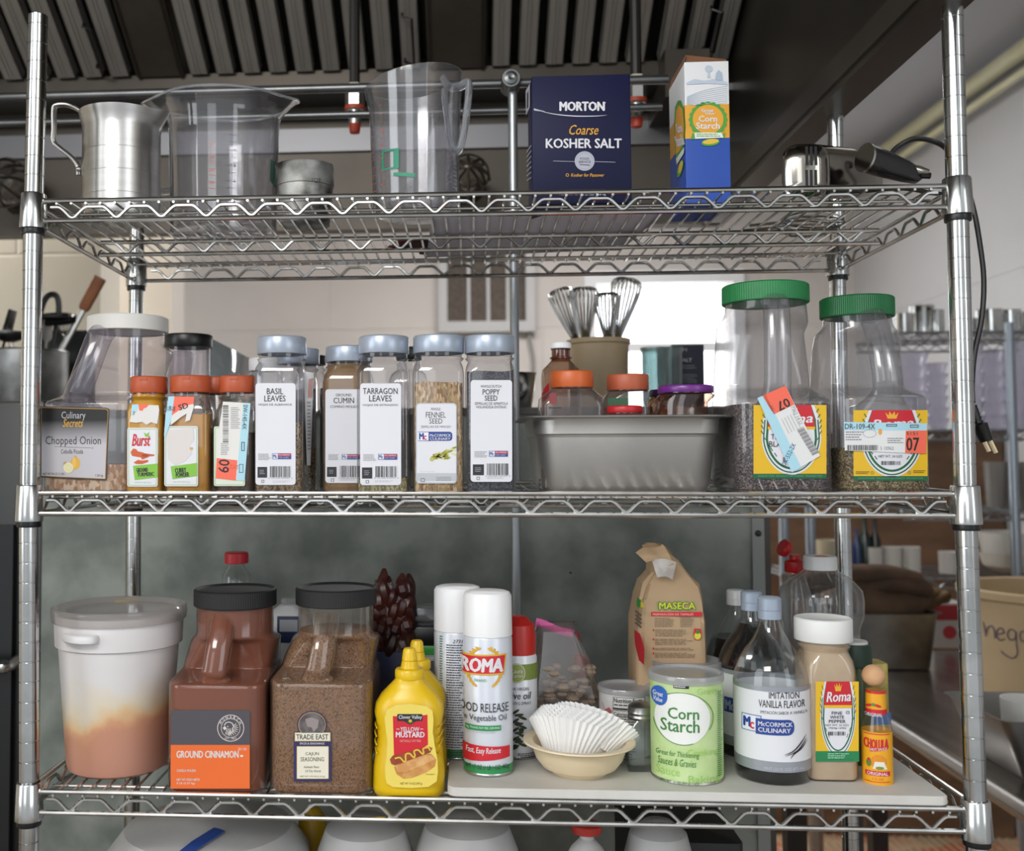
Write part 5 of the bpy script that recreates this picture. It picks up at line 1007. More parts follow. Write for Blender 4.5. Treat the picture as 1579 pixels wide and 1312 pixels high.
A = Art(1090, 820, 2.981); A.ell(745, 800, 18, 6, RED, 1, 14, -.3); A.ell(785, 800, 18, 6, RED, 1, 14, .3); A.ell(765, 796, 8, 8, ink('#3f8f3a'), 2); A.text('ORIGINAL', 724, 834, 806, 850, W_, 2, .02); A.build(t, on_cyl(p.x, YH, r*.71), 'neck_print', step=5/2.981)

# big clear jug and flip-top bottle behind on the right
YJ = .30; p = at(1270, 1100, YJ); m = (YJ-CAMP.y)/FPX; t = thing('clear_plastic_jug', 'empty clear ribbed plastic jug with white cap behind the pepper bottle', 'jug', (p.x, YJ, ZB(p.x, YJ))); Z = lambda py: at(1270, py, YJ).z-t.location.z
g = G(); R0 = 56*m
prof = [(0, 0), (R0*.9, 0), (R0, .006), (R0, Z(1010)), (R0*.93, Z(985)), (R0*.93, Z(965)), (R0*1.04, Z(948)), (R0*1.06, Z(925)), (R0*1.02, Z(908)), (R0*.8, Z(893)), (R0*.45, Z(880)), (R0*.38, Z(876)), (R0*.38, Z(868))]
n = 72; g.loft([[((r_*(1+(.022*math.cos(12*2*PI*j/n) if 1 < i < 11 else 0)))*math.cos(2*PI*j/n), (r_*(1+(.022*math.cos(12*2*PI*j/n) if 1 < i < 11 else 0)))*math.sin(2*PI*j/n), z) for j in range(n)] for i, (r_, z) in enumerate([(max(a, 1e-5), b) for a, b in prof])], clear('#f6f7f8', .05, '#b8bcc2', .05, .8, .05), False, False); g.obj('jug_body', t)
bottle_lathe(t, [(23*m, Z(878)), (24*m, Z(877)), (24*m, Z(860)), (23*m, Z(857)), (0, Z(857))], M('#d5d5d5', .4), 'cap', 36)
g = G(); g.box(-.008, .008, -.012, 0, Z(857)+.0, Z(857)+.0006, ink('#e0583a')); g.obj('red_dot', t)
YJ = .36; p = at(1231, 1100, YJ); m = (YJ-CAMP.y)/FPX; t = thing('flip_top_bottle', 'bottle with open red flip-top cap behind the clear jug', 'bottle', (p.x, YJ, ZB(p.x, YJ))); Z = lambda py: at(1231, py, YJ).z-t.location.z
bottle_lathe(t, [(0, 0), (26*m, 0), (27*m, .005), (27*m, Z(950)), (22*m, Z(915)), (13*m, Z(885)), (12*m, Z(878))], clear('#f0eeec', .12, '#b8b4b0', .08), 'bottle_body'); RCP = M('#b5161c', .35)
bottle_lathe(t, [(14*m, Z(882)), (15*m, Z(880)), (15*m, Z(866)), (13*m, Z(864)), (8*m, Z(862)), (8*m, Z(855)), (0, Z(855))], RCP, 'cap_base', 32)
g = G(); g.lathe([(0, 0), (12*m, 0), (13*m, .002), (13*m, .009), (11*m, .011), (0, .011)], RCP, 28); o = g.obj('open_lid', t); o.location = (-11*m, 0, Z(847)); o.rotation_euler = (.2, -1.15, 0)
# red-capped clear bottle behind the cinnamon jug
YJ = .33; p = at(364, 1000, YJ); m = (YJ-CAMP.y)/FPX; t = thing('clear_bottle', 'clear bottle with red cap rising behind the cinnamon jug', 'bottle', (p.x, YJ, ZB(p.x, YJ))); Z = lambda py: at(364, py, YJ).z-t.location.z
bottle_lathe(t, [(0, 0), (30*m, 0), (32*m, .005), (32*m, Z(960)), (30*m, Z(925)), (23*m, Z(898)), (22*m, Z(885)), (13*m, Z(874)), (12*m, Z(866))], GLASS, 'bottle_body')
g = cap_mesh(18*m, 17*m, M('#c4202c', .35), Z(868), 24, flat=0); g.obj('cap', t)

# clutter at the back between the jugs and the cans
YJ = .30; p = at(445, 1000, YJ); t = thing('oil_jug', 'white jug with dark blue label between the two brown jugs', 'jug', (p.x, YJ, ZB(p.x, YJ))); Z = lambda py: at(445, py, YJ).z-t.location.z
g = G(); g.loft([rr(.035, .03, .015, 0), rr(.038, .033, .016, .004), rr(.038, .033, .016, Z(975)), rr(.030, .026, .016, Z(945)), rr(.014, .014, .014, Z(932))], M('#c4c4c6', .4)); g.obj('jug_body', t); g = G(); g.rbox(-.012, .022, -.0345, -.0325, Z(985), Z(945), ink('#25304f'), .004, .0003); g.box(-.008, .02, -.0349, -.0345, Z(968), Z(950), ink('#9a9ca4')); g.obj('side_label', t)
g = G(); g.lathe([(.012, Z(930)), (.012, Z(922)), (0, Z(922))], clear('#ffffff', .3), 16); g.obj('cap', t)
CH = M('#2e100e', .35, noise='#4a1e16', scale=18)
pl = at(606, 950, .24); cb = thing('chili_bag', 'clear plastic bag of dark red dried chilies leaning at the back', 'bag', (pl.x, .24, ZB(pl.x, .24))); Zc = lambda py: at(606, py, .24).z-cb.location.z
rnd = random.Random(11); g = G()
for k in range(110):
    z = Zc(905)+(Zc(1000)-Zc(908))*rnd.random(); cx2 = rnd.uniform(-.026, .026); cy2 = rnd.uniform(-.02, .02); a_ = rnd.uniform(-1, 1); L = rnd.uniform(.014, .026)
    g.tube(smooth_path([(cx2-L*.4*math.sin(a_), cy2, z+L), (cx2, cy2-.006, z), (cx2+L*.5*math.sin(a_), cy2+.004, z-L)], 3), [.003, .006, .009, .009, .007, .005, .002], CH, 7)
g.lathe([(0, Zc(1005)), (.022, Zc(990)), (.026, Zc(960)), (.023, Zc(925)), (.012, Zc(908)), (0, Zc(903))], CH, 16, (.002, .004, 0), sy=.7); g.obj('dried_chilies', cb)['kind'] = 'stuff'
g = G(); rings = []
for i in range(12):
    z = Zc(1150)+(Zc(896)-Zc(1150))*i/11 if i else 0; k = i/11; hx = .036-.010*k; rings.append([Vector((q.x+rnd.uniform(-.003, .003)-.0*k, q.y+rnd.uniform(-.003, .003), z+rnd.uniform(-.003, .003)*(i > 0))) for q in rr(hx, .03-.012*k, .012, z, .0, 0, 4)])
g.loft(rings, clear('#ffffff', .06, '#a9a4a2', .12, .5, .04), True, True); g.obj('plastic_film', cb, auto=25)
g = G(); g.rbox(-.032, .032, -.026, .026, .004, Zc(1000), M('#1d2c52', .5, noise='#30263c', scale=20), .008); g.obj('packet', cb)
pl = at(655, 1060, .27); t = thing('food_container', 'clear rectangular container with green and black lids behind the mustard', 'container', (pl.x, .27, ZB(pl.x, .27))); Zc = lambda py: at(655, py, .27).z-t.location.z
g = G(); g.loft([rr(.033, .04, .012, 0), rr(.036, .043, .012, .004), rr(.038, .045, .012, Zc(1010))], clear('#e8e8ec', .25, '#8f8f98', .1)); g.obj('container_body', t); g = G(); g.rbox(-.04, .04, -.046, .046, Zc(1010), Zc(1004), M('#a9abb2', .4), .01, .001); g.obj('clear_lid', t); g = G(); g.rbox(-.01, .038, -.03, .02, Zc(1004), Zc(990), M('#2f8a34', .4), .004); g.obj('green_lid', t); g = G(); g.rbox(-.032, .036, -.03, .03, Zc(990), Zc(962), BLACK, .008); g.obj('black_lid', t); g = G(); g.rbox(-.03, .034, -.02, .04, Zc(962), Zc(935), clear('#dfe0e4', .3, '#8f9098', .1), .008); g.obj('top_tray', t)
# zip bag
pl = at(880, 1080, .2); zb2 = thing('zip_bag', 'clear zip bag of beige dried mushrooms with pink zipper', 'bag', (pl.x, .2, zb_)); P2 = lambda px, py, dy=0: Vector((at(px, py, .2+dy).x-pl.x, dy, at(px, py, .2+dy).z-zb_))
rnd = random.Random(9); g = G(); rows = [(1180, 815, 932), (1140, 812, 935), (1090, 814, 930), (1050, 816, 918), (1010, 822, 905), (975, 826, 890), (958, 828, 886)]
for i, (py, xa, xb) in enumerate(rows):
    pass
rings = []
for i, (py, xa, xb) in enumerate(rows):
    a, b = P2(xa, py), P2(xb, py); hy = .034*(1-(i/6)**1.6)+.002; z = a.z if i else 0
    rings.append([Vector((q.x+rnd.uniform(-.003, .003), q.y+rnd.uniform(-.004, .004), z+rnd.uniform(-.004, .004)*(0 < i < 6))) for q in rr((b.x-a.x)/2, hy, .012, z, (a.x+b.x)/2, 0, 5)])
g.loft(rings, clear('#fbf7f7', .16, '#a8a0a0', .1, .7, .1)); g.obj('plastic_film', zb2, auto=10)
g = G(); z0_, z1_ = P2(826, 958), P2(884, 978); d_ = z1_-z0_; g.tube([z0_+d_*(i/8)+Vector((0, -.003, .001*math.sin(i))) for i in range(9)], .0034, M('#c0508c', .4), 6, flat=(1.6, .5)); g.obj('zipper', zb2)
g = G(); MSH = M('#8f7f6c', .8, noise='#a8967f', scale=25)
for k in range(120):
    u = rnd.random(); py = 1178-150*rnd.random()**.9; q = P2(832+80*rnd.random(), py, rnd.uniform(-.02, .02)); g.ball(q, rnd.uniform(.006, .011), MSH, 8, rnd.uniform(.003, .006))
g.obj('dried_mushrooms', zb2)['kind'] = 'stuff'
g = G()
pl = at(905, 1100, .26); cn = thing('corn_husk_bundle', 'bundle of pale green corn husks behind the zip bag', 'corn husks', (pl.x, .26, zb_)); Zc = lambda px, py: Vector((at(px, py, .26).x-pl.x, 0, at(px, py, .26).z-zb_))
for k in range(16):
    a = Zc(870+4*k, 1160); b = Zc(885+1.2*k, 1010+k*2.4); g.tube(smooth_path([(a.x, .002*(k % 5), 0), ((a.x+b.x)/2+.004, -.012+.003*(k % 4), (a.z+b.z)/2), (b.x, .001*k, b.z)], 5), .0045, M(['#8f8a50', '#a59e66', '#7a7642'][k % 3], .7), 6, flat=(1, .4))
g.obj('husks', cn)['kind'] = 'stuff'; g = G(); q = Zc(893, 1025); g.lathe([(0, -.02), (.008, -.016), (.011, 0), (.008, .016), (0, .02)], M('#a8432e', .5), 14, (q.x, -.012, q.z)); g.obj('red_tag', cn)

# ------------------------------------------------------------------ top shelf
# aluminium pitcher
YA = .10; ax = at(187, 300, YA); m = (YA-CAMP.y)/FPX; za = surf(0, ax.x, YA); Z = lambda py, Y=YA: at(187, py, Y).z-za
ap = thing('measuring_pitcher', 'small brushed aluminium measuring pitcher with bent strap handle', 'pitcher', (ax.x, YA, za)); R_ = 63*m; h = Z(179)
g = G(); n = 96
R_ *= .965
prof = [(0, .001), (R_*.90, 0), (R_*.98, .002), (R_, .008)]
for k in range(3): zz = h*(.2+.21*k); prof += [(R_, zz-.004), (R_, zz-.0006), (R_*1.004, zz-.0003), (R_*1.004, zz+.0003), (R_, zz+.0006), (R_, zz+.004)]
prof += [(R_, h*.84), (R_*1.015, h*.88), (R_*1.06, h*.94), (R_*1.10, h), (R_*1.08, h+.0004), (R_*1.03, h*.93), (R_*.975, h*.86), (R_*.97, .01), (0, .008)]
def lip(r_, z, j, k=1.0, ang=0):
    a = 2*PI*j/n; d = (a-ang+PI) % (2*PI)-PI; e = math.exp(-(d/.26)**2)*max(0, (z-h*.84)/(h*.16)); return ((r_+R_*.24*e*k)*math.cos(a), (r_+R_*.24*e*k)*math.sin(a), z+.002*e)
g.loft([[lip(max(r_, 1e-5), z, j, 1, -.12) for j in range(n)] for r_, z in prof], ALU, False, False); g.obj('pitcher_body', ap)
q = lambda px, py: at(px, py, YA-.015)-Vector((ax.x, YA-.015, za))
g = G(); hp_ = [q(131, 176), q(118, 168), q(104, 163), q(88, 164), q(84, 172), q(84, 200), q(83, 218), q(92, 228), q(112, 244), q(120, 256), q(121, 270)]
g.tube(smooth_path([(v_.x, -.02+.006*i/10, v_.z) for i, v_ in enumerate(hp_)], 3), .0042, ALU, 10, flat=(.8, 1.2)); g.obj('handle', ap)
g = G(); v_ = q(129, 178); g.ball((v_.x+.004, -.03, v_.z+.001), .004, STEEL, 10); g.obj('rivet', ap); g = G(); v_ = q(122, 266); g.ball((v_.x+.004, -.028, v_.z+.001), .004, STEEL, 10); g.obj('rivet', ap)
# large clear measuring jug
CJ = clear('#f2f2f4', .075, '#c8c8ce', .08, .75, .06); CJ2 = clear('#eef0f2', .34, '#dfe3e8', .1, .9, .16)
YA = .20; ax = at(345, 340, YA); m = (YA-CAMP.y)/FPX; za = surf(0, ax.x, YA); Z = lambda py, Y=YA: at(345, py, Y).z-za
t = thing('measuring_jug', 'large clear plastic measuring jug with blue and orange marks', 'measuring jug', (ax.x, YA, za)); h = Z(157); R1 = 83*m; R2 = 89*m
prof = [(0, .001), (R1*.94, 0), (R1, .004), (R1*1.0, h*.1), (R2*.97, h*.75), (R2*.985, h*.86), (R2*1.03, h*.93), (R2*1.12, h*.98), (R2*1.15, h*.985), (R2*1.12, h*.975), (R2*.965, h*.86), (R1*.98, .01), (0, .008)]
def lip2(r_, z, j, ang, k, kk=.16, wd=.5):
    a = 2*PI*j/n; out = r_
    for an, w_, s_ in ang: d = (a-an+PI) % (2*PI)-PI; out += s_*R2*math.exp(-(d/w_)**2)*max(0, (z-h*.86)/(h*.125))
    return (out*math.cos(a), out*math.sin(a), z+.006*(z/h)**6*math.cos(a-PI/2))
g = G(); g.loft([[lip2(max(r_, 1e-5), z, j, ((-.05, .22, .20), (PI, .42, .34)), 1) for j in range(n)] for r_, z in prof], CJ, False, False); g.obj('jug_body', t)
g = G(); g.tube([((R2*1.15+.20*R2*math.exp(-(((a+.05+PI) % (2*PI)-PI)/.22)**2)+.34*R2*math.exp(-(((a-PI+PI) % (2*PI)-PI)/.42)**2))*math.cos(a), (R2*1.15)*math.sin(a), h*.985+.006*math.sin(a)) for a in [2*PI*i/64 for i in range(64)]], .0022, CJ2, 8, True); g.obj('rim', t)
A = Art(60, 110, 3.9475); IB = ink('#2a2f6a'); IO = ink('#c05a34'); IG = ink('#1f8a6a')
for k in range(5):
    yy = 285+k*94; A.line([(1160-k*6, yy), (1215-k*4, yy)], 3, IB, 1); A.line([(1168-k*6, yy+44), (1208-k*4, yy+44)], 3, IB, 1); A.text('%d' % (6-k), 1184, yy-14, 1196, yy+6, IB, 1)
for k in range(8): yy = 430+k*40; A.line([(1034, yy), (1072, yy+2)], 3, IO, 1)
for k in range(4): A.text('%d00' % (9-k*2), 1036, 438+k*78, 1068, 452+k*78, IO, 1)
A.poly([(1412, 470), (1445, 460), (1440, 600), (1452, 640), (1420, 620), (1406, 600)], IG, 1)
A.build(t, on_cyl(ax.x, YA, lambda z: R1+(R2*.96-R1)*max(0, min(1, (z-za)/(h*.75)))), 'printed_scale')
g = G(); g.tube(smooth_path([(-R2*1.1, .0, h*.93), (-R2*1.34, -.0, h*.90), (-R2*1.36, 0, h*.6), (-R2*1.2, 0, h*.36), (-R2*.96, 0, h*.34)], 6), .007, CJ2, 10, flat=(.6, 1.4)); g.obj('handle', t)
# old flour sifter
YA = .145; ax = at(470, 330, YA); m = (YA-CAMP.y)/FPX; za = surf(0, ax.x, YA); Z = lambda py, Y=YA: at(470, py, Y).z-za
t = thing('flour_cup', 'old dented dark tin cup with stamped quart mark between the clear jugs', 'tin cup', (ax.x, YA, za)); h = Z(258); R_ = 46*m; OLD = M('#a3a39f', .45, .7, noise='#35332f', scale=22, detail=8, bump=.25)
g = G(); g.lathe([(0, .001), (R_*.86, 0), (R_*.88, .003), (R_*.9, h*.3), (R_*.93, h*.31), (R_*.915, h*.33), (R_*.93, h*.62), (R_*.99, h*.64), (R_, h*.66), (R_*1.0, h*.98), (R_*1.02, h), (R_*.99, h), (R_*.97, h*.66), (R_*.88, .006), (0, .004)], OLD, 48); g.obj('cup_body', t)
A = Art(0, 0, 2.82); A.text('1QT', 1356, 770, 1396, 790, K_, 1); A.build(t, on_cyl(ax.x, YA, R_*1.002), 'stamped_mark')
# second clear jug with side handle
YA = .10; ax = at(641, 330, YA); m = (YA-CAMP.y)/FPX; za = surf(0, ax.x, YA); Z = lambda py, Y=YA: at(641, py, Y).z-za
t = thing('measuring_jug', 'clear measuring jug with side handle and red scale left of salt box', 'measuring jug', (ax.x, YA, za)); h = Z(128); hA = Z(150); R1 = 66*m; R2 = 72*m
prof = [(0, .001), (R1*.9, 0), (R1*.97, .003), (R1, .009), (R2*.99, h*.8), (R2*1.02, h*.93), (R2*1.03, h), (R2*1.0, h), (R2*.96, h*.8), (R1*.96, .01), (0, .008)]
def tilt(r_, z, j):
    a = 2*PI*j/n; d = (a-PI+PI) % (2*PI)-PI; e = math.exp(-(((a-PI+PI) % (2*PI)-PI)/.4)**2)*max(0, (z-h*.75)/(h*.25)); x = (r_+R2*.08*e)*math.cos(a); return (x, (r_)*math.sin(a), z+(x+R2)*.17*(z/h)**3*.9-.008*(z/h)**3)
g = G(); g.loft([[tilt(max(r_, 1e-5), z, j) for j in range(n)] for r_, z in prof], CJ, False, False); g.obj('jug_body', t)
g = G(); P3 = lambda px, py, dy=-.02: at(px, py, YA+dy)-Vector((ax.x, YA, za))
g.tube(smooth_path([P3(683, 120), P3(692, 133), P3(708, 134), P3(722, 128), P3(722, 150), P3(716, 200), P3(709, 228), P3(702, 232), P3(696, 222), P3(690, 180), P3(685, 140)], 5), .0085, CJ2, 12, flat=(.6, 1.5)); g.obj('handle', t)
A = Art(500, 0, 2.82)
for k in range(11): yy = 440+k*36; A.line([(186+k*2.5, yy), (204+k*2.5, yy+8)], 2.5, IO, 1); A.line([(235+k*1.5, yy-4), (250+k*1.5, yy-2)], 2, IO, 1)
for k in range(5): A.text('%d' % (8-k), 246, 548+k*58, 256, 560+k*58, IO, 1)
for k in range(7): A.line([(560-k, 690+k*18), (580-k, 688+k*18)], 2, IB, 1); 
A.frame(250, 640, 324, 728, 8, IG, 1); A.rect(300, 650, 322, 722, IG, 1); A.line([(300, 752), (395, 762)], 16, IG, 1)
A.build(t, on_cyl(ax.x, YA, lambda z: R1+(R2-R1)*max(0, min(1, (z-za)/h))+.0005), 'printed_scale', step=4)

# salt box and corn starch box
def carton(name, lab, cat, x0, x1, ytop, Yf, dep, sidex, col, lv=0, py=280, x0t=None):
    a, b = at(x0, py, Yf).x, at(x1, py, Yf).x; cx = (a+b)/2; cy = Yf+dep/2; z0 = surf(lv, cx, cy); H = at((x0+x1)/2, ytop, Yf).z-z0; t = thing(name, lab, cat, (cx, cy, z0)); w = (b-a)/2; return t, w, dep/2, H
NVY = M('#10143a', .5, spec=.25, noise='#0e1236', scale=8)
t, w, d, H = carton('salt_box', 'navy box of coarse kosher salt with white lettering', 'salt box', 821, 974, 116, .045, .085, None, NVY)
g = G(); g.rbox(-w, w, -d, d, .0, H, NVY, .0015, .0008); g.obj('box_body', t)
A = Art(790, 90, 4.3861); SLG = M('#a9abb8', .35, .5)
A.text('MORTON', 322, 294, 622, 354, W_, 1, .06); A.ell(629, 300, 3, 3, W_, 1); A.line([(v_.x, v_.y) for v_ in smooth_path([(146, 346, 0), (280, 376, 0), (420, 390, 0), (560, 390, 0), (640, 384, 0)], 6)], 6, W_, 1, True); A.poly([(146, 338), (220, 358), (220, 364), (146, 352)], SLG, 1)
A.text('Coarse', 386, 450, 582, 516, ink('#d9a02c'), 1, .01, .35); A.text('KOSHER SALT', 228, 543, 738, 606, W_, 1, .035); 
A.line([(276, 694), (425, 698)], 3, SLG, 1); A.line([(555, 698), (698, 702)], 3, SLG, 1); A.ell(489, 694, 67, 66, SLG, 1, 36); A.ring(489, 694, 56, 55, 2, GY, 2); A.text('FOOD', 458, 670, 520, 686, DK, 2, .01); A.text('SERVICE', 448, 692, 530, 708, DK, 2, .01); A.line([(455, 718), (525, 722)], 5, K_, 2)
A.ring(372, 789, 10, 10, 4, ink('#d9a02c'), 1, 6); A.text('Kosher for Passover', 397, 778, 622, 800, ink('#d9a02c'), 1, .02, .2); A.text('NET WT 48 OZ (3 LB) 1.36 kg', 318, 912, 632, 930, ink('#c9cbd6'), 1)
A.build(t, on_plane(t.location.y-d-.0004))
A = Art(790, 90, 4.3861); A.poly([(90, 220), (118, 172), (118, 330), (92, 388)], W_, 1); A.poly([(98, 240), (108, 220), (108, 330), (98, 340)], ink('#1c2148'), 2)
for k in range(7): A.line([(96, 636+k*32), (128, 588+k*36)], 5, ink('#b9bccb'), 1)
A.build(t, on_side(t.location.x-w-.0004, 0), 'side_print')
CSW = M('#dfe0e2', .45); CSB = M('#1f4aa5', .45)
t, w, d, H = carton('corn_starch_box', 'opened blue, yellow and white Corn Starch box with torn top flap', 'corn starch box', 1058, 1127, 95, .055, .105, None, CSW)
g = G(); zb1 = at(1092, 213, .055).z-t.location.z; zb2_ = at(1092, 161, .055).z-t.location.z
for z0_, z1_, mm in ((0, zb1, CSB), (zb1, zb2_, M('#dc9f2c', .45)), (zb2_, H, CSW)): g.loft([rr(w, d, .001, z0_), rr(w, d, .001, z1_)], mm, True, True)
g.obj('box_body', t)
g = G(); KR = M('#7a5238', .8); g.add([(-w, -d+.004, H), (-w*.9, -d+.03, H+.010), (w*.9, -d+.02, H+.006), (w, -d+.004, H)], [(0, 1, 2, 3)], KR, False); g.add([(-w, -d, H-.001), (-w, d, H-.001), (-w*.86, d, H+.014), (-w*.9, -d, H+.010)], [(0, 1, 2, 3)], KR, False); g.add([(-w*.9, -d+.001, H+.0005), (w*.96, -d+.001, H+.0005), (w*.9, -d+.006, H+.005), (-w*.86, -d+.006, H+.012)], [(0, 1, 2, 3)], KR, False); o = g.obj('open_flap', t, auto=0); sm = o.modifiers.new('s', 'SOLIDIFY'); sm.thickness = .0006
def cslabel(A, cx, k=1.0):
    GR = ink('#4f9a3a'); YO = ink('#e2a02c')
    pts = []
    for i in range(80): a_ = 2*PI*i/80; r_ = 128+5*math.cos(20*a_); pts.append((cx+r_*k*math.cos(a_), 415+r_*.95*math.sin(a_)))
    A.poly(pts, GR, 1); A.ell(cx, 412, 104*k, 98, YO, 2, 36); A.text('Great', cx-44*k, 340, cx+36*k, 362, W_, 3, .04); A.text('Value', cx-22*k, 364, cx+42*k, 380, W_, 3, .04); A.text('Corn', cx-62*k, 388, cx+60*k, 428, W_, 3, .04); A.text('Starch', cx-80*k, 434, cx+78*k, 476, W_, 3, .04)
    A.poly([(cx-92*k, 502), (cx+92*k, 502), (cx+104*k, 536), (cx-88*k, 544)], ink('#dfe6d8'), 4); A.poly([(cx-118*k, 548), (cx-104*k, 500), (cx-84*k, 530), (cx-88*k, 546)], GR, 3); A.poly([(cx+112*k, 540), (cx+116*k, 498), (cx+90*k, 520), (cx+92*k, 540)], GR, 3); A.lines(cx-78*k, 510, cx+92*k, 536, 2, GR, 5, .4)
    A.ell(cx+16*k, 568, 62*k, 24, GR, 3, 20, -.1); A.ell(cx+18*k, 562, 55*k, 17, ink('#dcb83c'), 4, 20, -.12)
A = Art(790, 90, 4.3861); SK = ink('#b8c4d4')
for k in range(9): A.line([(v_.x, v_.y) for v_ in smooth_path([(1180, 260+k*16-(k*10), 0), (1300, 215+k*13, 0), (1456, 185+k*14, 0)], 4)], 3, SK, 1)
A.poly([(1178, 165), (1230, 140), (1300, 150), (1360, 140), (1450, 160), (1458, 178), (1320, 170), (1178, 178)], SK, 1); A.ell(1328, 70, 26, 24, SK, 1); A.poly([(1324, 90), (1334, 90), (1340, 130), (1318, 130)], SK, 1); A.poly([(1372, 150), (1378, 100), (1396, 78), (1418, 98), (1424, 150)], ink('#a8b6c9'), 1)
cslabel(A, 1324); A.build(t, on_plane(t.location.y-d-.0004))
A = Art(790, 90, 4.3861); GR = ink('#4f9a3a'); YO = ink('#e2a02c'); A.poly([(1094, 440), (1100, 330), (1120, 285), (1140, 285), (1160, 340), (1168, 450), (1162, 580), (1140, 650), (1110, 690), (1098, 600)], GR, 1); A.poly([(1100, 440), (1108, 350), (1126, 315), (1150, 340), (1160, 450), (1154, 570), (1130, 625), (1108, 650), (1102, 560)], YO, 2); A.text('Corn', 1110, 440, 1144, 500, W_, 3, .05, 0, -.25); A.text('Starch', 1106, 520, 1156, 590, W_, 3, .05, 0, -.3); A.poly([(1106, 680), (1162, 600), (1160, 640), (1112, 720)], ink('#dfe6d8'), 3); A.ell(1135, 745, 17, 60, GR, 2, 20, .25); A.ell(1137, 735, 12, 45, ink('#dcb83c'), 3, 20, .25)
A.build(t, on_side(t.location.x-w-.0004, 0), 'side_print')

# hand mixer lying on its side, cord over the post
YM = .13; CHM = M('#a9a49c', .13, 1, noise='#98938b', scale=4); P4 = lambda px, py, dy=0: at(px, py, YM+dy)-Vector((mx.x, YM, zm_))
mx = at(1300, 290, YM); zm_ = surf(0, mx.x, YM); t = thing('hand_mixer', 'chrome electric hand mixer lying on its side at the shelf end', 'hand mixer', (mx.x, YM, zm_))
g = G(); rings = []
def mring(px0, px1, py0, py1, y, r_=.35):
    a, b = P4(px0, py1, y), P4(px1, py0, y); a.z = max(a.z, .002); cx, cz = (a.x+b.x)/2, (a.z+b.z)/2; hx, hz = (b.x-a.x)/2, (b.z-a.z)/2; return [Vector((q.x, y, q.y)) for q in rr(hx, hz, min(hx, hz)*.7, 0, cx, cz, 6)]
seq = [(1240, 1262, 240, 285, -.055), (1222, 1270, 229, 296, -.052), (1210, 1276, 223, 304, -.044), (1207, 1279, 221, 306, -.03), (1206, 1279, 221, 308, .0), (1207, 1330, 226, 308, .03), (1212, 1352, 232, 308, .075), (1225, 1360, 240, 304, .09)]
rings = [mring(*s_) for s_ in seq]
g.loft(rings, CHM); g.obj('motor_housing', t)
g = G()
for k in range(3):
    for (pa, pb) in ((226, 255), (262, 290)): x = 1242+k*7; a, b = P4(x, pb, -.0545), P4(x+3.6, pa, -.0545); g.box(a.x, b.x, a.y-.0006, a.y+.004, a.z, b.z, BLACK)
g.obj('air_vents', t)
g = G(); a = P4(1334, 243, -.03); b = P4(1418, 272, .01); ax_ = (b-a); rad_ = 21*(YM-CAMP.y)/FPX
g.tube([a+ax_*s_ for s_ in (0, .03, .3, .7, .93, 1.02)], [rad_*.98, rad_*1.02, rad_, rad_*.82, rad_*.66, rad_*.3], M('#1d1d1f', .2, 0, coat=.3), 28, flat=(1, .85)); g.obj('handle', t)
g = G(); g.tube([a-ax_.normalized()*.0015, a+ax_.normalized()*.002], rad_*1.06, M('#cfcdc9', .15, 1), 28, flat=(1, .85)); g.obj('handle_end', t)
g = G(); a = P4(1392, 262, -.0); g.tube([a+Vector((-.03, 0, .012)), a+Vector((.02, 0, -.002)), a+Vector((.034, 0, -.004))], [.009, .008, .004], CHM, 14); b = P4(1426, 270, 0); g.tube([b+Vector((-.006, 0, 0)), b+Vector((.007, 0, -.001))], .0045, BLACK, 8); g.obj('speed_lever', t)
g = G(); a = P4(1380, 236, .0); 
cp_ = [P4(1372, 240, .02), P4(1385, 226, .02), P4(1410, 214, .015), P4(1440, 218, .01), P4(1462, 232, .02), P4(1482, 262, .035), P4(1500, 318, .03), P4(1510, 370, .02), P4(1517, 430, .01), P4(1514, 490, .005), P4(1503, 545, .0), P4(1499, 590, -.005), P4(1500, 622, -.008)]
g.tube(smooth_path(cp_, 6), .0036, M('#0e0f12', .4), 8); g.obj('power_cord', t)
g = G(); a = P4(1501, 625, -.008); b = P4(1510, 655, -.01); c_ = P4(1521, 680, -.012)
for k in range(5): q0 = a.lerp(b, k/5); g.tube([q0, q0+(b-a)*.1], .0062-.0004*(4-k), BLACK, 10)
g.tube([a, b], .0045, BLACK, 8); g.tube([b-(b-a)*.1, b, c_], [.008, .0125, .0105], BLACK, 12, flat=(1.1, .75)); g.obj('plug', t)
for k in (0, 1):
    g = G(); q0 = c_+Vector((-.004+.009*k, 0, .002-.002*k)); g.tube([q0, q0+Vector((.007, 0, -.016))], .0028, M('#b9a98a', .3, 1), 6, flat=(.4, 1.2)); g.obj('plug_prong', t)
g = G(); g.tube(smooth_path([P4(1235, 300, .0), P4(1270, 296, -.02), P4(1330, 294, -.03), P4(1390, 290, -.02), P4(1440, 298, .02), P4(1470, 300, .05)], 6), .0034, BLACK, 8); g.obj('loose_cord', t)
# wire beaters under the mixer
q = at(1225, 330, .23); t = thing('beater', 'pair of wire mixer beaters lying below the chrome mixer', 'beater', (q.x, .27, surf(0, q.x, .27)))
for s_ in (-1, 1):
    g = G()
    for k in range(4):
        a_ = PI*k/4; g.tube([Vector((.035+.045*math.cos(b_), s_*.018+.016*math.sin(b_)*math.cos(a_), .018+.016*math.sin(b_)*math.sin(a_))) for b_ in [2*PI*i/18 for i in range(18)]], .0012, CHROME, 6, True)
    g.tube([(-.01, s_*.018, .018), (-.06, s_*.018, .014)], .0022, CHROME, 6); g.obj('beater_whisk', t)
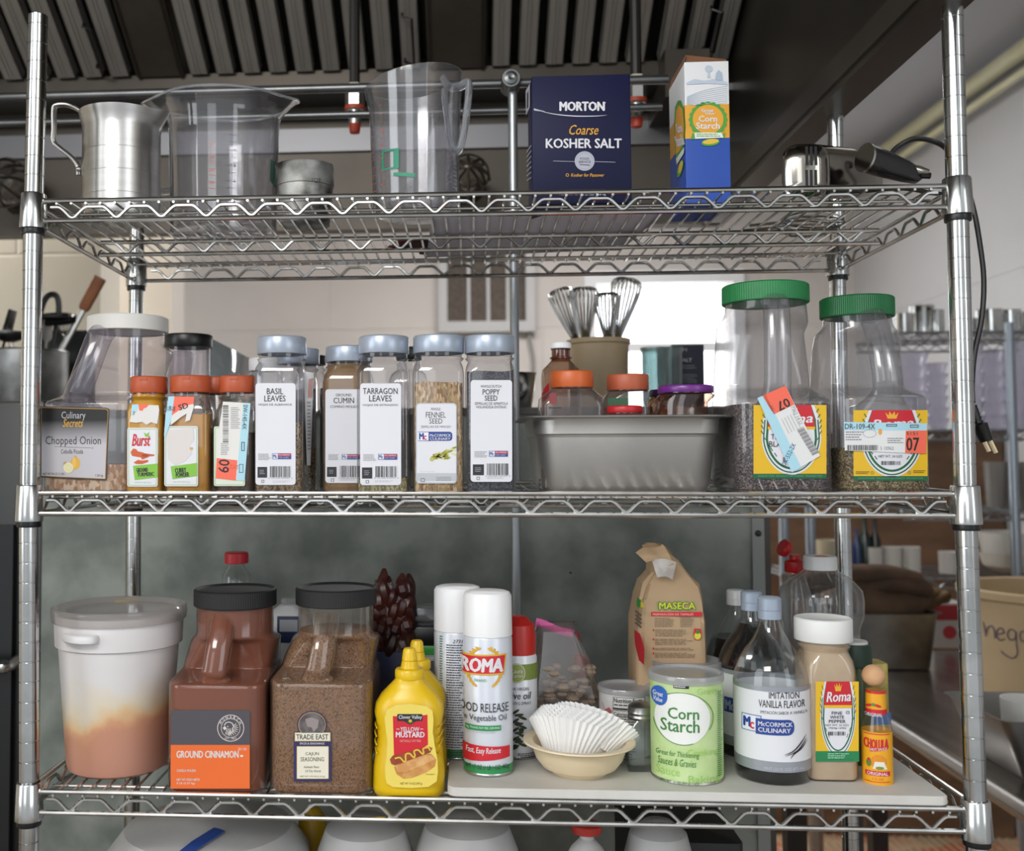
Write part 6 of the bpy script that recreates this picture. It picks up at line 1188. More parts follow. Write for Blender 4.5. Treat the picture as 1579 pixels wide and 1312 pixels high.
# papers and dark red cloth on the back of the top shelf
q = at(850, 350, .24); PAP = M('#e4e1ec', .7, noise='#d9d5e2', scale=4)
g = G(); z0 = surf(0, .1, .25)+.0005; XA, XB = at(672, 380, .26).x, at(992, 375, .28).x
g.sheet(lambda u, v: (XA+(XB-XA)*u-(.02*v)+.0, .10+.3*v-.03*math.sin(2*u), z0+.0012+.0012*math.sin(5*u+3*v)), 20, 14, PAP); o = g.obj('paper_sheet'); o.modifiers.new('s', 'SOLIDIFY').thickness = .0006
tag(o, 'pale lilac paper sheet lying flat under the salt box', 'paper')
g = G(); rnd = random.Random(3); XA, XB = at(612, 400, .36).x, at(800, 395, .36).x; ctl = [(math.cos(2*PI*i/26)*(1+.14*math.sin(3*i)), math.sin(2*PI*i/26)*(1+.12*math.cos(2*i))) for i in range(26)]
cxx = (XA+XB)/2; g.loft([[Vector((cxx+(XB-XA)/2*a*k, .33+.075*b*k, surf(0, cxx, .33)+.0042+h_+rnd.uniform(0, .002))) for a, b in ctl] for k, h_ in ((.9, 0), (1, .001), (.98, .005), (.7, .010), (.3, .013), (.02, .014))], M('#4a1216', .85, noise='#3a0d10', scale=30), True, True)
tag(g.obj('red_cloth'), 'crumpled dark red cloth at the back of the top shelf', 'cloth')
# ------------------------------------------------------------------ steam table pan and the jars in it
YPF = .05; pa, pb = at(822, 660, YPF).x, at(1120, 660, YPF).x; px_ = (pa+pb)/2; pw = (pb-pa)/2; pd = .125; pz0 = surf(1, px_, .15); ph = at(960, 640, YPF).z-pz0
SS = M('#c6c3bf', .48, .9, noise='#aaa7a3', scale=5, detail=6)
pan = thing('steam_table_pan', 'deep stainless steel pan holding spice jars on the middle shelf', 'pan', (px_, YPF+pd, pz0))
g = G(); th = .0012
outer = [(pw-.022, pd-.022, .018, 0), (pw-.018, pd-.018, .026, .002), (pw-.013, pd-.013, .032, .010), (pw-.006, pd-.006, .036, ph-.030), (pw-.0055, pd-.0055, .036, ph-.027), (pw-.002, pd-.002, .038, ph-.024), (pw-.001, pd-.001, .038, ph-.006), (pw+.001, pd+.001, .038, ph-.003), (pw+.006, pd+.006, .040, ph-.0015), (pw+.014, pd+.014, .044, ph-.0025), (pw+.0145, pd+.0145, .044, ph-.001), (pw+.006, pd+.006, .040, ph), (pw-.002, pd-.002, .037, ph-.003), (pw-.004, pd-.004, .037, ph-.026), (pw-.008, pd-.008, .035, ph-.032), (pw-.016, pd-.016, .030, .012), (pw-.024, pd-.024, .02, .003)]
g.loft([rr(a, b, r, z, 0, 0, 8) for a, b, r, z in outer], SS); g.obj('pan_body', pan)
pzi = pz0+.0035
def pan_jar(name, lab, cat, x0, x1, ytop, ycap, capm, capx0, capx1, Yf, body, dep=None, content=None, fill=None, grp=None, roundb=False, capribs=0):
    a, b = at(x0, 630, Yf).x, at(x1, 630, Yf).x; w = (b-a)/2; d = (dep or (b-a))/2; cx = (a+b)/2; m = (Yf+d-CAMP.y)/FPX; t = thing(name, lab, cat, (cx, Yf+d, pzi), 0, grp); H = at((x0+x1)/2, ytop, Yf+d).z-pzi; hc = at((x0+x1)/2, ycap, Yf+d).z-pzi
    cr = (capx1-capx0)/2*m; nr = min(cr*.94, w*.98); r0 = w if roundb else .010; off = at((capx0+capx1)/2, ytop, Yf+d).x-cx
    g = G(); g.loft([rr(w-.003, d-.003, r0, 0), rr(w, d, r0, .004), rr(w, d, r0, hc-.026), rr(w*.93+nr*.07, d*.93+nr*.07, max(r0, .016), hc-.014), rr(nr+.003, nr+.003, nr, hc-.004, off), rr(nr, nr, nr, hc-.001, off), rr(nr, nr, nr, hc+.004, off)], body, True, False); g.obj('jar_body', t)
    if content: zf = at((x0+x1)/2, fill, Yf).z-pzi; g = G(); g.loft([rr(w-.003, d-.003, max(r0-.002, .003), .003), rr(w-.003, d-.003, max(r0-.002, .003), min(zf, hc-.027))], content); g.obj('contents', t)
    g = cap_mesh(cr, H-hc, capm, hc, capribs); g.v = [(x+off, y, z) for x, y, z in g.v]; g.obj('cap', t); return t
OR2 = M('#c9602a', .4); CLS = clear('#f2eeee', .14, '#a8a0a0', .08, .7, .06)
t = pan_jar('spice_jar', 'wide clear jar with bright orange lid at left in the steel pan', 'jar', 834, 933, 573, 598, OR2, 848, 914, .075, CLS, .07, M('#7a5a4a', .8), 690)
A = Art(800, 420, 3.644); A.rect(170, 676, 212, 738, ink('#8a3a40'), 0, r=14); A.lines(168, 756, 250, 772, 1, DK, 0); A.build(t, on_plane(.0745))
t = pan_jar('spice_jar', 'clear jar with dull orange lid in the middle of the steel pan', 'jar', 932, 1004, 578, 602, M('#b0583a', .45), 936, 999, .11, CLS, .06, M('#6a5a55', .8), 690)
A = Art(800, 420, 3.644); A.rect(500, 705, 615, 750, ink('#2c5a3c'), 0); A.build(t, on_plane(.1095))
pan_jar('spice_jar', 'low jar with bright red lid at the front of the steel pan', 'jar', 934, 990, 626, 637, M('#b81d22', .4), 936, 990, .065, CLS, .045, M('#7a3a24', .8), 690)
HON = clear('#e8b890', .2, '#8a4a28', .06, .7, .06)
pan_jar('spice_jar', 'round jar with purple lid at right in the steel pan', 'jar', 1014, 1101, 595, 606, M('#6a2a80', .3), 1016, 1098, .08, clear('#f0d8c8', .1, '#8a6a5a', .05, .8, .06), None, M('#7a4630', .7, noise='#96603f', scale=60), 660, roundb=True)
pan_jar('spice_jar', 'dark purple-lidded jar half hidden left of the round purple-lidded jar', 'jar', 1000, 1050, 601, 612, M('#3a1a48', .35), 1002, 1052, .16, HON, None, M('#3a1a20', .7), 660, roundb=True)
# brown bottle with white cap, between pan back and splash panel
Yb2 = .19; p = at(870, 640, Yb2); m = (Yb2-CAMP.y)/FPX; t = thing('brown_bottle', 'amber-necked plastic bottle with white cap standing in the steel pan', 'bottle', (p.x-.004, Yb2, pzi)); Z = lambda py: at(865, py, Yb2).z-pzi
AMB = clear('#b07848', .25, '#6a3a1c', .06, .7, .08)
bottle_lathe(t, [(0, 0), (29*m, 0), (30*m, .004), (30*m, Z(580)), (28*m, Z(570)), (20*m, Z(562)), (15.5*m, Z(557))], clear('#d8c4b4', .18, '#9a8474', .08, .6, .05), 'bottle_body'); bottle_lathe(t, [(15.5*m, Z(557)), (14.5*m, Z(554)), (17*m, Z(553)), (17*m, Z(551.5)), (14*m, Z(550)), (14*m, Z(540)), (15*m, Z(539)), (14*m, Z(537))], AMB, 'neck', 36)
g = cap_mesh(15.5*m, 10*m, WHITEP, Z(538), 24); g.obj('cap', t)
A = Art(800, 420, 3.644); A.poly([(125, 690), (140, 650), (170, 615), (172, 700), (128, 730)], RED, 0); A.build(t, on_cyl(p.x-.004, Yb2, 30*m), step=2)

# ------------------------------------------------------------------ back counter things
CTZ = zct-.0+.0; CTZ = at(900, 640, YPN+.1).z
Yc_ = .80; p = at(924, 640, Yc_); m = (Yc_-CAMP.y)/FPX; cr = thing('utensil_crock', 'tan stoneware crock full of wire whisks behind the steel pan', 'crock', (p.x, Yc_, CTZ)); Z = lambda py: at(924, py, Yc_).z-CTZ; R_ = 47*m; hC = Z(524)
TAN = M('#bfa988', .35, noise='#b8a180', scale=5)
g = G(); g.lathe([(0, 0), (R_*.9, 0), (R_*.93, .003), (R_*.96, hC-.02), (R_*.97, hC-.012), (R_*1.03, hC-.009), (R_*1.03, hC-.001), (R_*1.0, hC), (R_*.93, hC-.003), (R_*.9, .008), (0, .006)], TAN, 56); g.obj('crock_body', cr)
def whisk(px0, py0, px1, py1, wpx, lab, nb=7, dy=0):
    nb += 3; wpx *= 1.08
    """balloon whisk, handle down in the crock, loop tip at px1,py1"""
    Yw = Yc_+dy; a = at(px0, py0, Yw); b = at(px1, py1, Yw); ax = (a-b).normalized(); L = (a-b).length; base = CTZ+.012
    k_ = (a.z-base)/max(-ax.z*-1, .2) if False else .10
    foot = a+(a-b)*((a.z-base)/max((b.z-a.z), .01)); foot.x = max(min(foot.x, p.x+R_*.55), p.x-R_*.55); foot.z = base
    t = thing('wire_whisk', lab, 'whisk', foot, 0, 'wire whisks in the crock'); w = wpx*m/2
    u = Vector((0, 1, 0)); s_ = ax.cross(u).normalized(); A0, B0 = a-foot, b-foot; g = G()
    for k in range(nb):
        th_ = PI*k/nb; pts = []
        for i in range(19):
            q_ = -1+2*i/18; prof = math.cos(q_*PI/2)**.5 if abs(q_) < 1 else 0
            wd = w*math.sin(PI*min(1, (1-abs(q_))*1.0)**.62)*(1 if q_ >= 0 else -1) if abs(q_) < 1 else 0
            tt = 1-abs(q_)**1.9 if abs(q_) < 1 else 0
            # go up one side and down the other
            l_ = 1-abs(q_)**2.2; side = math.copysign(1, q_)*(abs(q_)**.8)*math.sin(PI*min(1, (1-abs(q_)**1.6)))**.0
            wid = w*math.copysign(1, q_)*(math.sin(PI*abs(q_)**.7)**.85 if 0 < abs(q_) < 1 else 0)
            pts.append(A0.lerp(B0, l_)+s_*(wid*math.cos(th_))+u*(wid*math.sin(th_)))
        g.tube(pts, .0016, CHROME, 5)
    g.obj('wire_loops', t); g = G(); g.tube([(0, 0, 0), A0*.9, A0], [.008, .007, .005], STEEL, 10); g.obj('handle', t)
whisk(893, 540, 862, 446, 36, 'wire whisk leaning left in the crock, leftmost'); whisk(903, 540, 900, 444, 42, 'wire whisk upright left of centre in the crock', 8, .02)
whisk(938, 540, 936, 452, 36, 'wire whisk upright right of centre in the crock', 7, -.015); whisk(948, 540, 968, 430, 42, 'tallest wire whisk leaning right against the window', 8, .015)
# glass tumblers, second salt box, steel bowl
Yg = .78; p2_ = at(1020, 640, Yg); m = (Yg-CAMP.y)/FPX
for k, (px, lab) in enumerate(((1011, 'ribbed glass jar against the window, left one'), (1034, 'ribbed glass jar overlapping the dark salt box'))):
    q = at(px, 640, Yg+.03*k); t = thing('glass_jar', lab, 'jar', (q.x, Yg+.03*k, CTZ), 0, 'ribbed glass jars by the window'); Z = lambda py: at(px, py, Yg+.03*k).z-CTZ
    g = G(); n_ = 48; g.loft([[(r_*(1+(.03 if j % 4 < 2 else 0))*math.cos(2*PI*j/n_), r_*(1+(.03 if j % 4 < 2 else 0))*math.sin(2*PI*j/n_), z) for j in range(n_)] for r_, z in ((.0001, 0), (17*m, 0), (18*m, .005), (19*m, Z(545)), (21*m, Z(541)), (21*m, Z(536)), (18*m, Z(536)), (17*m, .01))], clear('#c8d4d4', .12, '#7c8a8c', .04, .9, .08), False, False); g.obj('jar_body', t)
q = at(1062, 600, .84); t = thing('salt_box', 'dark navy salt box standing on the counter in front of the window', 'salt box', (q.x, .88, CTZ)); Z = lambda py: at(1062, py, .84).z-CTZ
w_ = 24*(.84-CAMP.y)/FPX; g = G(); g.rbox(-w_, w_, -.04, .04, 0, Z(531), M('#171b30', .5), .002, .001); g.obj('box_body', t)
A = Art(800, 420, 3.644); A.text('M', 918, 426, 944, 444, GY, 1, .03); A.text('SALT', 906, 482, 972, 502, LG, 1, .03); A.lines(912, 522, 1000, 548, 2, GY, 1, .3); A.lines(912, 572, 1010, 628, 6, GY, 1, .3); A.build(t, on_plane(.8395))
q = at(812, 640, .75); m = (.75-CAMP.y)/FPX; t = thing('steel_bowl', 'shiny steel bowl on the counter left of the crock', 'bowl', (at(796, 640, .75).x, .76, CTZ)); Z = lambda py: at(812, py, .75).z-CTZ
g = G(); g.lathe([(0, 0), (18*m, 0), (24*m, .01), (29*m, Z(598)), (31*m, Z(578)), (33*m, Z(575)), (30*m, Z(577)), (27*m, Z(600)), (16*m, .006), (0, .004)], CHROME, 48); g.obj('bowl_body', t)
# cord hanging on the wall by the vent
g = G(); g.tube(smooth_path([at(812, 500, YW-.02), at(818, 530, YW-.02), at(822, 560, YW-.02), at(820, 600, YW-.02)], 4), .012, M('#8f8c8a', .6), 6); tag(g.obj('wall_cable'), 'grey cable hanging on the wall right of the vent', 'cable')

# ------------------------------------------------------------------ left background: cooker with utensil pot
Yk = 1.25; q = at(34, 640, Yk); m = (Yk-CAMP.y)/FPX; kz = at(0, 628, 1.0).z
ck = thing('cooking_range', 'black commercial range behind the left end of the shelving', 'range', (at(34, 640, .9).x, .72, ZF))
xr_ = at(68, 900, .72).x-ck.location.x; g = G(); g.rbox(-.9, xr_, 0, .75, .05, kz-ZF, M('#101113', .35), .01, .006); g.obj('range_body', ck)
g = G(); g.box(-.85, at(26, 900, .72).x-ck.location.x, -.02, 0, .2, kz-ZF-.25, M('#181a1c', .3)); g.obj('oven_door', ck)
g = G(); hx_ = at(8, 1028, .66).x-ck.location.x; hz_ = at(8, 1028, .66).z-ZF; g.tube(smooth_path([(hx_-.25, -.055, hz_), (hx_-.02, -.06, hz_), (hx_+.02, -.05, hz_+.01), (hx_+.05, -.02, hz_+.035)], 4), .011, STEEL, 10); g.ball((hx_, -.07, hz_+.002), .014, CHROME, 14); g.obj('door_handle', ck)
pot = thing('stock_pot', 'galvanized pot full of ladles and spatulas at far left', 'pot', (at(36, 640, Yk).x, Yk, kz)); Z = lambda py: at(36, py, Yk).z-kz; R_ = 68*m; hP = Z(542)
g = G(); g.lathe([(0, 0), (R_*.98, 0), (R_, .005), (R_, hP-.004), (R_*1.02, hP-.002), (R_*1.01, hP), (R_*.98, hP), (R_*.97, .01), (0, .008)], M('#9a9b9a', .35, .95, noise='#7c7d7c', scale=20, detail=6), 56); g.obj('pot_body', pot)
def utensil(name, lab, cat, x0, y0, x1, y1, build):
    a, b = at(x0, y0, Yk), at(x1, y1, Yk); ft = a+(a-b)*((a.z-kz-.02)/max(b.z-a.z, .02)); ft.x = min(max(ft.x, pot.location.x-R_*.8), pot.location.x+R_*.8); ft.z = kz+.02
    t = thing(name, lab, cat, ft, 0, 'utensils in the galvanized pot'); build(t, a-ft, b-ft)
WOOD = M('#8a5430', .6, noise='#74442a', scale=12)
def u_wood(t, a, b):
    c_ = a.lerp(b, .57); g = G(); g.tube([(0, 0, 0), a, c_], .009, STEEL, 8, flat=(1, .6)); g.obj('metal_shaft', t); g = G(); g.tube([c_, c_.lerp(b, .1), b], [.012, .016, .017], WOOD, 10, flat=(1, .7)); g.obj('wooden_handle', t)
utensil('turner', 'turner with wooden handle leaning right out of the pot', 'spatula', 92, 545, 155, 428, u_wood)
def u_flat(t, a, b, col=BLACK, w=.03):
    g = G(); g.tube([(0, 0, 0), a], .007, col, 8); g.tube([a, a.lerp(b, .35), a.lerp(b, .5), b], [.007, .008, w, w*.85], col, 10, flat=(1, .12)); g.obj('blade', t)
utensil('rubber_spatula', 'black utensil with flat end leaning left in the pot', 'spatula', 2, 545, 20, 478, u_flat)
utensil('rubber_spatula', 'white rubber spatula in the pot right of the front post', 'spatula', 70, 545, 74, 495, lambda t, a, b: u_flat(t, a, b, M('#a7a29c', .5), .036))
def u_loop(t, a, b):
    s_ = Vector((.028, 0, 0)); g = G(); g.tube(smooth_path([(0, 0, 0), a-s_*.6, a.lerp(b, .6)-s_, b-s_*.5, b+s_*.5, a.lerp(b, .6)+s_*.8, a+s_*.5], 5), .008, BLACK, 8); g.obj('tongs_loop', t)
utensil('tongs', 'black tongs with loop handle in the pot behind the front post', 'tongs', 72, 545, 80, 458, u_loop)
def u_ladle(t, a, b):
    g = G(); g.tube([(0, 0, 0), a, a.lerp(b, .8)], .006, STEEL, 8); g.obj('shaft', t); g = G(); r_ = .045; g.lathe([(r_*math.sin(PI/2*i/8), -r_*.6*math.cos(PI/2*i/8)) for i in range(9)]+[(r_*.94, 0), (0, -r_*.5)], STEEL, 24, tuple(b)); g.obj('ladle_cup', t)
utensil('ladle', 'steel ladle with its cup at the far left of the pot', 'ladle', 20, 545, 14, 512, u_ladle)
def u_strain(t, a, b):
    g = G(); g.tube([(0, 0, 0), a, a.lerp(b, .9)], .006, BLACK, 8); g.obj('shaft', t); g = G(); r_ = .05; g.tube([b+Vector((r_*math.cos(x), .02*math.sin(x), .012*math.sin(x))) for x in [2*PI*i/20 for i in range(20)]], .009, BLACK, 6, True); g.lathe([(0, -.006), (r_*.9, 0), (r_*.9, .006), (0, .002)], BLACKM, 20, tuple(b)); g.obj('strainer_head', t)
utensil('skimmer', 'black flat skimmer in the pot right of the front post', 'skimmer', 84, 545, 86, 492, u_strain)
def u_whisk(t, a, b):
    g = G()
    for k in range(6):
        th_ = PI*k/6; g.tube([b+Vector((.02*math.cos(x)*math.cos(th_), .02*math.cos(x)*math.sin(th_), .03*math.sin(x))) for x in [2*PI*i/16 for i in range(16)]], .0014, CHROME, 5, True)
    g.tube([(0, 0, 0), a, b-Vector((0, 0, .03))], .005, STEEL, 8); g.obj('wire_head', t)
utensil('small_whisk', 'small wire whisk in the pot beside the wooden-handled turner', 'whisk', 98, 545, 101, 500, u_whisk)
q = at(100, 515, Yk+.14); g = G(); g.rbox(-.07, .07, -.03, .03, 0, at(100, 510, 1.39).z-kz, M('#38403f', .6, noise='#2c3433', scale=20), .01); tag(g.obj('green_box', None, (q.x, Yk+.16, kz)), 'dark green box standing behind the utensil pot', 'box')
# glass pane guard seen above the middle bottles
q0, q1 = at(322, 600, .72), at(385, 600, .95)
g = G(); za_, zb3 = CTZ-.01, at(322, 520, .72).z; zc3 = at(385, 560, .95).z
g.add([(q0.x, .72, za_), (q1.x+.02, 1.0, za_), (q1.x+.02, 1.0, zc3), (q0.x, .72, zb3)], [(0, 1, 2, 3)], clear('#d8e0e4', .35, '#a9b2b8', .08), False); o = g.obj('guard_pane'); o.modifiers.new('s', 'SOLIDIFY').thickness = .006; tag(o, 'slanted clear guard pane behind the orange-capped bottles', 'guard')

# ------------------------------------------------------------------ right background: steel table, bin, pans, mitts
TZ = -.55; XT = .99
tb = thing('prep_table', 'long stainless steel prep table right of the shelving unit', 'table', (XT, .2, ZF))
STB = M('#b5b3b0', .24, 1, noise='#9f9d9a', scale=6, stretch=(6, .6, 1))
g = G(); hT = TZ-ZF; prof = [(0, -.012), (.004, -.026), (.016, -.034), (.03, -.03), (.03, -.004), (.022, .0), (.01, .0), (.002, -.004)]
g.box(.02, 1.2, -.25, 2.0, hT-.03, hT, STB); g.obj('top', tb)
g = G(); g.tube([(.012, -.3, hT-.018), (.012, 2.0, hT-.018)], .02, STB, 18); g.obj('rolled_edge', tb)
for x, y in ((.08, .3), (.08, 1.9), (1.1, 1.9)): g = G(); g.tube([(x, y, 0), (x, y, hT-.02)], .022, STEEL, 14); g.obj('leg', tb)
# tan bin with writing
bp = onz(1579, 1068, TZ); Yb3 = 1.62; m = (Yb3-CAMP.y)/FPX; c_ = at(1640, 1060, Yb3); R_ = 132*m
bn = thing('ingredient_bin', 'round tan plastic bin with purple handwriting, on the steel table', 'bin', (c_.x, Yb3, TZ)); hB = at(1600, 912, Yb3-.1).z-TZ; TN2 = M('#b59f7d', .5, noise='#ae9876', scale=5)
g = G(); g.lathe([(0, 0), (R_*.93, 0), (R_*.97, .01), (R_*.985, hB-.03), (R_*1.0, hB-.025), (R_*1.03, hB-.022), (R_*1.03, hB-.004), (R_*1.0, hB), (R_*.96, hB-.004), (R_*.93, .01), (0, .01)], TN2, 64); g.obj('bin_body', bn)
A = Art(1300, 800, 2.5627); PU = ink('#4a3a5c')
def sc(pts, w=5): A.line([(v_.x, v_.y) for v_ in smooth_path([(a, b, 0) for a, b in pts], 5)], w, PU, 1)
sc([(555, 452), (562, 480), (566, 512)]); sc([(566, 495), (575, 470), (590, 462), (598, 480), (602, 512)]); sc([(612, 492), (636, 482), (628, 465), (612, 474), (608, 500), (622, 516), (642, 506)])
sc([(682, 470), (662, 464), (650, 485), (660, 506), (680, 500), (684, 470), (686, 520), (690, 560), (672, 582), (645, 575), (625, 560)]); sc([(724, 468), (706, 468), (700, 488), (708, 506), (722, 500), (726, 470), (728, 505)])
A.build(bn, on_cyl(bn.location.x, Yb3, R_*.985), 'handwriting', step=3)
# loaf pan with white tub
q = onz(1590, 1195, TZ); lp = thing('loaf_pan', 'steel loaf pan holding a white cup at the right edge', 'pan', (q.x+.085, q.y+.06, TZ)); m = (q.y-CAMP.y)/FPX
hL = at(1530, 1103, q.y-.02).z-TZ-.0; g = G(); xl_ = at(1517, 1105, q.y).x-lp.location.x
g.loft([rr(.115, .10, .02, .0), rr(.118, .103, .02, .003), rr(-xl_-.008, .125, .02, hL-.002), rr(-xl_, .133, .022, hL), rr(-xl_-.009, .124, .02, hL-.0005), rr(.113, .10, .018, .004)], M('#8e8c89', .35, 1)); g.obj('pan_body', lp)
q2 = at(1585, 1100, q.y+.06); g = G(); g.lathe([(0, .004), (.045, .004), (.05, at(1570, 1080, q.y+.06).z-TZ), (.046, at(1570, 1080, q.y+.06).z-TZ), (.04, .01), (0, .01)], M('#dcdbd8', .5), 40, (0, 0, 0)); tag(g.obj('white_cup', None, (q2.x, q.y+.06, TZ+.004)), 'white plastic cup standing in the loaf pan', 'cup')
# deep pan with oven mitts
Ym = 2.0; q = at(1375, 1010, Ym-.12); sp2 = thing('deep_pan', 'deep steel pan at the back of the table under brown oven mitts', 'pan', (q.x, Ym, TZ)); hS = at(1375, 935, Ym).z-TZ; w_ = 66*(Ym-CAMP.y)/FPX
g = G(); g.loft([rr(w_-.02, .12, .03, 0), rr(w_-.018, .125, .03, .005), rr(w_-.002, .14, .03, hS-.004), rr(w_+.012, .15, .035, hS), rr(w_-.006, .135, .03, hS), rr(w_-.02, .12, .03, .008)], M('#8a8783', .35, 1, noise='#6f6c69', scale=8)); g.obj('pan_body', sp2)
MIT = M('#5a4636', .9, noise='#46362a', scale=12, bump=.5); MIT2 = M('#80663f', .9, noise='#513d24', scale=12, bump=.5)
def blob(g, pts, rad, m_, flat=(.8, 1.1), seg=18): g.tube(smooth_path(pts, 5), [rad[0]]+[rad[min(int(i/5)+0, len(rad)-1)]*(1-(i % 5)/5)+rad[min(int(i/5)+1, len(rad)-1)]*((i % 5)/5) for i in range(1, 5*(len(pts)-1))]+[rad[-1]], m_, seg, flat=flat)
def mitt(lab, pts, rad, thumb, trad, m_, Y_, cuff=None, grp='brown quilted oven mitts'):
    P = [at(x, y, Y_) for x, y in pts]; t = thing('oven_mitt', lab, 'oven mitt', P[0], 0, grp); f_ = (Y_-CAMP.y)/FPX; g = G()
    blob(g, [p_-P[0] for p_ in P], [r_*f_ for r_ in rad], m_); g.obj('mitt_body', t)
    if thumb: g = G(); blob(g, [at(x, y, Y_-.03)-P[0] for x, y in thumb], [r_*f_ for r_ in trad], m_); g.obj('thumb', t)
mitt('dark brown oven mitt lying on the deep pan, lower and bulkier', [(1290, 905), (1320, 925), (1355, 940), (1395, 930), (1428, 915)], [40, 46, 44, 34, 14], [(1330, 905), (1370, 895), (1415, 905), (1432, 915)], [20, 22, 20, 12], MIT, 1.98)
mitt('dark brown oven mitt on top, fingers pointing right', [(1215, 905), (1260, 893), (1310, 885), (1370, 884), (1420, 890)], [26, 24, 18, 16, 8], None, None, MIT, 1.93)
mitt('ochre-lined oven mitt tip at the right end of the pile', [(1375, 935), (1405, 925), (1435, 918), (1462, 922)], [24, 22, 18, 9], [(1420, 935), (1440, 928), (1462, 915)], [10, 10, 7], MIT2, 2.06)
q = at(1465, 1000, 2.25); g = G(); w_ = 24*(2.25-CAMP.y)/FPX; t = thing('food_box', 'red and white food box behind the right front post', 'box', (q.x, 2.3, TZ)); hF = at(1465, 930, 2.25).z-TZ; g.box(-w_, w_, -.05, .05, 0, hF, M('#bdbab8', .5)); g.obj('box_body', t); g = G(); g.box(-w_*.98, w_*.98, -.0512, -.05, hF*.62, hF*.96, M('#a12830', .5)); g.obj('red_panel', t); g = G(); g.lathe([(0, 0), (.022, 0)], M('#b23038', .5), 20, (0, 0, 0)); g.v = [(x, -.0513, z_*0+y+hF*.35) for x, y, z_ in g.v]; g.obj('red_dot', t)

YQ = 2.95; q = at(1168, 668, YQ); g = G(); g.box(q.x, XR-.01, YQ, YQ+.04, 0, q.z-ZF, M('#86664c', .6, noise='#71553e', scale=5, stretch=(1, 1, 3))); tag(g.obj('brown_partition', None, (0, 0, ZF)), 'brown wooden partition behind the far right rack', 'partition')
# ------------------------------------------------------------------ far right wire rack
YR = 2.36; rz_ = {k: at(1450, py, YR).z for k, py in ((0, 512), (1, 664), (2, 788), (3, 893))}
rk = thing('storage_rack', 'wire storage rack with pots and dishes against the far right wall', 'storage rack', (at(1400, 800, YR).x, YR, ZF)); X0r, X1r = at(1212, 850, YR).x, XR-.03
GW = M('#8d9093', .3, .9)
for i, (kk, zz) in enumerate(rz_.items()):
    g = G(); xa = (X0r if i == 3 else at(1385, 500, YR).x)-rk.location.x; xb = X1r-rk.location.x; z = zz-ZF
    for y in (0, .40):
        for dz in (0, -.03): g.tube([(xa, y, z+dz), (xb, y, z+dz)], .004, GW, 6)
        nn_ = int((xb-xa)/.06); g.tube([(xa+j*.03, y, z-(.028 if j % 2 else .004)) for j in range(nn_*2)], .003, GW, 5)
    for j in range(int((xb-xa)/.035)): g.tube([(xa+j*.035, 0, z+.003), (xa+j*.035, .40, z+.003)], .003, GW, 4)
    g.obj('wire_shelf', rk)
for px in (1209, 1250, 1566): g = G(); x = at(px, 830, YR).x-rk.location.x; g.tube([(x, 0, 0), (x, 0, (rz_[0] if px > 1400 else at(1250, 700, YR).z)-ZF+.03)], .017, M('#9aa3ad', .3, .8), 14); g.obj('post', rk)
def shelf_thing(name, lab, cat, grp, px, wpx, ytop, lv_, m_, shape='cyl', Y_=YR+.12, ybot=None, taper=1.0):
    q = at(px, 700, Y_); f_ = (Y_-CAMP.y)/FPX; z0 = rz_[lv_]+.007; H = at(px, ytop, Y_).z-z0; r = wpx/2*f_; g = G()
    if shape == 'cyl': g.lathe([(0, 0), (r*taper, 0), (r, H*.98), (r*1.03, H), (r*.97, H), (r*.93*taper, .01), (0, .008)], m_, 28)
    elif shape == 'bowl': g.lathe([(0, 0), (r*.5, 0), (r*.85, H*.35), (r, H), (r*.96, H), (r*.8, H*.4), (0, .01)], m_, 32)
    elif shape == 'bottle': g.lathe([(0, 0), (r, 0), (r, H*.6), (r*.35, H*.78), (r*.35, H), (0, H)], m_, 20)
    elif shape == 'stack':
        for k in range(6): g.lathe([(r*.7, H*k/6), (r*.72, H*k/6+.004), (r, H*(k+1)/6-.003), (r*1.04, H*(k+1)/6), (r*.9, H*(k+1)/6-.002)], m_, 24)
    o = g.obj(name, None, (q.x, Y_, z0)); return tag(o, lab, cat, grp)
PG = 'small steel pots on the top of the far rack'
for i, (px, w_, yt) in enumerate(((1398, 30, 484), (1428, 34, 472), (1450, 22, 478), (1500, 28, 492), (1532, 36, 478), (1562, 34, 479), (1592, 30, 482))):
    shelf_thing('steel_pot', ['squat steel pot at the left end of the far rack top', 'tall shiny steel pot second on the far rack top', 'narrow steel pot third on the far rack top, left of the post', 'low steel pot just right of the front post on the rack top', 'round steel pot on the far rack top above plastic tubs', 'steel pot near the right edge on the far rack top', 'steel pot cut off by the right edge on the rack top'][i], 'pot', PG, px, w_, yt, 0, CHROME, 'cyl', YR+.1+.05*(i % 2))
CP = clear('#e8e7f0', .35, '#c6c4d4', .12, .5)
for i, (px, w_, yt) in enumerate(((1412, 44, 545), (1448, 30, 560), (1500, 38, 532), (1536, 36, 540), (1574, 40, 528))):
    shelf_thing('plastic_container', ['tall lilac clear plastic container stack beside the green-lidded jug', 'lilac clear container stack left of the right front post', 'lilac container stack just right of the hanging plug cord', 'middle lilac container stack on the second rack shelf', 'lilac container stack at the right edge of the photo'][i], 'container', 'stacked clear containers on the far rack', px, w_, yt, 1, CP, 'stack', YR+.12+.03*(i % 2), taper=.9)
FR = clear('#e8e6e4', .5, '#b8b6b2', .2, .4)
for i, (px, w_) in enumerate(((1532, 28), (1556, 22), (1585, 28))): shelf_thing('clear_cup', ['frosted cup stack on third rack shelf, left one', 'frosted cup stack on third rack shelf, middle one', 'frosted cup stack on third rack shelf, cut by the edge'][i], 'cup', 'frosted cups on the far rack', px, w_, 712, 2, FR, 'cyl', taper=.8)
MW = M('#c9c6c0', .4)
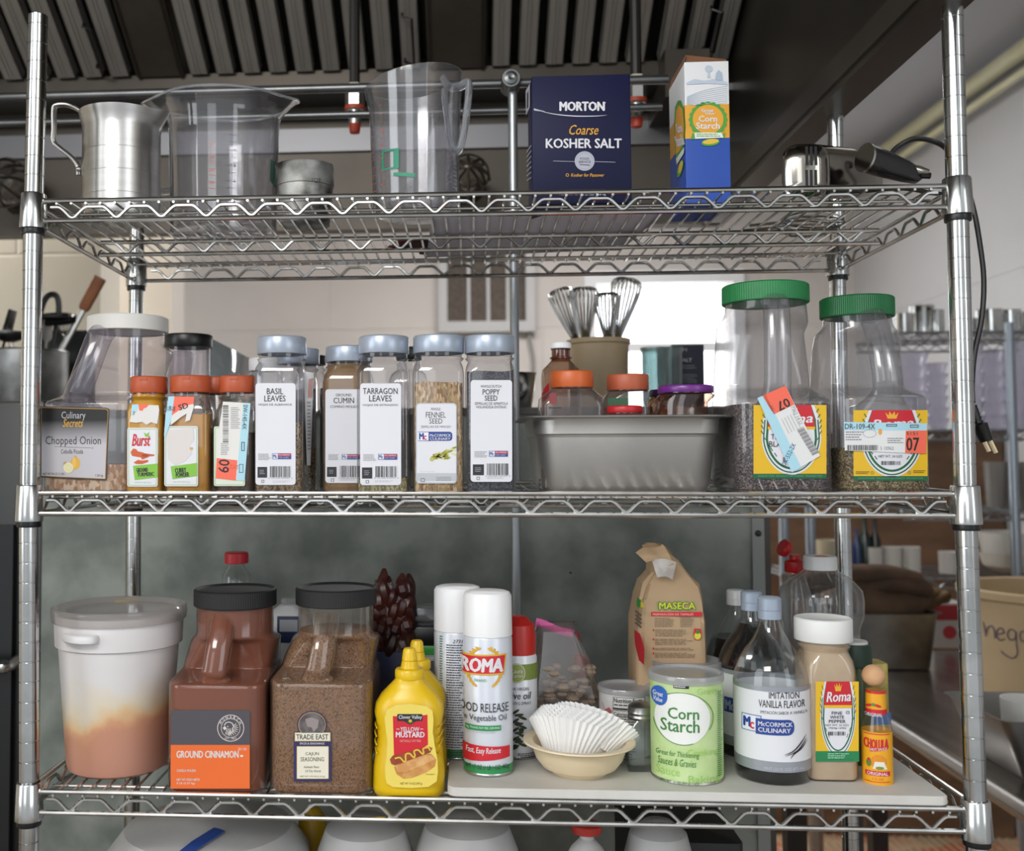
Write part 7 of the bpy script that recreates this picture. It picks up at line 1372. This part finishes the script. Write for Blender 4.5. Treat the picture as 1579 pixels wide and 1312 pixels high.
for i, (px, w_) in enumerate(((1342, 27), (1371, 27), (1400, 27), (1457, 26))): shelf_thing('white_mug', ['white mug at left of the row on the lower rack shelf', 'white mug in the middle of the row on the rack', 'white mug at right of the row on the rack', 'white mug alone beside the right front post'][i], 'mug', 'white mugs on the far rack', px, w_, 843 if i < 3 else 850, 3, MW, 'cyl', taper=.95)
shelf_thing('white_bowl', 'upper white bowl nested at the right edge of the rack', 'bowl', 'white bowls on the far rack', 1556, 92, 820, 3, MW, 'bowl', YR+.2); shelf_thing('white_bowl', 'lower white bowl under the other at the right edge', 'bowl', 'white bowls on the far rack', 1552, 84, 852, 3, M('#bdb8ae', .4), 'bowl', YR+.16)
shelf_thing('food_bowl', 'beige bowl on the rack behind the clear jug', 'bowl', None, 1272, 34, 832, 3, M('#b0a48c', .5), 'bowl')
for i, (px, w_, c, yt) in enumerate(((1318, 14, '#1c2f5c', 815), (1330, 18, '#12261c', 797), (1346, 16, '#0e1512', 800))): shelf_thing('dark_bottle', ['blue bottle right of the back post on the rack', 'tall dark green bottle right of the back post', 'black bottle beside the green one on the rack'][i], 'bottle', 'dark bottles on the far rack', px, w_, yt, 3, M(c, .2), 'bottle')
g = G(); q = at(1456, 757, .40); rnd = random.Random(8); zq = surf(1, .55, .36)
g.loft([[Vector((.0+.034*k*math.cos(a), .035*k*math.sin(a), h_+rnd.uniform(-.002, .002))) for a in [2*PI*i/20 for i in range(20)]] for k, h_ in ((.9, 0), (1.05, .012), (.8, .035), (.45, .05), (.1, .056))], M('#4a1418', .8, noise='#340d10', scale=30)); tag(g.obj('oven_cloth', None, (.548, .33, zq)), 'dark red cloth bunched beside the right back of the shorter green-lidded jug', 'cloth')

# ------------------------------------------------------------------ below the bottom shelf
ZL = surf(3, 0, .2)
def low(name, lab, cat, px, wpx, ytop, Y_, m_, kind='dome', grp=None, z0=None):
    q = at(px, 1300, Y_); f_ = (Y_-CAMP.y)/FPX; r = wpx/2*f_; z0 = surf(3, q.x, Y_) if z0 is None else z0; H = at(px, ytop, Y_).z-z0; t = thing(name, lab, cat, (q.x, Y_, z0), 0, grp); g = G()
    if kind == 'dome': g.lathe([(0, 0), (r*.9, 0), (r*.95, .004), (r, H-.10), (r*.97, H-.05), (r*.8, H-.018), (r*.4, H-.003), (0, H)], m_, 56)
    elif kind == 'jug': g.lathe([(0, 0), (r*.95, 0), (r, .006), (r, H-.10), (r*.9, H-.06), (r*.5, H-.025), (r*.22, H-.012), (r*.22, H)], m_, 48)
    g.obj('jug_body' if kind == 'jug' else 'bucket_body', t); return t, r, H
WJ = M('#b9b9b8', .45, noise='#adadac', scale=6)
t, r, H = low('lidded_bucket', 'big white domed bucket with blue strap under the bottom shelf', 'bucket', 322, 316, 1252, .16, WJ)
g = G(); g.tube([(.01+.09*s_, -r*math.cos(s_*1.2)*(.98 if abs(s_) < .9 else .98)-.0, H-.018-.10*abs(s_)**1.5*1.0) for s_ in ()] or [(.03, -r*.42, H-.002), (.008, -r*.66, H-.0085), (-.012, -r*.84, H-.020), (-.03, -r*.955, H-.045)], .012, M('#1d3f86', .6), 6, flat=(.12, 1)); g.obj('blue_strap', t)
for px, w_, yt, lab in ((563, 150, 1256, 'white jug under the bottom shelf below the mustard'), (720, 158, 1252, 'white jug under the shelf below the cutting board'), (1015, 104, 1262, 'white jug under the shelf below the green canister')):
    low('plastic_jug', lab, 'jug', px, w_, yt, .16, WJ, 'dome', 'white jugs under the bottom shelf')
t, r, H = low('plastic_jug', 'translucent jug with red cap under the bottom shelf', 'jug', 905, 96, 1278, .12, WJ, 'jug'); g = cap_mesh(22*(.12-CAMP.y)/FPX, .012, M('#a8281e', .4), H-.004, 20); g.obj('cap', t)
t, r, H = low('yellow_jug', 'yellow plastic jug under the shelf below the seasoning jug', 'jug', 482, 52, 1242, .25, M('#c09a18', .45), 'dome')
g = G(); q = at(1085, 1312, .3); t = thing('dark_crate', 'dark crate under the right half of the bottom shelf', 'crate', (q.x, .3, surf(3, .3, .3))); g.rbox(-.12, .035, -.1, .1, 0, at(1085, 1262, .3).z-t.location.z, M('#1c1c1e', .6), .01); g.obj('crate_body', t)
for i, (px, w_, c) in enumerate(((1225, 28, '#241f1c'), (1318, 16, '#3c3c3c'), (1353, 22, '#2c2420'))):
    g = G(); q = at(px, 1280, 1.0+.2*i); f_ = (q.y-CAMP.y)/FPX; g.box(-w_/2*f_, w_/2*f_, -.02, .02, 0, TZ-ZF-.04, M(c, .5, .4)); tag(g.obj('table_leg', None, (q.x, q.y, ZF)), ['wide dark table leg below the vanilla bottles', 'thin grey table leg below the hot sauce', 'brown table leg nearest the right front post'][i], 'table leg')
# patterned floor mat
MAT = grain(['#b8a488', '#a89678', '#c4ac8e', '#b46a4c', '#ae9c80', '#a09074'], 9, .8, bump=.1)
g = G(); g.box(.2, 2.2, -.2, 3.2, 0, .01, MAT); 
for k in range(60): x = .22+k*.033; g.tube([(x, -.2, .012), (x, 3.2, .012)], .006, M('#ab977c', .8, noise='#b5694c', scale=5), 4)
tag(g.obj('floor_mat', None, (0, 0, ZF)), 'ribbed tan and terracotta floor mat at lower right', 'mat')
